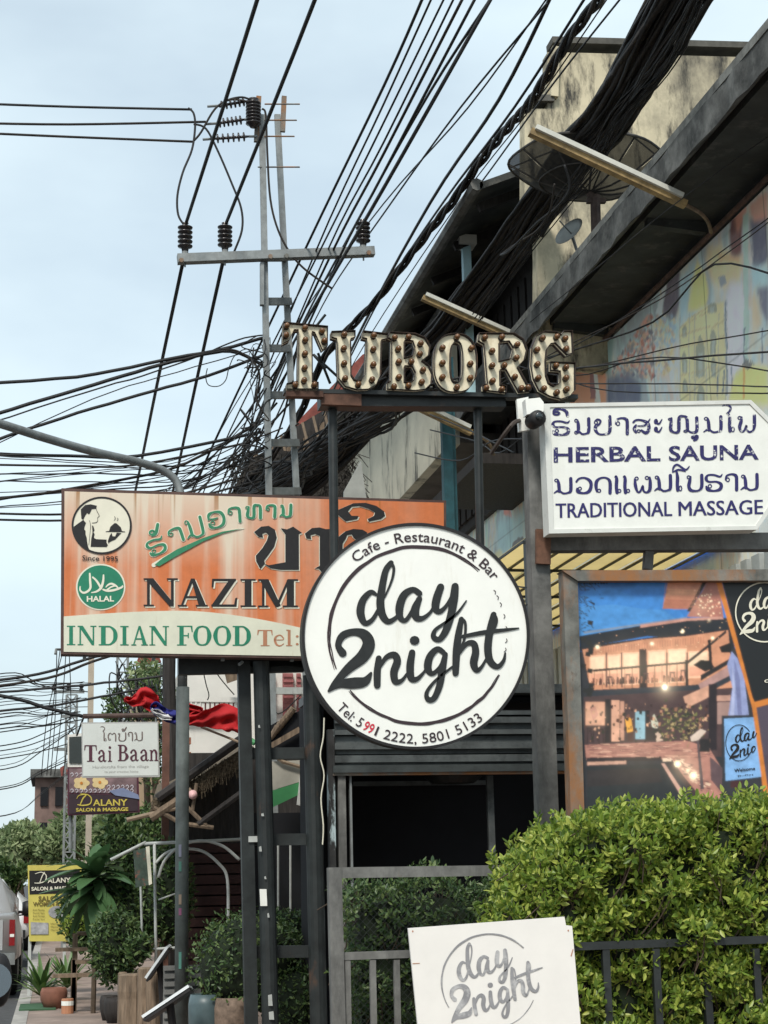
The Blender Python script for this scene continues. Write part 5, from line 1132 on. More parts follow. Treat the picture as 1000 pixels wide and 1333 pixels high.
# ------------------------------------------------------------------ hedges
def hedge(name, label, prof, y0, y1, lm, n, size, big=0, bigm=None, inner=.10):
    """prof: (x, z) outline of the top; leaves crowd the front, top and left faces"""
    random.seed(name+label)
    t = thing(name, label, 'hedge', (prof[0][0], y0, .12)); cb = MB(); gb_ = MB()
    def top(x):
        if x <= prof[0][0]: return prof[0][1]
        for (xa_, za_), (xb_, zb_) in zip(prof, prof[1:]):
            if x <= xb_: return za_+(zb_-za_)*(x-xa_)/(xb_-xa_)
        return prof[-1][1]
    xl, xr = prof[0][0], prof[-1][0]
    def bump(x, z): return .06*math.sin(x*6.1+z*3)+.06*math.sin(x*14+z*9+1)+.05*math.sin(z*19-x*9)
    def pt():
        x = random.uniform(xl, xr); zt = top(x); u = random.random()
        if u < .74:
            z = random.uniform(.15, zt); rnd = max(0, (z-(zt-.18))/.18)**2*.16
            return (x, y0+rnd-bump(x,z)+abs(random.gauss(0,.05)), z)
        if u < .93: return (x, random.uniform(y0+.05, y1), zt+bump(x,y0)*.5+abs(random.gauss(0,.04))*random.choice((1,1,-1))+random.uniform(-.06,0))
        return (xl+abs(random.gauss(0,.07)), random.uniform(y0,y1), random.uniform(.15, top(xl+.1)))
    def dr(p):
        return Vector((random.gauss(0,.75), random.gauss(-.55,.5), random.gauss(.55,.6)))
    # sprigs: a short twig with a whorl of leaves round it
    for k in range(n//6):
        p = Vector(pt()); d_ = Vector((random.gauss(0,.5), random.gauss(-.5,.4), random.gauss(.6,.35))).normalized()
        for j in range(6):
            q = p + d_*(j*.2*size)
            a = d_.orthogonal().normalized(); a.rotate(Matrix.Rotation(j*2.4+random.random(), 3, d_)); dd = (a+d_*random.uniform(.35,1.1))
            foliage(cb, 1, lambda: q, size, lambda _: dd.copy())
    stuff(cb.build('foliage', lm, t))
    if big:
        lb = MB(); foliage(lb, 1, lambda: Vector((0,0,0)), size*1.15, lambda _: Vector((0,0,1))); lo = None
        ms = []
        for i in range(3):
            me = bpy.data.meshes.new('leaf'); me.from_pydata([tuple(v*(1+.1*i)) for v in lb.v], [], lb.f); me.materials.append(bigm[i % len(bigm)]); ms.append(me)
        for i in range(big):
            p = Vector(pt()); 
            if p.y > y0+.35: p.y = y0+random.random()*.3
            o = bpy.data.objects.new('leaf', ms[i % 3]); COL.objects.link(o); o.parent = t; o.location = p-wloc(t)+Vector((0,-.05,.02))
            o.rotation_euler = dr(p).to_track_quat('Z', 'Y').to_euler()
    for k in range(n//30):
        p = Vector(pt()); q = p+Vector((random.uniform(-.15,.15), random.uniform(.05,.2), -random.uniform(.1,.3))); gb_.tube([p, p.lerp(q,.5)+Vector((.02,0,0)), q], .004, 4)
    stuff(gb_.build('twigs', K['stem'], t))
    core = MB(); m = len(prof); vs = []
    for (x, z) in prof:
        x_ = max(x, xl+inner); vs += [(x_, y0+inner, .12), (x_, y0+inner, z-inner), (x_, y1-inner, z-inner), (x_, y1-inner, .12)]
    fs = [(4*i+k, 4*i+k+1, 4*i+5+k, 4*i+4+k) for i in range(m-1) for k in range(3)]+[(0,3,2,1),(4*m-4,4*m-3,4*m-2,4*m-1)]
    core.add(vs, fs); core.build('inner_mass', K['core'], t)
    return t
def prof(Y, pts): return [(ay(x,y,Y).x, ay(x,y,Y).z) for x, y in pts]
hedge('bright_hedge', 'big bright green clipped hedge behind the white board, filling the lower right', prof(10.1, [(698,1172),(706,1134),(722,1102),(752,1080),(800,1070),(870,1062),(940,1062),(1010,1052),(1120,1046)]), 9.9, 11.3, K['leafy'], 32000, .055, 290, [K['leafb'], K['leafy'], K['leafb']])
hedge('low_hedge_end', 'soft mid-green end of the hedge sloping down behind the white board', prof(10.5, [(638,1222),(650,1188),(668,1146),(698,1112),(745,1094)]), 10.3, 10.9, K['leafy'], 6500, .052)
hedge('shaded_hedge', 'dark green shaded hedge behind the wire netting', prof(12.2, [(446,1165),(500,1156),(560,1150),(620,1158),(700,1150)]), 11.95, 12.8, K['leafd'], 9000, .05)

# ------------------------------------------------------------------ round clipped shrubs by the ladder frame
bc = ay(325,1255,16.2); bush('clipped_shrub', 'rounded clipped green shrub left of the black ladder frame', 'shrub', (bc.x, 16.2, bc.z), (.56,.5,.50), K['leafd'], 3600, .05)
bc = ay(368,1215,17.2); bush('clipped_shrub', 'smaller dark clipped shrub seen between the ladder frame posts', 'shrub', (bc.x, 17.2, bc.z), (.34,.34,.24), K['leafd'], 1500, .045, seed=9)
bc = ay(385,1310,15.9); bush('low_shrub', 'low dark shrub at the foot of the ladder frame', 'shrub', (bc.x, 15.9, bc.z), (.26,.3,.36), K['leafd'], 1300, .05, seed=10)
def pot(name, label, px, py, Y, r, h, m, grp=None, prof_=None):
    p = ay(px, py, Y); t = thing(name, label, 'pot', (p.x, Y, .126), grp); b = MB()
    b.lathe((p.x,Y,.126), prof_ or [(r*.7,0),(r,h*.45),(r*1.02,h*.8),(r*.9,h),(r*.8,h),(r*.78,h*.85)], 18); b.build('body', m, t, True)
    b = MB(); b.lathe((p.x,Y,.126), [(r*.78,h*.8),(r*.75,h*.86)], 14); b.build('soil', K['soil'], t); return t
pot('plant_pot', 'grey-blue tapered pot under the clipped shrub', 268, 1333, 16.1, .16, .45, mat('bluegrey_glaze', (.08,.12,.13), .4, .15, 6))
pot('plant_pot', 'mottled stone pot under the clipped shrub', 302, 1333, 16.0, .17, .42, mat('mottled_pot', (.22,.16,.12), .8, .3, 12))
pot('plant_pot', 'round terracotta pot on the pavement beside the wooden plant steps', 70, 1305, 21.5, .16, .24, K['terra'])
# corrugated panel
b = MB()
for i in range(9): b.box((ay(237,1300,17.3).x, 17.25, .16+i*.075), (.36, .05, .045))
b.box((ay(237,1300,17.3).x, 17.3, .45), (.37,.03,.66)); cg = b.build('corrugated_panel', mat('corrugated_grey', (.2,.2,.19), .7, .2, 5)); tag(cg, 'low grey panel of horizontal ribs behind the lamp pole foot', 'panel')

# menu stands
def menu(label, px0, py0, px1, py1, Y, foot):
    a, c = ay(px0,py0,Y), ay(px1,py1,Y-.05); t = thing('menu_stand', label, 'menu stand', (a.lerp(c,.6).x, Y, .126), 'menu stands by the wooden stumps')
    b = MB(); b.bar(a, c, .025, .3, up=(0,1,-.22)); b.build('menu_board', mat('menu_sheet', (.72,.76,.78), .25, .05, 9), t)
    b = MB(); off = Vector((.012,0,-.03)); b.bar(a+off, c+off, .02, .32, up=(0,1,-.22)); b.build('tray', K['blackp'], t)
    m_ = a.lerp(c,.55); b = MB(); b.tube([m_, m_-Vector((-.02,0,.18)), (m_.x+.06, Y, .13)], .035, 8); b.build('pole', K['blackp'], t)
    b = MB(); b.lathe((m_.x+.06,Y,.126), [(.16,0),(.16,.02),(.04,.04)], 14); b.build('foot', K['blackp'], t)
menu('steeply tilted white menu on a dark stand beside the wooden stumps', 192, 1272, 220, 1232, 17.6, 0)
menu('low tilted white menu on a black stand in front of the lamp pole', 188, 1325, 248, 1285, 15.6, 0)
# stumps
for i, (px, y, Y, w_, lab) in enumerate(((172,1270,18.2,.15,'pale weathered wooden stump at the left of the menu stands'),(190,1262,18.0,.09,'thin wooden post between the stump and the menu stand'),(200,1268,17.9,.08,'second thin wooden post closest to the menu stand'),(160,1268,18.6,.055,'short pale post with a cut top behind the weathered stump'))):
    p = ay(px,y,Y); b = MB(); b.lathe((p.x,Y,.126), [(w_,0),(w_*.96,.3),(w_*1.02,(p.z-.126)*.7),(w_*.95,p.z-.126),(w_*.7,p.z-.11)], 9); tag(b.build('wooden_stump', K['wood']), lab, 'stump', 'wooden stumps along the cafe edge')

# ------------------------------------------------------------------ street lamp
LY = 17.0
sl = thing('street_lamp', 'grey street lamp pole with a long curved arm reaching over the road', 'street lamp', (ay(237,1333,LY).x, LY, .12))
b = MB(); arm = [ay(x,y,Yq) for x,y,Yq in ((-60,535,15.2),(0,552,15.6),(60,571,16),(120,588,16.4),(180,602,16.8),(210,612,16.95),(228,625,17),(236,645,17))]
arm = catmull(arm, 5); b.tube(arm+[ay(237,700,LY)], .042, 10); b.build('arm', K['galv'], sl, True)
b = MB(); p = ay(237,690,LY); b.tube([p, ay(237.5,900,LY)], .05, 12); b.build('upper_pole', K['galv'], sl, True)
b = MB(); q = ay(238,895,LY); b.tube([q, (q.x, LY, .1)], .066, 12); b.build('lower_pole', mat('lamp_pole_paint', (.11,.13,.125), .7, .3, 3, stain=((.04,.045,.045), .5, .65, 2, (1,1,.6))), sl, True)
for (y0, y1, c) in ((1122,1135,(.10,.25,.2)),(1165,1178,(.36,.27,.2)),(1183,1192,(.34,.12,.22)),(1240,1262,(.10,.27,.22)),(1100,1116,(.25,.26,.34))):
    b = MB(); a = ay(234,y0,LY-.07); d_ = ay(234,y1,LY-.07); b.box(((a.x+.004), LY-.066, (a.z+d_.z)/2), (.026,.012,abs(a.z-d_.z))); b.build('sticker', flat('sticker_colour', c), sl)
b = MB(); m_ = arm[0]; b.lathe(m_+Vector((-.3,-.2,-.02)), [(.05,-.35),(.12,-.2),(.13,.1),(.06,.3)], 10, (1,.6,-.1)); b.build('lamp_head', K['galv'], sl, True)
# tree-like dark post, brown post
p = ay(222,850,22); b = MB(); b.tube(catmull([(p.x,22,.1),(p.x+.05,22,2.5),(p.x-.02,22,4.2),(p.x+.03,22,5.6)], 5), .085, 8); tag(b.build('wooden_post', K['darkwood']), 'dark crooked wooden post left of the grey lamp pole', 'post')
p = ay(216,938,20.5); b = MB(); b.box((p.x, 20.5, p.z/2), (.085,.085,p.z)); tag(b.build('brown_post', mat('brown_post', (.15,.07,.05), .7, .2, 6)), 'brown square steel post holding the small cafe sign', 'post')

# ------------------------------------------------------------------ small cafe sign and hanging signs
TBY = 19.6
tb = thing('cafe_sign', 'small white hanging sign with two lines of brown lettering', 'sign', ay(156,1012,TBY))
b = MB(); b.poly([[(106,941),(206,940),(208,1012),(107,1013)]], TBY, .05); b.build('frame', K['alu'], tb)
b = MB(); b.poly([[(107.5,943),(205,942),(206,1010),(108.5,1011)]], TBY-.045, .01); b.build('panel', mat('sign_grey_white', (.62,.65,.62), .5, .04, 5), tb)
ZB = lambda x: 80+x/7.143
Pb = Pen(TBY-.058, .0018, 0)
Pb.serif('Tai', [(ZB(212),ZB(328)),(ZB(338),ZB(415)),(ZB(430),ZB(470))], 970.5, 992); Pb.serif('Baan', [(ZB(525),ZB(622)),(ZB(635),ZB(715)),(ZB(730),ZB(810)),(ZB(818),ZB(900))], 970, 991); Pb.build('maroon_lettering', K['maroon'], tb)
Pb = Pen(TBY-.058, .0018, 0)
TBm = Aff([(0,0),(1,0),(0,1)], [(80,920),(80+1/7.143,920),(80,920+1/7.143)])
for ch, bx in [('I',(378,238,425,322)),('t',(430,245,510,320)),('b',(522,245,605,322)),('k',(560,195,605,235)),('A',(615,240,668,318)),('n',(678,238,758,318))]: Pb.lao(ch, [bx], 11, TBm)
Pb.build('lao_lettering', mat('taupe_print', (.16,.12,.11), .6, .1, 9), tb)
Pb = Pen(TBY-.058, .0018, 0); Pb.line('Handicrafts from the village', 120.5, 1000.5, 193.5, 999.5, 3.2); Pb.line('to your creative home', 136, 1006.5, 180, 1006, 3.0); Pb.build('grey_lettering', mat('pale_grey_print', (.42,.42,.40), .6, .1, 9), tb)
b = MB(); b.tube([ay(108,933,TBY), ay(222,931,TBY)], .028, 8); b.build('hanging_bar', mat('bar_rust', (.10,.06,.05), .7, .3, 7), tb)
for x in (115, 160, 203):
    b = MB(); b.tube([ay(x,933,TBY), ay(x,943,TBY)], .008, 5); b.build('hook', K['galv'], tb)
b = MB(); b.tube([ay(109,934,TBY), ay(100,958,TBY+.6)], .012, 5); b.build('stay', K['black'], tb)
DYY = 22.5
ds = thing('salon_sign', 'dark hanging salon sign with a flower picture and gold lettering', 'sign', ay(130,1062,DYY))
b = MB(); b.poly([[(88,999),(180,999),(182,1058),(88,1062)]], DYY, .1); b.build('box', K['maroon'] , ds)
b = MB(); b.poly([[(90,1034),(179,1036),(180,1056),(90,1060)]], DYY-.1, .01); b.build('gold_ground', mat('aubergine', (.04,.022,.03), .6, .1, 8), ds)
pd = Pen(DYY-.105, .0018, 0); pd.fill([(90,1001),(178,1001),(178,1034),(90,1032)]); pd.build('picture_ground', mat('dusky_pink', (.26,.17,.18), .6, .3, 7), ds)
pd = Pen(DYY-.105, .0018, .006)
for cx, cy in ((106,1020),(130,1019)):
    for k in range(5): an = k*1.257; pd.ell(cx+6*math.cos(an), cy+5*math.sin(an), 5, 4, n=10)
pd.build('petals', mat('petal_yellow', (.72,.55,.28), .6, .1, 8), ds)
pd = Pen(DYY-.105, .0018, .012); pd.ell(106,1020,2,2,n=8); pd.ell(130,1019,2,2,n=8); pd.build('flower_centres', mat('flower_orange', (.6,.22,.03), .6, .1, 8), ds)
pd = Pen(DYY-.105, .0018, .008)
random.seed(3)
for row, y in ((0,1010),(1,1026),(2,1031)):
    for k in range(14): 
        if row == 2 or k > 7 or row == 0: x = 92+k*6; pd.stroke([(x,y-2,1),(x+2,y-3.5,1),(x+3.5,y-1,1),(x+1.5,y+1,1)])
pd.build('white_lettering', mat('lilac_print', (.6,.55,.6), .6, .1, 8), ds)
pd = Pen(DYY-.12, .0018, .0); pd.fill([(142,1030),(160,1026),(180,1035),(182,1041),(150,1036)]); pd.build('ribbon', mat('slate_blue', (.2,.24,.38), .7, .1, 8), ds)
pd = Pen(DYY-.115, .0018, .0); pd.line('ALANY', 121, 1049.5, 166, 1049, 8, .02); pd.line('SALON & MASSAGE', 99, 1057, 167, 1056, 4.3, .03)
pd.stroke([(104,1049,1.2),(108,1040,1.8),(112,1035,1.2),(103,1036,1),(100,1040,.8)]); pd.stroke([(101,1048,1),(108,1049,1.6),(117,1047,1.6),(119,1040,1.4),(114,1035,1.2),(105,1034,1)]); pd.build('gold_lettering', K['gold'], ds)
b = MB(); b.tube([ay(92,1061,DYY), ay(92,1110,DYY)], .03, 6); b.build('stand', K['galv'], ds)
bd = thing('blank_sign', 'small dark hanging panel with a white frame left of the small cafe sign', 'sign', ay(97,998,21.5))
b = MB(); b.poly([[(88,957),(107,955),(107,999),(88,999)]], 21.5, .06); b.build('frame', K['plaster'], bd)
b = MB(); b.poly([[(90,960),(107,959),(107,994),(90,994)]], 21.43, .01); b.build('panel', mat('dark_slate', (.035,.045,.045), .6, .1, 6), bd)
# yellow salon board on the ground
YY = 24.0
ys_ = thing('standing_salon_board', 'tall yellow and black salon board standing by the big-leaved plant', 'sign', (ay(66,1225,YY).x, YY, .126))
b = MB(); b.poly([[(36,1127),(108,1126),(108,1226),(38,1226)]], YY, .05); b.build('board', K['ysign'], ys_)
pd = Pen(YY-.05, .0018, .002); pd.fill([(38,1134),(104,1133),(104,1163),(38.5,1165)]); pd.build('black_band', K['blackp'], ys_)
pd = Pen(YY-.05, .0018, .01); pd.line('ALANY', 62, 1150, 92, 1149, 6, .02); pd.line('SALON & MASSAGE', 41, 1160, 100, 1158.5, 4.5, .03)
pd.stroke([(45,1150,.8),(52,1150,1.2),(59,1147,1.4),(60,1140,1.2),(54,1136,1),(46,1138,.8)]); pd.stroke([(52,1149,1),(55,1141,1.2),(58,1136,1)]); pd.build('white_lettering', K['creamp'], ys_)
pd = Pen(YY-.05, .0018, .01); pd.line('SALON', 50, 1173.5, 80, 1173, 6, .03); pd.line('WOMEN & MEN', 43, 1180, 93, 1179, 5, .03)
for k, y in enumerate((1186,1190,1194,1198)): pd.line('Facial Spa' if k % 2 else 'Body Massage', 43, y, 58, y, 2, 0)
for k, y in enumerate((1204,1208,1212)): pd.line('Manicure Nail', 66, y, 90, y, 2, 0)
pd.build('dark_lettering', mat('brown_print', (.16,.12,.03), .6, .1, 9), ys_)
pd = Pen(YY-.05, .0018, .01); pd.ell(74,1188,11,8); pd.fill([(40,1201),(63,1202),(63,1217),(40,1217)]); pd.build('photo_print', mat('pale_photo', (.45,.45,.46), .6, .3, 9), ys_)
b = MB(); 
for x in (39, 84): p = ay(x,1220,YY); b = MB(); b.span((p.x-.02,YY-.02,.12),(p.x+.02,YY+.02,p.z)); b.build('leg', K['whitemetal'], ys_)

# ------------------------------------------------------------------ flag
fg = thing('striped_flag', 'red, blue and white flag hanging crumpled from a slanting pole', 'flag', ay(330,975,17.6))
b = MB(); b.tube([ay(330,974,17.6), ay(262,947,17.9)], .014, 6); b.build('pole', K['bamboo'], fg)
b = MB(); b.tube([ay(332,968,17.5), ay(316,958,17.55)], .03, 8); b.build('green_tip', K['green'], fg)
random.seed(2)
def cloth(path, m, name, Y0, seed):
    """path: (x, y, half width) in the photo; folds run across it"""
    random.seed(seed); c = catmull([Vector(p) for p in path], 6); nA, nB = len(c), 13; vs = []
    for i, p in enumerate(c):
        tv = c[min(i+1,nA-1)]-c[max(i-1,0)]; nn = Vector((-tv.y, tv.x, 0)).normalized()
        for j in range(nB):
            u = -1+2*j/(nB-1); q = Vector((p.x, p.y, 0))+nn*u*p.z; q.y += .8*math.sin(i*.9+j*.5)
            fold = .04*math.sin(j*.85+i*.3+seed)+.018*math.sin(i*1.1+j*.6)
            vs.append(ay(q.x, q.y, Y0+fold))
    fs = [(i*nB+j, i*nB+j+1, (i+1)*nB+j+1, (i+1)*nB+j) for i in range(nA-1) for j in range(nB-1)]
    b = MB(); b.add(vs, fs); o = b.build(name, m, fg, True); s_ = o.modifiers.new('t', 'SOLIDIFY'); s_.thickness = .004; return o
cloth([(318,955,4),(310,942,15),(292,934,17),(272,936,12),(255,938,8),(238,940,6),(231,941,3)], K['red'], 'red_stripe', 17.7, 1)
cloth([(243,932,2),(250,928,6),(262,926,4),(240,918,5),(233,915,2)], K['red'], 'red_fold', 17.75, 4)
cloth([(236,938,7),(225,934,9),(212,929,7),(203,922,8),(196,921,4)], K['blue'], 'blue_stripe', 17.8, 2)
cloth([(224,936,2),(216,934,4),(206,929,4),(197,924,2)], K['fwhite'], 'white_disc', 17.74, 3)
cloth([(203,921,8),(196,914,12),(189,906,11),(180,912,9),(170,913,5),(162,910,3)], K['red'], 'outer_red_stripe', 17.85, 5)

# ------------------------------------------------------------------ lean-to roof, white house, green-striped board, arbor
lt = thing('lean_to', 'ragged thatched lean-to on crooked timbers behind the lamp pole', 'lean-to', (ay(250,1200,18.6).x, 18.6, .12))
tY0, tY1 = 18.2, 21
b = MB(); p = [ay(196,1052,tY0), ay(315,975,tY0), ay(320,960,tY1+2), ay(205,1022,tY1+2)]
b.add(p+[v-Vector((0,0,.12)) for v in p], [(0,1,2,3),(7,6,5,4),(0,4,5,1),(1,5,6,2),(2,6,7,3),(3,7,4,0)]); b.build('thatch', K['thatch'], lt)
random.seed(6); b = MB()
for k in range(700):
    u = random.random(); a = ay(200+115*u, 1045-62*u+random.uniform(-7,9), tY0-.03); d_ = Vector((random.uniform(-.06,.02), random.uniform(-.03,.03), -random.uniform(.05,.17))); b.bar(a, a+d_, .006)
stuff(b.build('straw_fringe', K['thatch'], lt))
for (a_, c_, w_, m_) in (((205,1040),(318,960),.10,'darkwood'),((200,1052),(235,1072),.05,'wood'),((232,1072),(278,1078),.05,'wood'),((232,1040),(268,1075),.05,'wood'),((258,1074),(318,1030),.07,'darkwood'),((250,1060),(256,1020),.04,'wood'),((165,1068),(232,1052),.05,'bamboo'),((196,1066),(250,1030),.09,'wood')):
    b = MB(); b.tube([ay(*a_,tY0-.1), ay(*c_,tY0-.1)], w_/2, 7); b.build('timber', K[m_], lt)
b = MB(); b.lathe(ay(251,1035,tY0-.16), [(.0,-.05),(.04,-.03),(.05,0),(.04,.03),(0,.05)], 12, (0,1,0)); b.build('pink_cap', mat('pale_pink', (.7,.42,.42), .7, .05, 6), lt, True)
b = MB(); x0, x1 = ay(245,1200,22).x, ay(430,1200,22).x; b.span((x0, 22, .12), (x1, 22.1, 3.2)); b.build('back_wall', K['darkwood'], lt)
for k in range(14):
    b = MB(); b.box((ay(280,1200,21.9).x, 21.9, .3+k*.13), (.95,.05,.11)); b.build('board', mat('dark_red_board', (.05,.02,.018), .8, .3, 5) if k == 0 else bpy.data.materials['dark_red_board'], lt)
b = MB(); b.span((ay(318,1200,20).x, 20, .12), (ay(430,1200,20).x, 20.06, 2.35)); b.build('dark_panel', K['dark'], lt)
for x in (378, 362):
    b = MB(); b.tube([ay(x,1100,19.5), ay(x,1300,19.5)], .012, 5); b.build('thin_tube', K['whitemetal'], lt)

gs = thing('green_striped_board', 'cream board with a green lower stripe tilted behind the ladder frame', 'board', ay(375,1050,17.0))
b = MB(); b.poly([[(350,992),(393,990),(391,1018),(352,1030)]], 17, .06); b.build('upper_panel', mat('greige_panel', (.42,.40,.34), .7, .1, 5), gs)
b = MB(); b.poly([[(352,1030.5),(391,1018.5),(389,1035),(354,1052)]], 17, .06); b.build('green_stripe', K['green'], gs)
b = MB(); b.poly([[(391,1010),(397,1008),(394,1050),(387,1048)]], 16.95, .05); b.build('flap', K['board'], gs)
b = MB(); b.tube([ay(356,983,16.9), ay(368,992,16.9), ay(395,1000,16.9)], .02, 6); b.build('stick', K['bamboo'], gs)

wh = thing('white_house', 'white house with a balustrade and pink louvred shutters', 'house', (ay(300,1000,34).x, 34, .1))
b = MB(); b.span((ay(238,860,36).x, 36, .1), (ay(420,860,36).x, 42, ay(300,868,36).z)); b.build('wall', K['plaster'], wh)
for k in range(12):
    p = ay(246+k*6.1,912,34.4); q = ay(246+k*6.1,934,34.4); b = MB(); b.box((p.x,34.4,(p.z+q.z)/2),(.06,.06,p.z-q.z)); b.build('baluster', K['plaster'], wh)
b = MB(); b.bar(ay(240,911,34.4), ay(318,912,34.4), .12,.1); b.bar(ay(240,935,34.4), ay(318,935,34.4), .14,.1); b.build('balcony_rail', K['plaster'], wh)
b = MB(); b.poly([[(240,936),(318,936),(318,1010),(240,1012)]], 34.6, .1); b.build('balcony_wall', K['plaster'], wh)
b = MB(); b.poly([[(262,913),(312,913),(312,934),(262,934)]], 35.9, .05); b.build('balcony_back_panel', mat('maroon_door', (.09,.03,.03), .8, .2, 5), wh)  # dark maroon panel on the house wall behind the balusters
for (x0, x1) in ((350,358),(368,382),(386,392)):
    a, c = ay(x0,877,35.9), ay(x1,940,35.9); b = MB(); b.span((a.x,35.88,c.z),(c.x,35.95,a.z)); s_ = b.build('shutter', K['pink'], wh)
    for k in range(9): b = MB(); b.box(((a.x+c.x)/2,35.85,c.z+(a.z-c.z)*(k+.5)/9),(c.x-a.x,.03,.05)); b.build('louvre', mat('louvre_pink', (.38,.13,.13), .7, .2, 7) if 'louvre_pink' not in bpy.data.materials else bpy.data.materials['louvre_pink'], s_)
b = MB(); b.bar(ay(345,900,35.6), ay(398,900,35.6), .14, .14); b.build('pale_beam', K['corr'], wh)
b = MB(); b.poly([[(292,873),(310,862),(310,885),(296,890)]], 34, .06); b.build('hanging_board', K['wood'], wh)
for (x0, y0, x1, y1) in ((252,982,262,1008),(270,985,290,988)):
    b = MB(); b.poly([[(x0,y0),(x1,y0),(x1,y1),(x0,y1)]], 34.4, .04); b.build('red_trim', mat('red_trim', (.25,.06,.06), .8, .2, 5) if 'red_trim' not in bpy.data.materials else bpy.data.materials['red_trim'], wh)
bkw = thing('brick_pillar', 'orange brick wall edge seen beside the brown post', 'wall', (ay(228,1000,33).x, 33, .1))
zb_ = ay(228,952,33).z; r_ = 0; z = .1
while z < zb_:
    for k in range(2):
        xk = ay(221,1000,33).x+k*.22+(.08 if r_ % 2 else 0); b = MB(); b.box((xk,33,z+.07),(.2,.2,.125)); b.build('brick', K['brick'], bkw)
    z += .14; r_ += 1
b = MB(); b.span((ay(221,1000,33).x-.08,33.0,.1),(ay(221,1000,33).x+.38,33.09,zb_)); b.build('mortar', K['plaster'], bkw)

ab = thing('tube_arbor', 'white metal tube arbor with arches around the cafe edge', 'arbor', (ay(201,1300,18.8).x, 18.8, .12))
def tb_(pts, r=.018, name='tube'):
    b = MB(); b.tube(catmull([ay(*p) for p in pts], 6) if len(pts) > 2 else [ay(*p) for p in pts], r, 6); b.build(name, K['whitemetal'], ab, True)
tb_([(144,1120,18.8),(190,1097,18.8)], .02); tb_([(188,1099,18.8),(318,1093,18.8)], .02); tb_([(201,1098,18.8),(204,1310,18.8)]); tb_([(182,1110,18.8),(186,1255,18.8)], .014)
tb_([(202,1125,18.8),(215,1112,18.8),(232,1106,18.8),(262,1108,18.8),(285,1125,18.8),(296,1145,18.8),(297,1200,18.8)]); tb_([(206,1143,18.7),(215,1120,18.7),(235,1102,18.7),(262,1095,18.7),(290,1102,18.7),(312,1120,18.7)]); tb_([(190,1237,18.8),(238,1234,18.8)]); tb_([(206,1172,18.8),(234,1162,18.8)], .01)
mbx = thing('menu_box', 'small menu board in a pale frame hung on the white arbor', 'menu board', ay(186,1155,18.6))
b = MB(); b.poly([[(174,1108),(194,1103),(197,1152),(177,1156)]], 18.6, .07); b.build('board', mat('menu_mottled', (.06,.09,.07), .6, .3, 14, stain=((.3,.08,.05), .55, .7, 8, (1,1,1))), mbx)
b = MB(); b.poly([[(190,1103),(194.5,1102),(198,1151),(194,1153)]], 18.55, .07); b.build('edge', K['creamp'], mbx)

# ------------------------------------------------------------------ plants on the pavement
def bigleaf(L_, W2, droop, m, name='leaf'):
    b = MB(); n = 6; vs = []
    for i in range(n+1):
        u = i/n; w_ = W2*math.sin(math.pi*min(1,u*.93+.05))**.8*.5+.002; z = -droop*u*u; 
        vs += [Vector((-w_, u*L_, z+.18*w_)), Vector((0, u*L_, z)), Vector((w_, u*L_, z+.18*w_))]
    fs = [(3*i+k, 3*i+k+1, 3*i+4+k, 3*i+3+k) for i in range(n) for k in range(2)]
    me = bpy.data.meshes.new(name); me.from_pydata([tuple(v) for v in vs], [], fs); me.materials.append(m); me.polygons.foreach_set('use_smooth', [True]*len(fs)); return me
def rosette(name, label, c, nl, mesh_, tilt, stem_h=0, grp=None, seed=1, tiers=1, stemr=.03):
    random.seed(seed); base = Vector((c[0], c[1], .126)); t = thing(name, label, 'plant', base, grp)
    if stem_h: b = MB(); b.tube([base, base+Vector((.02,0,c[2]-.126))], stemr, 7); b.build('stem', K['stem'], t)
    for i in range(nl):
        o = bpy.data.objects.new('leaf', mesh_[i % len(mesh_)]); COL.objects.link(o); o.parent = t
        ti = i % tiers; o.location = Vector((0, 0, c[2]-.126-.09*ti))
        el = R(random.uniform(*tilt)-14*ti); az_ = i*2.4+random.uniform(-.2,.2); s_ = random.uniform(.8,1.15); o.scale = (s_,)*3
        o.rotation_euler = (Matrix.Rotation(az_, 3, 'Z') @ Matrix.Rotation(el, 3, 'X')).to_euler()
    return t
LBm = [bigleaf(.58,.18,.16,K['leafbig']), bigleaf(.50,.17,.24,K['leafbig']), bigleaf(.42,.15,.10,K['leafbig'])]
p = ay(124,1133,20.5); rosette('frangipani', 'big-leaved plant spreading over the yellow salon board', (p.x, 20.5, p.z), 70, LBm, (-20,60), 1, tiers=4, seed=3)
LS = [bigleaf(.5,.05,.10,mat('sword_leaf', (.09,.17,.05), .45, .2, 5)), bigleaf(.42,.05,.04,mat('sword_leaf_pale', (.18,.28,.08), .45, .2, 5))]
p = ay(55,1272,22.3); rosette('agave_plant', 'spiky green plant below the yellow salon board', (p.x, 22.3, .3), 60, LS, (12,78), seed=5, tiers=2)
p = ay(88,1270,22.8); rosette('agave_plant', 'smaller spiky plant beside the wooden plant steps', (p.x, 22.8, .28), 34, LS, (15,80), seed=6)
def smallbush(px, py, Y, r, lm, n, size, name, label, seed=1):
    c = ay(px, py, Y); return bush(name, label, 'shrub', (c.x, Y, c.z), r, lm, n, size, core=True, seed=seed)
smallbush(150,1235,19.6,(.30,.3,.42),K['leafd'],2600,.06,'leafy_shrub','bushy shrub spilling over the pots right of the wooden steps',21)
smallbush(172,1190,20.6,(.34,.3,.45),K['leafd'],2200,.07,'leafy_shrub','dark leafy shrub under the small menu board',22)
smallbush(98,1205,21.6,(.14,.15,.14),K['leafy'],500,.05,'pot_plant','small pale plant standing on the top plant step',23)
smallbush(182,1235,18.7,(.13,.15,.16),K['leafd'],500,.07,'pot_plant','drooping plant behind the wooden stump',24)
smallbush(118,1190,23,(.42,.3,.5),K['leafd'],2600,.08,'leafy_shrub','leafy shrub filling the gap behind the wooden plant steps',26)
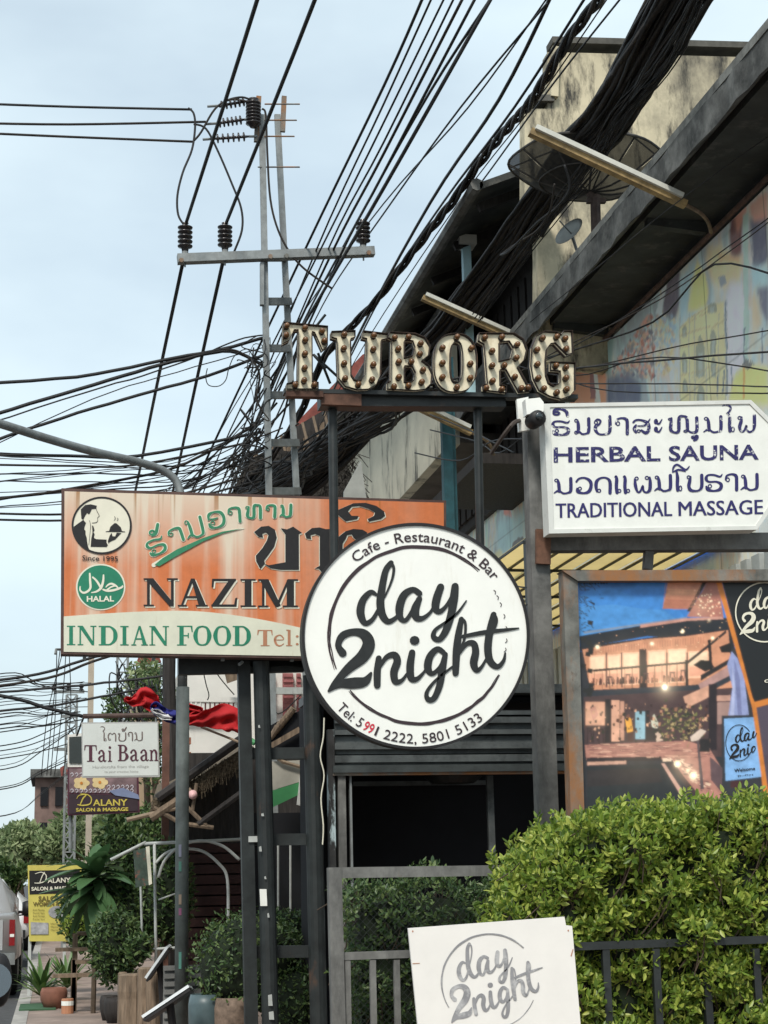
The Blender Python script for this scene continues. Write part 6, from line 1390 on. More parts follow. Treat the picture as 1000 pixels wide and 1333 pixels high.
smallbush(160,1130,22.5,(.45,.3,.5),K['leafd'],2600,.09,'leafy_shrub','loose shrub behind the big-leaved plant',27)
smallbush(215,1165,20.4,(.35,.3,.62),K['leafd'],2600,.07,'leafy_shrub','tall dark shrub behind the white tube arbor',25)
b = MB(); 
p0 = ay(112,1305,21); st2 = thing('plant_steps', 'three-tier wooden plant steps on the pavement', 'plant stand', (p0.x, 21, .126))
for k, (y, x0, x1) in enumerate(((1216,100,132),(1237,72,124),(1253,98,128),(1271,68,120))):
    a, c = ay(x0,y,21-.12*k), ay(x1,y,21-.12*k); b = MB(); b.span((a.x,a.y-.1,a.z-.02),(c.x,a.y+.1,a.z+.02)); b.build('shelf', K['wood'], st2)
for x, yt in ((98,1216),(96,1250)):
    a = ay(x,yt,20.9); b = MB(); b.span((a.x-.03,20.86,.126),(a.x+.03,20.92,a.z)); b.build('upright', K['wood'], st2)
p = ay(88,1306,20.6); ct = thing('paint_tin', 'small white and brick-coloured tin next to the terracotta pot', 'tin', (p.x,20.6,.126)); b = MB(); b.lathe((p.x,20.6,.126),[(.07,0),(.07,.16),(.065,.165)],14); b.build('body', K['tan'], ct); b = MB(); b.lathe((p.x,20.6,.126),[(.072,.09),(.072,.14)],14); b.build('label_band', K['white'], ct)
for i, (px, Y, r_, lab) in enumerate(((142,19.4,.1,'dark square planter under the bushy shrub'),(150,19.0,.12,'black plastic pot nearer the wooden stump'))):
    p = ay(px,1300,Y); pot('planter', lab, px, 1300, Y, r_, .26, K['darkwood'])
b = MB(); p = ay(42,1303,21.6); b.span((p.x-.15,21.2,.127),(p.x+.28,22.2,.145)); tag(b.build('green_mat', mat('green_mat', (.05,.12,.06), .9, .2, 8)), 'flat green mat on the pavement beside the terracotta pot', 'mat')

# ------------------------------------------------------------------ vehicles
def wheel(t, c, r, w_):
    b = MB(); b.lathe(Vector(c)-Vector((w_/2,0,0)), [(r*.9,0),(r,.03),(r,w_-.03),(r*.9,w_)], 24, (1,0,0)); wo = b.build('wheel', K['rubber'], t, True)
    b = MB(); b.lathe(Vector(c)-Vector((w_/2+.01,0,0)), [(r*.3,-.0),(r*.58,.0),(r*.6,.03),(r*.55,w_),(r*.3,w_+.02)], 18, (1,0,0)); b.build('rim', K['galv'], wo, True)
def loft(secs):
    b = MB(); n = len(secs[0]); vs = [v for s_ in secs for v in s_]; fs = [(i*n+k, i*n+(k+1) % n, (i+1)*n+(k+1) % n, (i+1)*n+k) for i in range(len(secs)-1) for k in range(n)]
    fs += [tuple(range(n))[::-1], tuple(range((len(secs)-1)*n, len(secs)*n))]; b.add(vs, fs); return b
def sec(x0, x1, y, z0, z1, r, top=.0):
    """rounded box section; the upper half leans in by top"""
    return [(x0+r,y,z0),(x1-r,y,z0),(x1,y,z0+r),(x1+.0,y,(z0+z1)/2),(x1-top-r*.3,y,z1-r),(x1-top-r,y,z1),(x0+top+r,y,z1),(x0+top+r*.3,y,z1-r),(x0,y,(z0+z1)/2),(x0,y,z0+r)]
def pickup(xr, yr, paint, label):
    W = 1.85; x0, x1 = xr-W, xr; t = thing('pickup_truck', label, 'pickup truck', (xr-W/2, yr, 0))
    loft([sec(x0,x1,yr,.55,1.16,.06,.02), sec(x0-.0,x1,yr+.3,.5,1.18,.06,.02), sec(x0,x1,yr+1.6,.45,1.18,.06,.02), sec(x0,x1,yr+3.6,.42,1.16,.06,.03), sec(x0+.02,x1-.02,yr+4.9,.42,1.08,.1,.05), sec(x0+.15,x1-.15,yr+5.2,.5,.9,.1,.05)]).build('body', paint, t, True)
    loft([sec(x0+.1,x1-.1,yr+1.5,1.1,1.2,.02,.02), sec(x0+.08,x1-.08,yr+1.65,1.1,1.66,.1,.12), sec(x0+.1,x1-.1,yr+2.2,1.1,1.78,.1,.18), sec(x0+.1,x1-.1,yr+3.0,1.1,1.76,.1,.18), sec(x0+.1,x1-.1,yr+3.9,1.08,1.16,.03,.05)]).build('cab', paint, t, True)
    b = MB(); zz = .02
    b.add([(x0+.28,yr+1.6-zz,1.24),(x1-.28,yr+1.6-zz,1.24),(x1-.34,yr+1.72-zz,1.58),(x0+.34,yr+1.72-zz,1.58)], [(0,1,2,3)]); b.build('rear_window', K['glass'], t)
    b = MB(); b.add([(x1-.075,yr+1.95,1.22),(x1-.075,yr+3.5,1.2),(x1-.2,yr+3.0,1.62),(x1-.2,yr+2.1,1.62)], [(0,1,2,3)]); b.build('side_window', K['glass'], t)
    b = MB(); b.span((x0+.02,yr-.12,.48),(x1-.02,yr+.02,.64)); b.build('bumper', K['galv'], t)
    b = MB(); b.span((x0+.2,yr-.02,.68),(x1-.2,yr-.004,1.1)); b.build('tailgate', paint, t)
    b = MB(); b.span((x0+.7,yr-.03,.95),(x1-.7,yr-.021,1.02)); b.build('handle', K['blackp'], t)
    for xq in (x0+.01, x1-.13):
        b = MB(); b.span((xq+.02,yr-.02,.74),(xq+.1,yr+.03,1.1)); o = b.build('tail_light', K['redl'], t); b = MB(); b.span((xq+.03,yr-.026,.86),(xq+.09,yr-.021,.9)); b.build('lens', K['white'], o)
    for y in (yr+1.1, yr+4.2):
        for xq in (x0+.14, x1-.12): wheel(t, (xq,y,.38), .38, .24)
    b = MB(); b.lathe((x1+.1,yr+3.6,1.2), [(.05,-.12),(.1,-.1),(.1,.1),(.05,.12)], 10, (0,.2,1)); b.bar((x1-.06,yr+3.6,1.15),(x1+.1,yr+3.6,1.15),.04); b.build('wing_mirror', K['blackp'], t, True)
    return t
pickup(-.50, 25.4, K['silver'], 'silver pickup truck parked at the kerb, seen from behind at the left edge')
def hatch(xr, yr, paint, label, name='parked_car', H=1.6):
    W = 1.75; x0, x1 = xr-W, xr; t = thing(name, label, 'car', (xr-W/2, yr, 0))
    loft([sec(x0+.1,x1-.1,yr,.35,.85,.1,.05), sec(x0,x1,yr+.2,.3,.95,.1,.05), sec(x0,x1,yr+3.0,.28,.95,.1,.05), sec(x0+.02,x1-.02,yr+3.9,.3,.85,.12,.08), sec(x0+.2,x1-.2,yr+4.2,.35,.7,.1,.05)]).build('body', paint, t, True)
    loft([sec(x0+.1,x1-.1,yr+.08,.88,.96,.02,.02), sec(x0+.08,x1-.08,yr+.35,.9,H-.15,.1,.14), sec(x0+.08,x1-.08,yr+.8,.9,H,.1,.2), sec(x0+.08,x1-.08,yr+2.2,.9,H-.02,.1,.2), sec(x0+.1,x1-.1,yr+3.1,.88,.95,.03,.05)]).build('cab', paint, t, True)
    b = MB(); b.add([(x0+.3,yr+.08,1.0),(x1-.3,yr+.08,1.0),(x1-.38,yr+.34,H-.22),(x0+.38,yr+.34,H-.22)], [(0,1,2,3)]); b.build('rear_window', K['glass'], t)
    b = MB(); b.add([(x1-.07,yr+.6,.98),(x1-.07,yr+2.7,.98),(x1-.2,yr+2.2,H-.16),(x1-.2,yr+.8,H-.14)], [(0,1,2,3)]); b.build('side_window', K['glass'], t)
    for xq in (x0+.03, x1-.15): b = MB(); b.span((xq,yr-.02,.66),(xq+.12,yr+.2,.92)); b.build('tail_light', K['redl'], t)
    b = MB(); b.span((x0+.1,yr-.06,.32),(x1-.1,yr+.05,.5)); b.build('bumper', K['blackp'], t)
    for y in (yr+.75, yr+3.3):
        for xq in (x0+.12, x1-.1): wheel(t, (xq,y,.31), .31, .2)
    b = MB(); b.lathe((x1+.1,yr+2.75,1.0), [(.04,-.08),(.09,-.06),(.09,.06),(.04,.08)], 10, (0,.2,1)); b.bar((x1-.1,yr+2.75,.95),(x1+.1,yr+2.75,.97),.03); b.build('wing_mirror', K['blackp'], t, True)
    return t
hatch(-.62, 34.5, K['whitecar'], 'white car parked beyond the silver pickup truck', H=1.7)
hatch(-.55, 43, K['whitecar'], 'farther pale car at the kerb with red tail lights', H=1.5)
# near car: only its door mirror reaches into the picture
NYc = 8.9
nc = hatch(-.62, NYc-2.75-.0, K['blackcar'], 'black car whose round door mirror pokes in at the left edge')
p = ay(1, 1276, NYc)
for ch in list(nc.children):
    if ch.name.startswith('wing_mirror'): bpy.data.objects.remove(ch)
b = MB(); b.lathe(p+Vector((0,.06,0)), [(.04,-.02),(.10,0),(.128,.04),(.13,.09),(.118,.13)], 22, (0,-1,0)); b.v = [Vector((p.x+(v.x-p.x)*.42, v.y, v.z)) if v.x > p.x else v for v in b.v]; wm = b.build('wing_mirror', K['blackp'], nc, True)
b = MB(); b.lathe(p+Vector((-.03,-.08,0)), [(.085,0),(.085,.006)], 22, (0,-1,0)); b.build('mirror_glass', mat('mirror_glass', (.45,.55,.62), .05, .02, 3, metal=.9), wm)
b = MB(); b.bar(p-Vector((.35,-.05,.05)), p-Vector((.05,-.05,.03)), .07, .05); b.build('mirror_arm', K['blackp'], nc)
# ------------------------------------------------------------------ trees and far things down the street
def tr(px, Y, pytop, rpx, label, seed, n=2600, lm='leafm', size=.2):
    p = ay(px, pytop, Y); h = p.z; r_ = rpx*Y/2200
    tree('street_tree', label, 'tree', (p.x, Y, 0), h, (r_, r_*.8, min(h*.42, r_*.9)), K[lm], n, size, 'trees along the far street', seed=seed)
tr(8, 52, 1072, 44, 'pale leafy street tree at the far left edge', 1)
tr(48, 47, 1066, 46, 'pale green street tree behind the salon board', 2, 3200)
tr(92, 44, 1062, 44, 'street tree under the dark salon sign', 3, 3000)
tr(135, 40, 1058, 44, 'street tree behind the big-leaved plant', 4, 3000)
tr(180, 33, 1050, 46, 'darker tree behind the white arbor', 5, 3200, 'leafd', .16)
tr(28, 70, 1078, 60, 'hazy tree mass at the end of the street', 6, 2400)
tr(15, 36, 1120, 22, 'low dark roadside tree beyond the white car', 11, 1500, 'leafd', .14)
def vine(px, py, Y, r, lm, n, size, label, seed):
    random.seed(seed); c = ay(px,py,Y); t = thing('climbing_vine', label, 'vine', (c.x,Y,0)); b = MB(); b.tube([(c.x,Y,0),(c.x+.1,Y,c.z*.5),c], .08, 6); b.build('stem', K['stem'], t)
    b = MB(); foliage(b, n, cloud(c, r, .1), size); stuff(b.build('foliage', K[lm], t))
vine(188, 886, 38, (.42,.4,.5), 'leafm', 600, .14, 'yellow-green vine on the roof behind the orange sign', 31)
vine(150, 925, 36, (.28,.4,.45), 'leafd', 380, .12, 'dark vine hanging on the wire poles above the small cafe sign', 32)
vine(200, 950, 37, (.5,.5,1.4), 'leafd', 1700, .12, 'dark creeper behind the small cafe sign', 33)
vine(205, 1085, 26, (.6,.4,.45), 'leafd', 1500, .1, 'dark creeper above the white arbor', 34)

# far buildings
fb = thing('far_shop_house', 'brown brick shop house far down the street with a cluttered roof', 'house', (ay(60,1100,75).x, 75, 0))
a, c = ay(46,1004,75), ay(92,1080,75)
b = MB(); b.span((a.x,75,0),(c.x+1,82,a.z)); b.build('wall', mat('far_brown', (.21,.14,.12), .9, .25, 1.2), fb)
b = MB(); b.span((a.x-.2,74.6,a.z-.3),(c.x+1.1,82,a.z+.05)); b.build('cornice', K['conc'], fb)
for i in range(3):
    for j in range(2): b = MB(); b.box((a.x+.4+i*.62, 74.95, a.z-1.1-j*1.5), (.32,.1,.8)); b.build('window', K['dark'], fb)
b = MB(); b.add([ay(78,1000,74),ay(104,985,74),ay(104,1000,74),ay(80,1012,74)], [(0,1,2,3)]); b.build('red_roof_edge', K['redroof'], fb)
f2 = thing('far_pale_house', 'pale narrow house beside the far brown shop house', 'house', (ay(105,1100,66).x, 66, 0))
a, c = ay(100,1010,66), ay(215,1080,66); b = MB(); b.span((a.x,66,0),(c.x,72,a.z)); b.build('wall', mat('far_greige', (.38,.34,.30), .9, .15, 1.2), f2)
for i in range(4): b = MB(); b.box((a.x+.5+i*.85, 65.95, a.z-1.0), (.4,.1,.8)); b.build('window', K['dark'], f2)
f3 = thing('mid_house', 'ochre house corner peeping under the orange sign', 'house', (ay(195,1000,44).x, 44, 0))
a, c = ay(182,868,44), ay(204,880,44); b = MB(); b.span((a.x,44,0),(c.x+.1,50,a.z)); b.build('wall', mat('ochre_wall', (.45,.33,.22), .9, .1, 2), f3)
b = MB(); b.poly([[(176,866),(210,862),(206,852),(182,852)]], 43.8, .3); b.build('roof', K['redroof'], f3); b = MB(); b.poly([[(178,884),(206,882),(206,887),(180,889)]], 43.9, .2); b.build('cornice', K['conc'], f3)
# dark houses behind the pole
hb = thing('red_roof_house', 'dark timber house with a red roof showing under the lit letters', 'house', (ay(400,700,40).x, 40, 0))
b = MB(); b.poly([[(372,565),(472,462),(520,440),(520,585),(385,600)]], 40, .3); b.build('roof', K['redroof'], hb)
b = MB(); b.poly([[(330,640),(345,585),(378,560),(480,500),(520,500),(520,760),(320,760)]], 39.4, .3); b.build('gable', K['darkwood'], hb)
random.seed(14)
for k in range(26):
    x = 330+k*7.2; yt = 596-max(0,(x-345))*.55+random.uniform(-6,6); b = MB(); b.poly([[(x,yt),(x+6.2,yt-3),(x+6.2,700),(x,700)]], 39.05, .06); b.build('board', K['darkwood'] if k % 3 else K['wood'], hb)
for k in range(9):
    a = ay(352+k*14, 575-k*8, 38.8); c = ay(370+k*14, 640-k*6, 38.7); b = MB(); b.bar(a, c, .1,.06); b.build('rafter', K['wood'], hb)
dh = thing('thatched_roof', 'dark ragged thatched roof just above the orange sign', 'roof', (ay(400,640,30).x, 30, 0))
b = MB(); b.poly([[(300,645),(322,600),(350,585),(395,590),(450,600),(470,655),(300,700)]], 30, .4); b.build('roof', mat('dark_thatch', (.035,.032,.03), .95, .4, 12, bump=.6), dh)
b = MB(); random.seed(15)
for k in range(900):
    x = random.uniform(302,468); a = ay(x, random.uniform(590,650), 29.6); b.bar(a, a+Vector((random.uniform(-.25,.25),0,-random.uniform(.05,.35))), .012)
stuff(b.build('straw', mat('straw_dark', (.075,.068,.06), .95, .4, 12), dh))
b = MB(); b.poly([[(448,640),(470,600),(478,655),(448,660)]], 28, .1); tag(b.build('grey_gable', K['corr']), 'small grey triangular gable above the orange sign', 'gable')

# ------------------------------------------------------------------ steel pole with cross-arm
TWY = 22.0
tw = thing('power_pole', 'tapered steel lattice power pole with a long cross-arm', 'power pole', (ay(350,1150,TWY).x, TWY, .1))
for (a_, c_, Y) in (((341,150),(350,640),TWY), ((361,150),(386,640),TWY+.5)):
    b = MB(); p, q = ay(*a_,Y), ay(*c_,Y); q2 = p+(q-p)*((p.z-.1)/(p.z-q.z)); b.bar(p, q2, .085, .06, up=(0,1,0)); b.build('leg', K['galv'], tw)
for (a_, c_, Y) in (((337,126),(334,182),TWY),((370,126),(368,172),TWY+.4)):
    b = MB(); b.bar(ay(*a_,Y), ay(*c_,Y), .07,.05, up=(0,1,0)); b.build('top_bracket', K['rust'], tw)
for (y, x0, x1) in ((393,342,378),(454,344,376),(515,346,382),(577,348,388),(640,350,390),(700,352,394),(336,342,372)):
    b = MB(); b.bar(ay(x0,y,TWY+.05), ay(x1,y,TWY+.45), .07, .1); b.build('rung', K['galv'], tw)
b = MB(); b.bar(ay(341,343,TWY-.07), ay(341,398,TWY-.07), .05,.09, up=(0,1,0)); b.build('side_plate', K['galv'], tw)
b = MB(); b.bar(ay(231,338,TWY-.1), ay(487,328,TWY-.1), .14, .12); b.build('cross_arm', K['galv'], tw)
for x in (352,373,236,480): b = MB(); b.lathe(ay(x,335-(x-350)*.04,TWY-.17), [(.035,0),(.035,.03)], 6, (0,-1,0)); b.build('bolt', K['rust'], tw)
for (y, x0, x1) in ((136,345,390),(157,345,386),(178,345,383),(218,336,390)): b = MB(); b.tube([ay(x0,y,TWY-.05), ay(x1,y,TWY+.3)], .012, 5); b.build('rod', K['rust'], tw)
def insulator(px, py0, py1, label):
    a, c = ay(px,py1,TWY-.1), ay(px,py0,TWY-.1); h = c.z-a.z; t = thing('insulator', label, 'insulator', a, 'insulators on the power pole'); b = MB(); pr = [(.04,0)]
    for k in range(5): z = h*(.16+.155*k); pr += [(.05,z),(.10,z+.02),(.105,z+.035),(.05,z+.05)]
    pr += [(.035,h*.95),(.05,h)]; b.lathe(a, pr, 14); b.build('shed_stack', K['insul'], t, True)
    b = MB(); b.lathe(a-Vector((0,0,.03)), [(.045,-.02),(.045,.05)], 10); b.lathe(a-Vector((0,0,.2)), [(.012,0),(.012,.15)], 6); b.build('pin', K['galv'], t)
insulator(241, 291, 330, 'ribbed dark insulator at the left end of the cross-arm'); insulator(293, 291, 328, 'ribbed dark insulator second from the left end of the cross-arm'); insulator(473, 287, 322, 'ribbed dark insulator at the right end of the cross-arm')
for i, (x0, y0, x1, y1, lab) in enumerate(((286,138,322,132,'uppermost sideways string insulator at the pole head'),(283,161,318,156,'middle sideways string insulator at the pole head'),(280,181,324,178,'lowest sideways string insulator at the pole head'))):
    a, c = ay(x0,y0,TWY-.1), ay(x1,y1,TWY-.1); t = thing('string_insulator', lab, 'insulator', a, 'string insulators at the pole head'); b = MB(); L_ = (c-a).length; pr = [(.015,0)]
    for k in range(6): z = L_*(.05+.155*k); pr += [(.02,z),(.065,z+.005),(.065,z+.02),(.02,z+.03)]
    pr += [(.015,L_)]; b.lathe(a, pr, 12, (c-a)); b.build('shed_stack', K['insul'], t, True)
    b = MB(); b.tube([a, ay(x0-16,y0+1,TWY-.1)], .018, 6); b.build('link', K['galv'], t); b = MB(); b.tube([c, ay(337,y1,TWY)], .018, 6); b.build('link', K['galv'], t)
hi = thing('fused_switch', 'ribbed black switch standing at the head of the power pole', 'insulator', ay(330,170,TWY-.1)); b = MB(); a = ay(330,166,TWY-.12); pr = [(.05,0)]
for k in range(7): pr += [(.07,.04+.05*k),(.11,.05+.05*k),(.11,.06+.05*k),(.07,.075+.05*k)]
b.lathe(a, pr+[(.05,.4),(.08,.42)], 12); b.build('shed_stack', K['insul'], hi, True); b = MB(); b.bar(ay(333,185,TWY), ay(336,130,TWY), .05,.06, up=(0,1,0)); b.build('plate', K['rust'], hi)

# far wire poles at the left
def lattice(px0, px1, pytop, pybot, Y, label):
    x0, x1 = ay(px0,1100,Y).x, ay(px1,1100,Y).x; zt = ay(px0,pytop,Y).z; t = thing('lattice_mast', label, 'mast', ((x0+x1)/2, Y, 0)); n = 18; dd = x1-x0
    for (x, y) in ((x0,Y),(x1,Y),(x0,Y+dd),(x1,Y+dd)): b = MB(); b.box((x,y,zt/2),(.05,.05,zt)); b.build('leg', K['galv'], t)
    b = MB()
    for k in range(n):
        z0, z1 = zt*k/n, zt*(k+1)/n
        b.bar((x0,Y,z0),(x1,Y,z1),.03); b.bar((x1,Y,z0),(x0,Y,z1),.03); b.bar((x0,Y,z1),(x1,Y,z1),.03)
    b.build('bracing', K['galv'], t); return t
t = lattice(83, 97, 905, 1100, 40, 'grey lattice mast far down the street left of the small cafe sign')
for (y, x0, x1) in ((901,70,110),(933,80,100),(976,70,98)): b = MB(); b.bar(ay(x0,y,40), ay(x1,y,40), .07); b.build('cross_arm', K['galv'], t)
for x in (70,89,106): b = MB(); a = ay(x,900,40); b.lathe(a, [(.03,0),(.06,.03),(.03,.06),(.06,.1),(.03,.13),(.05,.16)], 8); b.build('insulator', K['insul'], t)
t = lattice(150, 164, 855, 930, 42, 'grey lattice mast right behind the orange sign bottom edge')
p = ay(119,852,36); b = MB(); b.box((p.x,36,p.z/2+.6),(.12,.12,p.z+1.2)); tag(b.build('concrete_pole', mat('pale_pole', (.46,.40,.32), .85, .1, 4)), 'pale concrete pole between the orange sign and the small cafe sign', 'pole')

# ------------------------------------------------------------------ cables
def cable(pts, r, label, group=None, jit=0, n=5, name='cable'):
    """pts: world points"""
    c = catmull(pts, n); 
    if jit: c = [c[0]]+[p+Vector((random.uniform(-jit,jit), 0, random.uniform(-jit,jit))) for p in c[1:-1]]+[c[-1]]
    q = MB(); q.tube(c, r, 5 if r > .01 else 4)
    o = q.build(name, K[random.choice(('cable','cable','cable2','cable3'))], None, True); tag(o, label, 'cable', group); return o
def cx(px, py, X): return ax(px, py, X)
def cyl(px, py, Y): return ay(px, py, Y)
random.seed(21)
# three wires from the left to the pole head
for y0, x1, y1, lab in ((135,250,143,'highest of the three wires running from the left to the pole head'),(161,268,159,'middle of the three wires running from the left to the pole head'),(173,252,185,'lowest of the three wires running from the left to the pole head')):
    cable([cyl(-60,y0-1,TWY), cyl(90,y0+(y1-y0)*.3+2,TWY), cyl(x1,y1,TWY)], .018, lab, 'wires from the left to the pole head')
for lab, pts in (('jumper wire looping down to the left insulator',[(245,141),(252,148),(254,165),(250,195),(238,225),(231,255),(232,280),(240,294)]),('jumper wire crossing from the upper string insulator',[(325,133),(300,130),(280,142),(262,172),(253,183)]),('jumper wire curving from the middle string insulator to the second insulator',[(252,162),(268,168),(284,198),(302,240),(314,272),(315,300),(305,328)]),('wire running down beside the steel pole',[(341,142),(346,150),(348,200),(352,260),(362,300),(378,330),(398,352),(432,376)]),('short wire arched over the uppermost string insulator',[(286,140),(296,131),(315,127),(330,132)])):
    cable([cyl(x,y,TWY-.15) for x, y in pts], .016, lab, 'jumper wires at the pole head')
# the two thick phase wires
for px1, py1, slope, lab, pxb in ((242,292,0,'thick power wire running up from the left insulator',175),(294,292,0,'thick power wire running up from the second insulator',224)):
    X = ay(px1,py1,TWY).x; H = ay(px1,py1,TWY).z
    top = (335+(410-335)*(px1>260), 0); up_ = ay(top[0]+8, top[1]-40, 15.2); cable([up_, cyl(*top,15.8), cyl(px1,py1,TWY-.1)], .024, lab, 'thick power wires over the street')
    cable([cyl(px1-4,py1+50,TWY+.3), cyl(pxb+ (px1-4-pxb)*.45, py1+50+.55*(640-py1-50), 27), cyl(pxb,645,36), cyl(pxb-18,720,48)], .028, lab.replace('running up from','continuing down behind the orange sign from'), 'thick power wires over the street')
# long wires fanning up to the right
fan = [((558,-20),(500,112),(395,330),(250,640)),((568,-15),(500,135),(408,335),(285,640)),((600,-20),(500,185),(425,330),(330,560)),((612,-20),(500,200),(432,330),(345,520)),((626,-15),(500,225),(440,340),(350,540)),((650,-20),(500,245),(430,365),(370,470)),
       ((645,-10),(560,120),(470,280),(395,420)),((718,-10),(610,140),(500,265),(400,400)),((712,5),(600,140),(500,278),(430,380)),((725,-20),(650,130),(560,265),(470,430)),((800,-15),(700,130),(600,260),(480,440)),((815,-10),(720,110),(640,220),(560,330)),((850,-15),(740,195),(660,300),(600,380)),((770,-15),(670,140),(580,260),(500,380)),((585,-15),(480,200),(400,360),(300,560))]
ORD = ['first','second','third','fourth','fifth','sixth','seventh','eighth','ninth','tenth','eleventh','twelfth','thirteenth','fourteenth','fifteenth']; order = sorted(range(len(fan)), key=lambda i: fan[i][0][0])
for i, q in enumerate(fan):
    q = q+((q[3][0]-(q[2][0]-q[3][0])*.55, q[3][1]+(q[3][1]-q[2][1])*.55+20),); Ys = [15.5+i*.05, 17.6+i*.05, 22, 28, 36]; cable([cyl(x, y, Y) for (x, y), Y in zip(q, Ys)], random.choice((.010,.013,.011,.018)) if i not in (5,9,12) else .024, '%s wire from the left in the fan rising from the pole' % ORD[order.index(i)], 'wires fanning up over the street')
# twisted thick cable
tw_pts = [(800,-30),(780,0),(745,45),(715,95),(690,135),(672,155),(650,180),(625,212),(590,262),(560,300),(525,345),(490,392),(455,428),(420,470),(390,540),(350,600),(310,640)]
for s_ in range(3):
    pts = []; base = catmull([Vector((x, y, 0)) for x, y in tw_pts], 6)
    for i, v in enumerate(base):
        Y = 14.5+14*max(0, i/len(base)); an = i*.55+s_*2.094; rr = .038; p = ay(v.x, v.y, Y); pts.append(p+Vector((math.cos(an)*rr, 0, math.sin(an)*rr)))
    cable(pts, .03, 'strand of the thick twisted cable left of the big bundle', 'strands of the thick twisted cable', n=1)
# the great bundle
bp_ = [(925,-60,44),(886,0,42),(840,75,40),(815,120,36),(785,165,35),(750,200,32),(725,238,30),(690,288,29),(655,338,28),(615,388,26),(577,435,24),(530,480,22),(490,530,24),(450,575,26),(400,620,28),(340,665,30)]
random.seed(22)
N_B = 96
for i in range(N_B):
    o1, o2 = random.uniform(-1,1), random.uniform(-1,1); ph = random.uniform(0,6.28); fr_ = random.uniform(.3,1.0); pts = []
    last = len(bp_) if random.random() < .75 else random.randint(9, 13)
    for k, (x, y, w_) in enumerate(bp_[:last]):
        o = max(-1, min(1, o1*.8+.35*math.sin(ph+k*fr_))); Y = 13.4+k*.98
        pts.append(ay(x+o*w_*.66, y+o*w_*.44+random.uniform(-1.5,1.5), Y+o2*.16))
    cable(pts, random.choice((.014,.018,.022,.026,.016)) if i > 10 else .034, 'black cable packed in the great overhead bundle', 'cables in the great overhead bundle', jit=.008, n=4)
for i in range(12):   # loose strays right of the bundle
    s_ = random.uniform(.0,1); q = [(905+20*s_,-20),(850+26*s_,75+10*s_),(800+15*s_,150),(745+20*s_,240-10*s_),(690+10*s_,310),(620,400+20*s_)]
    cable([ay(x+random.uniform(-9,9), y+random.uniform(-5,5), 13.4+k*1.5) for k, (x, y) in enumerate(q)], .009, 'loose stray cable hanging along the right side of the great bundle', 'stray cables beside the great bundle', jit=.012)
cable([ay(x,y,Y) for x,y,Y in ((735,215,15.3),(742,245,15.4),(725,270,15.6),(700,290,15.8),(665,325,16.5),(652,332,17))], .013, 'cable loop drooping below the great bundle over the cream wall', None)
cable([ay(x,y,Y) for x,y,Y in ((655,330,17),(672,318,16.4),(700,300,16),(716,275,15.6),(722,240,15.3))], .011, 'pale tan cable tied under the great bundle', None)
# wires over the mural and beside the massage sign
for i, q in enumerate((((1040,425),(900,448),(745,482),(690,480)),((1040,490),(860,465),(745,490),(650,470)),((1040,505),(880,500),(745,500),(660,500)),((1040,512),(900,512),(800,510),(745,498)),((1040,455),(850,470),(745,480)),((1040,370),(930,345),(850,420),(700,470)),((1040,255),(880,370),(750,450),(640,500)),((1040,150),(900,250),(800,330),(690,420)),((1000,290),(860,390),(720,460),(620,520)))):
    cable([ay(x,y,13.9+k*1.2) for k, (x, y) in enumerate(q)], random.choice((.007,.009,.011)) if i < 6 else .007, 'thin wire strung across the mural above the massage sign', 'thin wires across the mural', jit=.004)
for i, q in enumerate((((690,560),(650,590),(620,575),(560,560)),((685,572),(640,575),(600,600),(540,590)),((670,590),(640,575),(610,560),(560,540)),((705,770),(680,790),(655,775)),((712,745),(690,765),(660,760)))):
    cable([ay(x,y,13.6+k*.9) for k, (x, y) in enumerate(q)], .007, 'thin slack wire beside the grey sign post', 'thin slack wires beside the grey post')
# mid-left cables into the pole
ml = [((-40,501),(100,491),(210,470),(290,455),(345,440)),((-40,550),(60,520),(160,490),(240,468),(300,458),(345,478)),((-40,585),(80,545),(180,515),(270,490),(345,462)),((-40,596),(120,520),(230,485),(345,452)),((-40,560),(110,512),(200,485),(265,462),(310,443),(350,436))]
for i, q in enumerate(ml): cable([cyl(x,y,23) for x, y in q], (.026,.028,.024,.008,.012)[i], ('upper thick cable from the left into the pole','second thick cable from the left into the pole','third thick cable from the left into the pole','fine wire from the left into the pole','fine looping wire above the thick cables into the pole')[i], 'cables from the left into the power pole', jit=.006)
cable([cyl(x,y,22.4) for x, y in ((270,480),(268,492),(272,502),(285,503),(294,495),(298,480),(306,463),(322,455),(330,470),(318,480))], .007, 'small wire coil hanging left of the power pole', None)
cable([cyl(x,y,22.6) for x, y in ((290,455),(310,458),(330,472),(338,490),(334,520),(345,540))], .016, 'drooping cable end beside the power pole', None)
for i in range(15):
    y0 = random.uniform(588,672); y1 = random.uniform(560,625); cable([cyl(-40,y0,24+i*.1), cyl(120,y0+(y1-y0)*.3+random.uniform(0,6),25), cyl(240,y0+(y1-y0)*.6+random.uniform(2,10),26), cyl(345,y1-20,27)], random.choice((.007,.009,.012)) if i else .022, 'thin wire crossing above the orange sign towards the pole', 'wires crossing above the orange sign', jit=.01)
for i, (y0, y1) in enumerate(((592,588),(605,598),(668,640),(676,650))): cable([cyl(-40,y0,25), cyl(90,y0+2,25), cyl(180,(y0+y1)/2+4,25), cyl(340,y1-25,25)], .026 if i < 1 else .018, 'heavier black cable passing just above the orange sign', 'heavier cables above the orange sign')
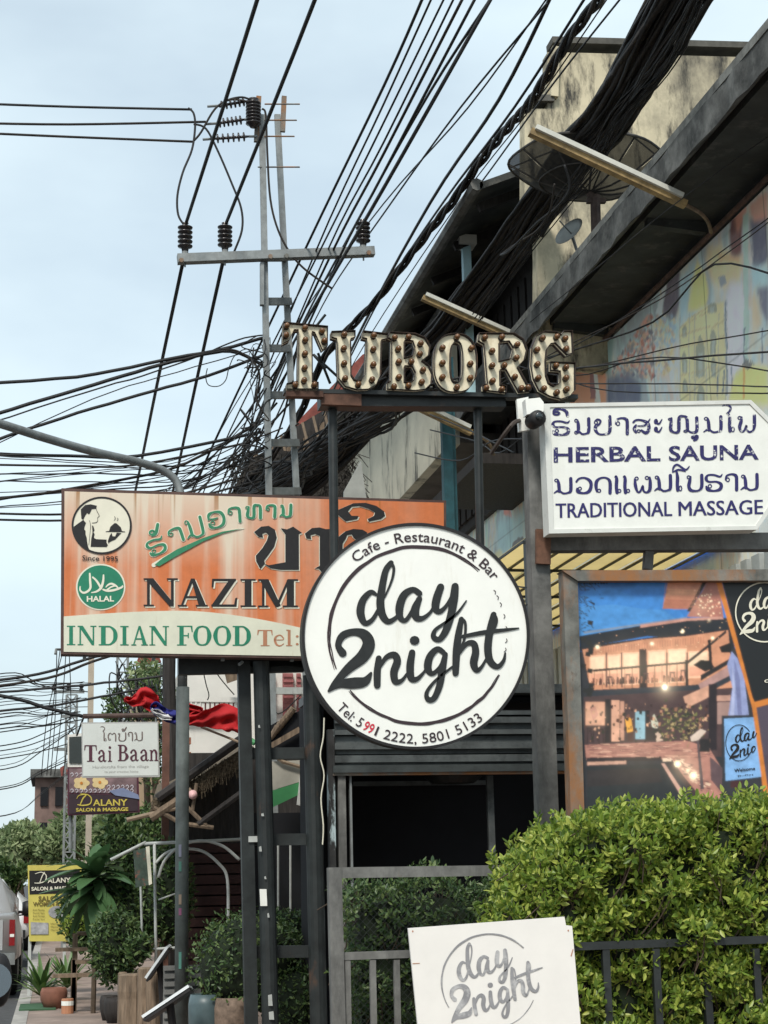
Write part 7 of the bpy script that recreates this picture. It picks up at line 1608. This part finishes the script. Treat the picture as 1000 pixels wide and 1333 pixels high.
# tangle at the pole, loops and drops
for i in range(13):
    x, y = random.uniform(328,350), random.uniform(435,600); pts = []
    for k in range(6): pts.append(cyl(x+random.uniform(-16,26)-k*3, y+k*random.uniform(4,16), 22-.2+random.uniform(-.2,.3)))
    cable(pts, random.choice((.006,.009,.011)), 'tangled wire loop around the power pole', 'tangled wires round the power pole')
for i in range(16):
    x0 = random.uniform(335,400); y0 = random.uniform(445,560); x1 = random.uniform(180,330); y1 = 648
    cable([cyl(x0,y0,22.3), cyl((x0+x1)/2+random.uniform(-12,12),(y0+y1)/2+random.uniform(0,20),26), cyl(x1,y1,31)], random.choice((.009,.012,.016)), 'slanting wire between the power pole and the top of the orange sign', 'slanting wires below the power pole')
for i in range(30):
    q = [(random.uniform(500,620), random.uniform(490,512)),(random.uniform(450,520), random.uniform(520,560)),(random.uniform(390,450), random.uniform(570,610)),(random.uniform(340,400), random.uniform(600,640)),(random.uniform(290,350), random.uniform(630,665))]
    cable([cyl(x,y,20+k*2) for k, (x, y) in enumerate(q)], random.choice((.012,.016,.02)), 'black cable in the tangle under the lit letters', 'cable tangle under the lit letters', jit=.01)
# far left wires low down
for i in range(30):
    y0 = random.uniform(868,1055); y1 = 890+(y0-868)*.55+random.uniform(-14,14); Y0 = 30+random.uniform(0,6)
    cable([cyl(-50,y0+18,Y0), cyl(20,y0+8,Y0+1), cyl(55,(y0+y1)/2+8,Y0+2), cyl(random.uniform(85,120),y1,Y0+3.5)], random.choice((.006,.008,.012)), 'thin low wire at the far left below the orange sign', 'low wires at the far left')
for i, q in enumerate((((-40,890),(50,878),(115,858),(150,850)),((-40,898),(60,884),(120,862),(175,845)),((-40,900),(20,910),(60,922),(110,934)),((-40,905),(70,896),(150,888),(215,880)),((-40,930),(60,920),(130,908),(200,895)))):
    cable([cyl(x,y,19.5+i) for x, y in q], .017 if i != 2 else .024, 'thicker cable at the far left passing behind the small cafe sign', 'thicker low cables at the far left', jit=.005)
for i in range(26):
    x, y = random.uniform(140,225), random.uniform(855,935); cable([cyl(x+random.uniform(-14,14)*k/2, y+k*random.uniform(4,22), 27+random.uniform(0,4)) for k in range(5)], random.choice((.008,.012,.014)), 'wire in the dense tangle behind the orange sign bottom', 'wire tangle behind the small cafe sign')
for i in range(5):
    x = (72,68,62,80,92)[i]; cable([cyl(74+i*4,848,30), cyl(x,930,31), cyl(x-6-i,1010,32)], .008, 'thin drop wire hanging below the left end of the orange sign', 'drop wires below the orange sign')
for q in (((262,862),(268,890),(272,905),(270,912)),((272,862),(288,885),(305,905)),((345,878),(352,900),(362,930),(392,905))): cable([cyl(x,y,24) for x, y in q], .008, 'thin wire slung in front of the white house', 'thin wires before the white house')

# blue fan-shaped house edges behind the posts and a roller of rolled tiles
rt = thing('tile_pile', 'ragged dark roof edge between the ladder frame posts', 'roof', ay(375,960,19))
b = MB(); b.poly([[(350,975),(352,945),(375,932),(392,925),(394,975)]], 19.2, .3); b.build('roof', K['dark'], rt)
for k in range(7):
    b = MB(); a = ay(352+k*3.4, 962-k*4, 18.9); b.lathe(a, [(.03,0),(.04,.16)], 8, (.5,-.3,.8)); b.build('tile', K['wood'], rt)
b = MB(); b.bar(ay(352,972,18.8), ay(390,950,18.8), .06); b.build('batten', K['wood'], rt)
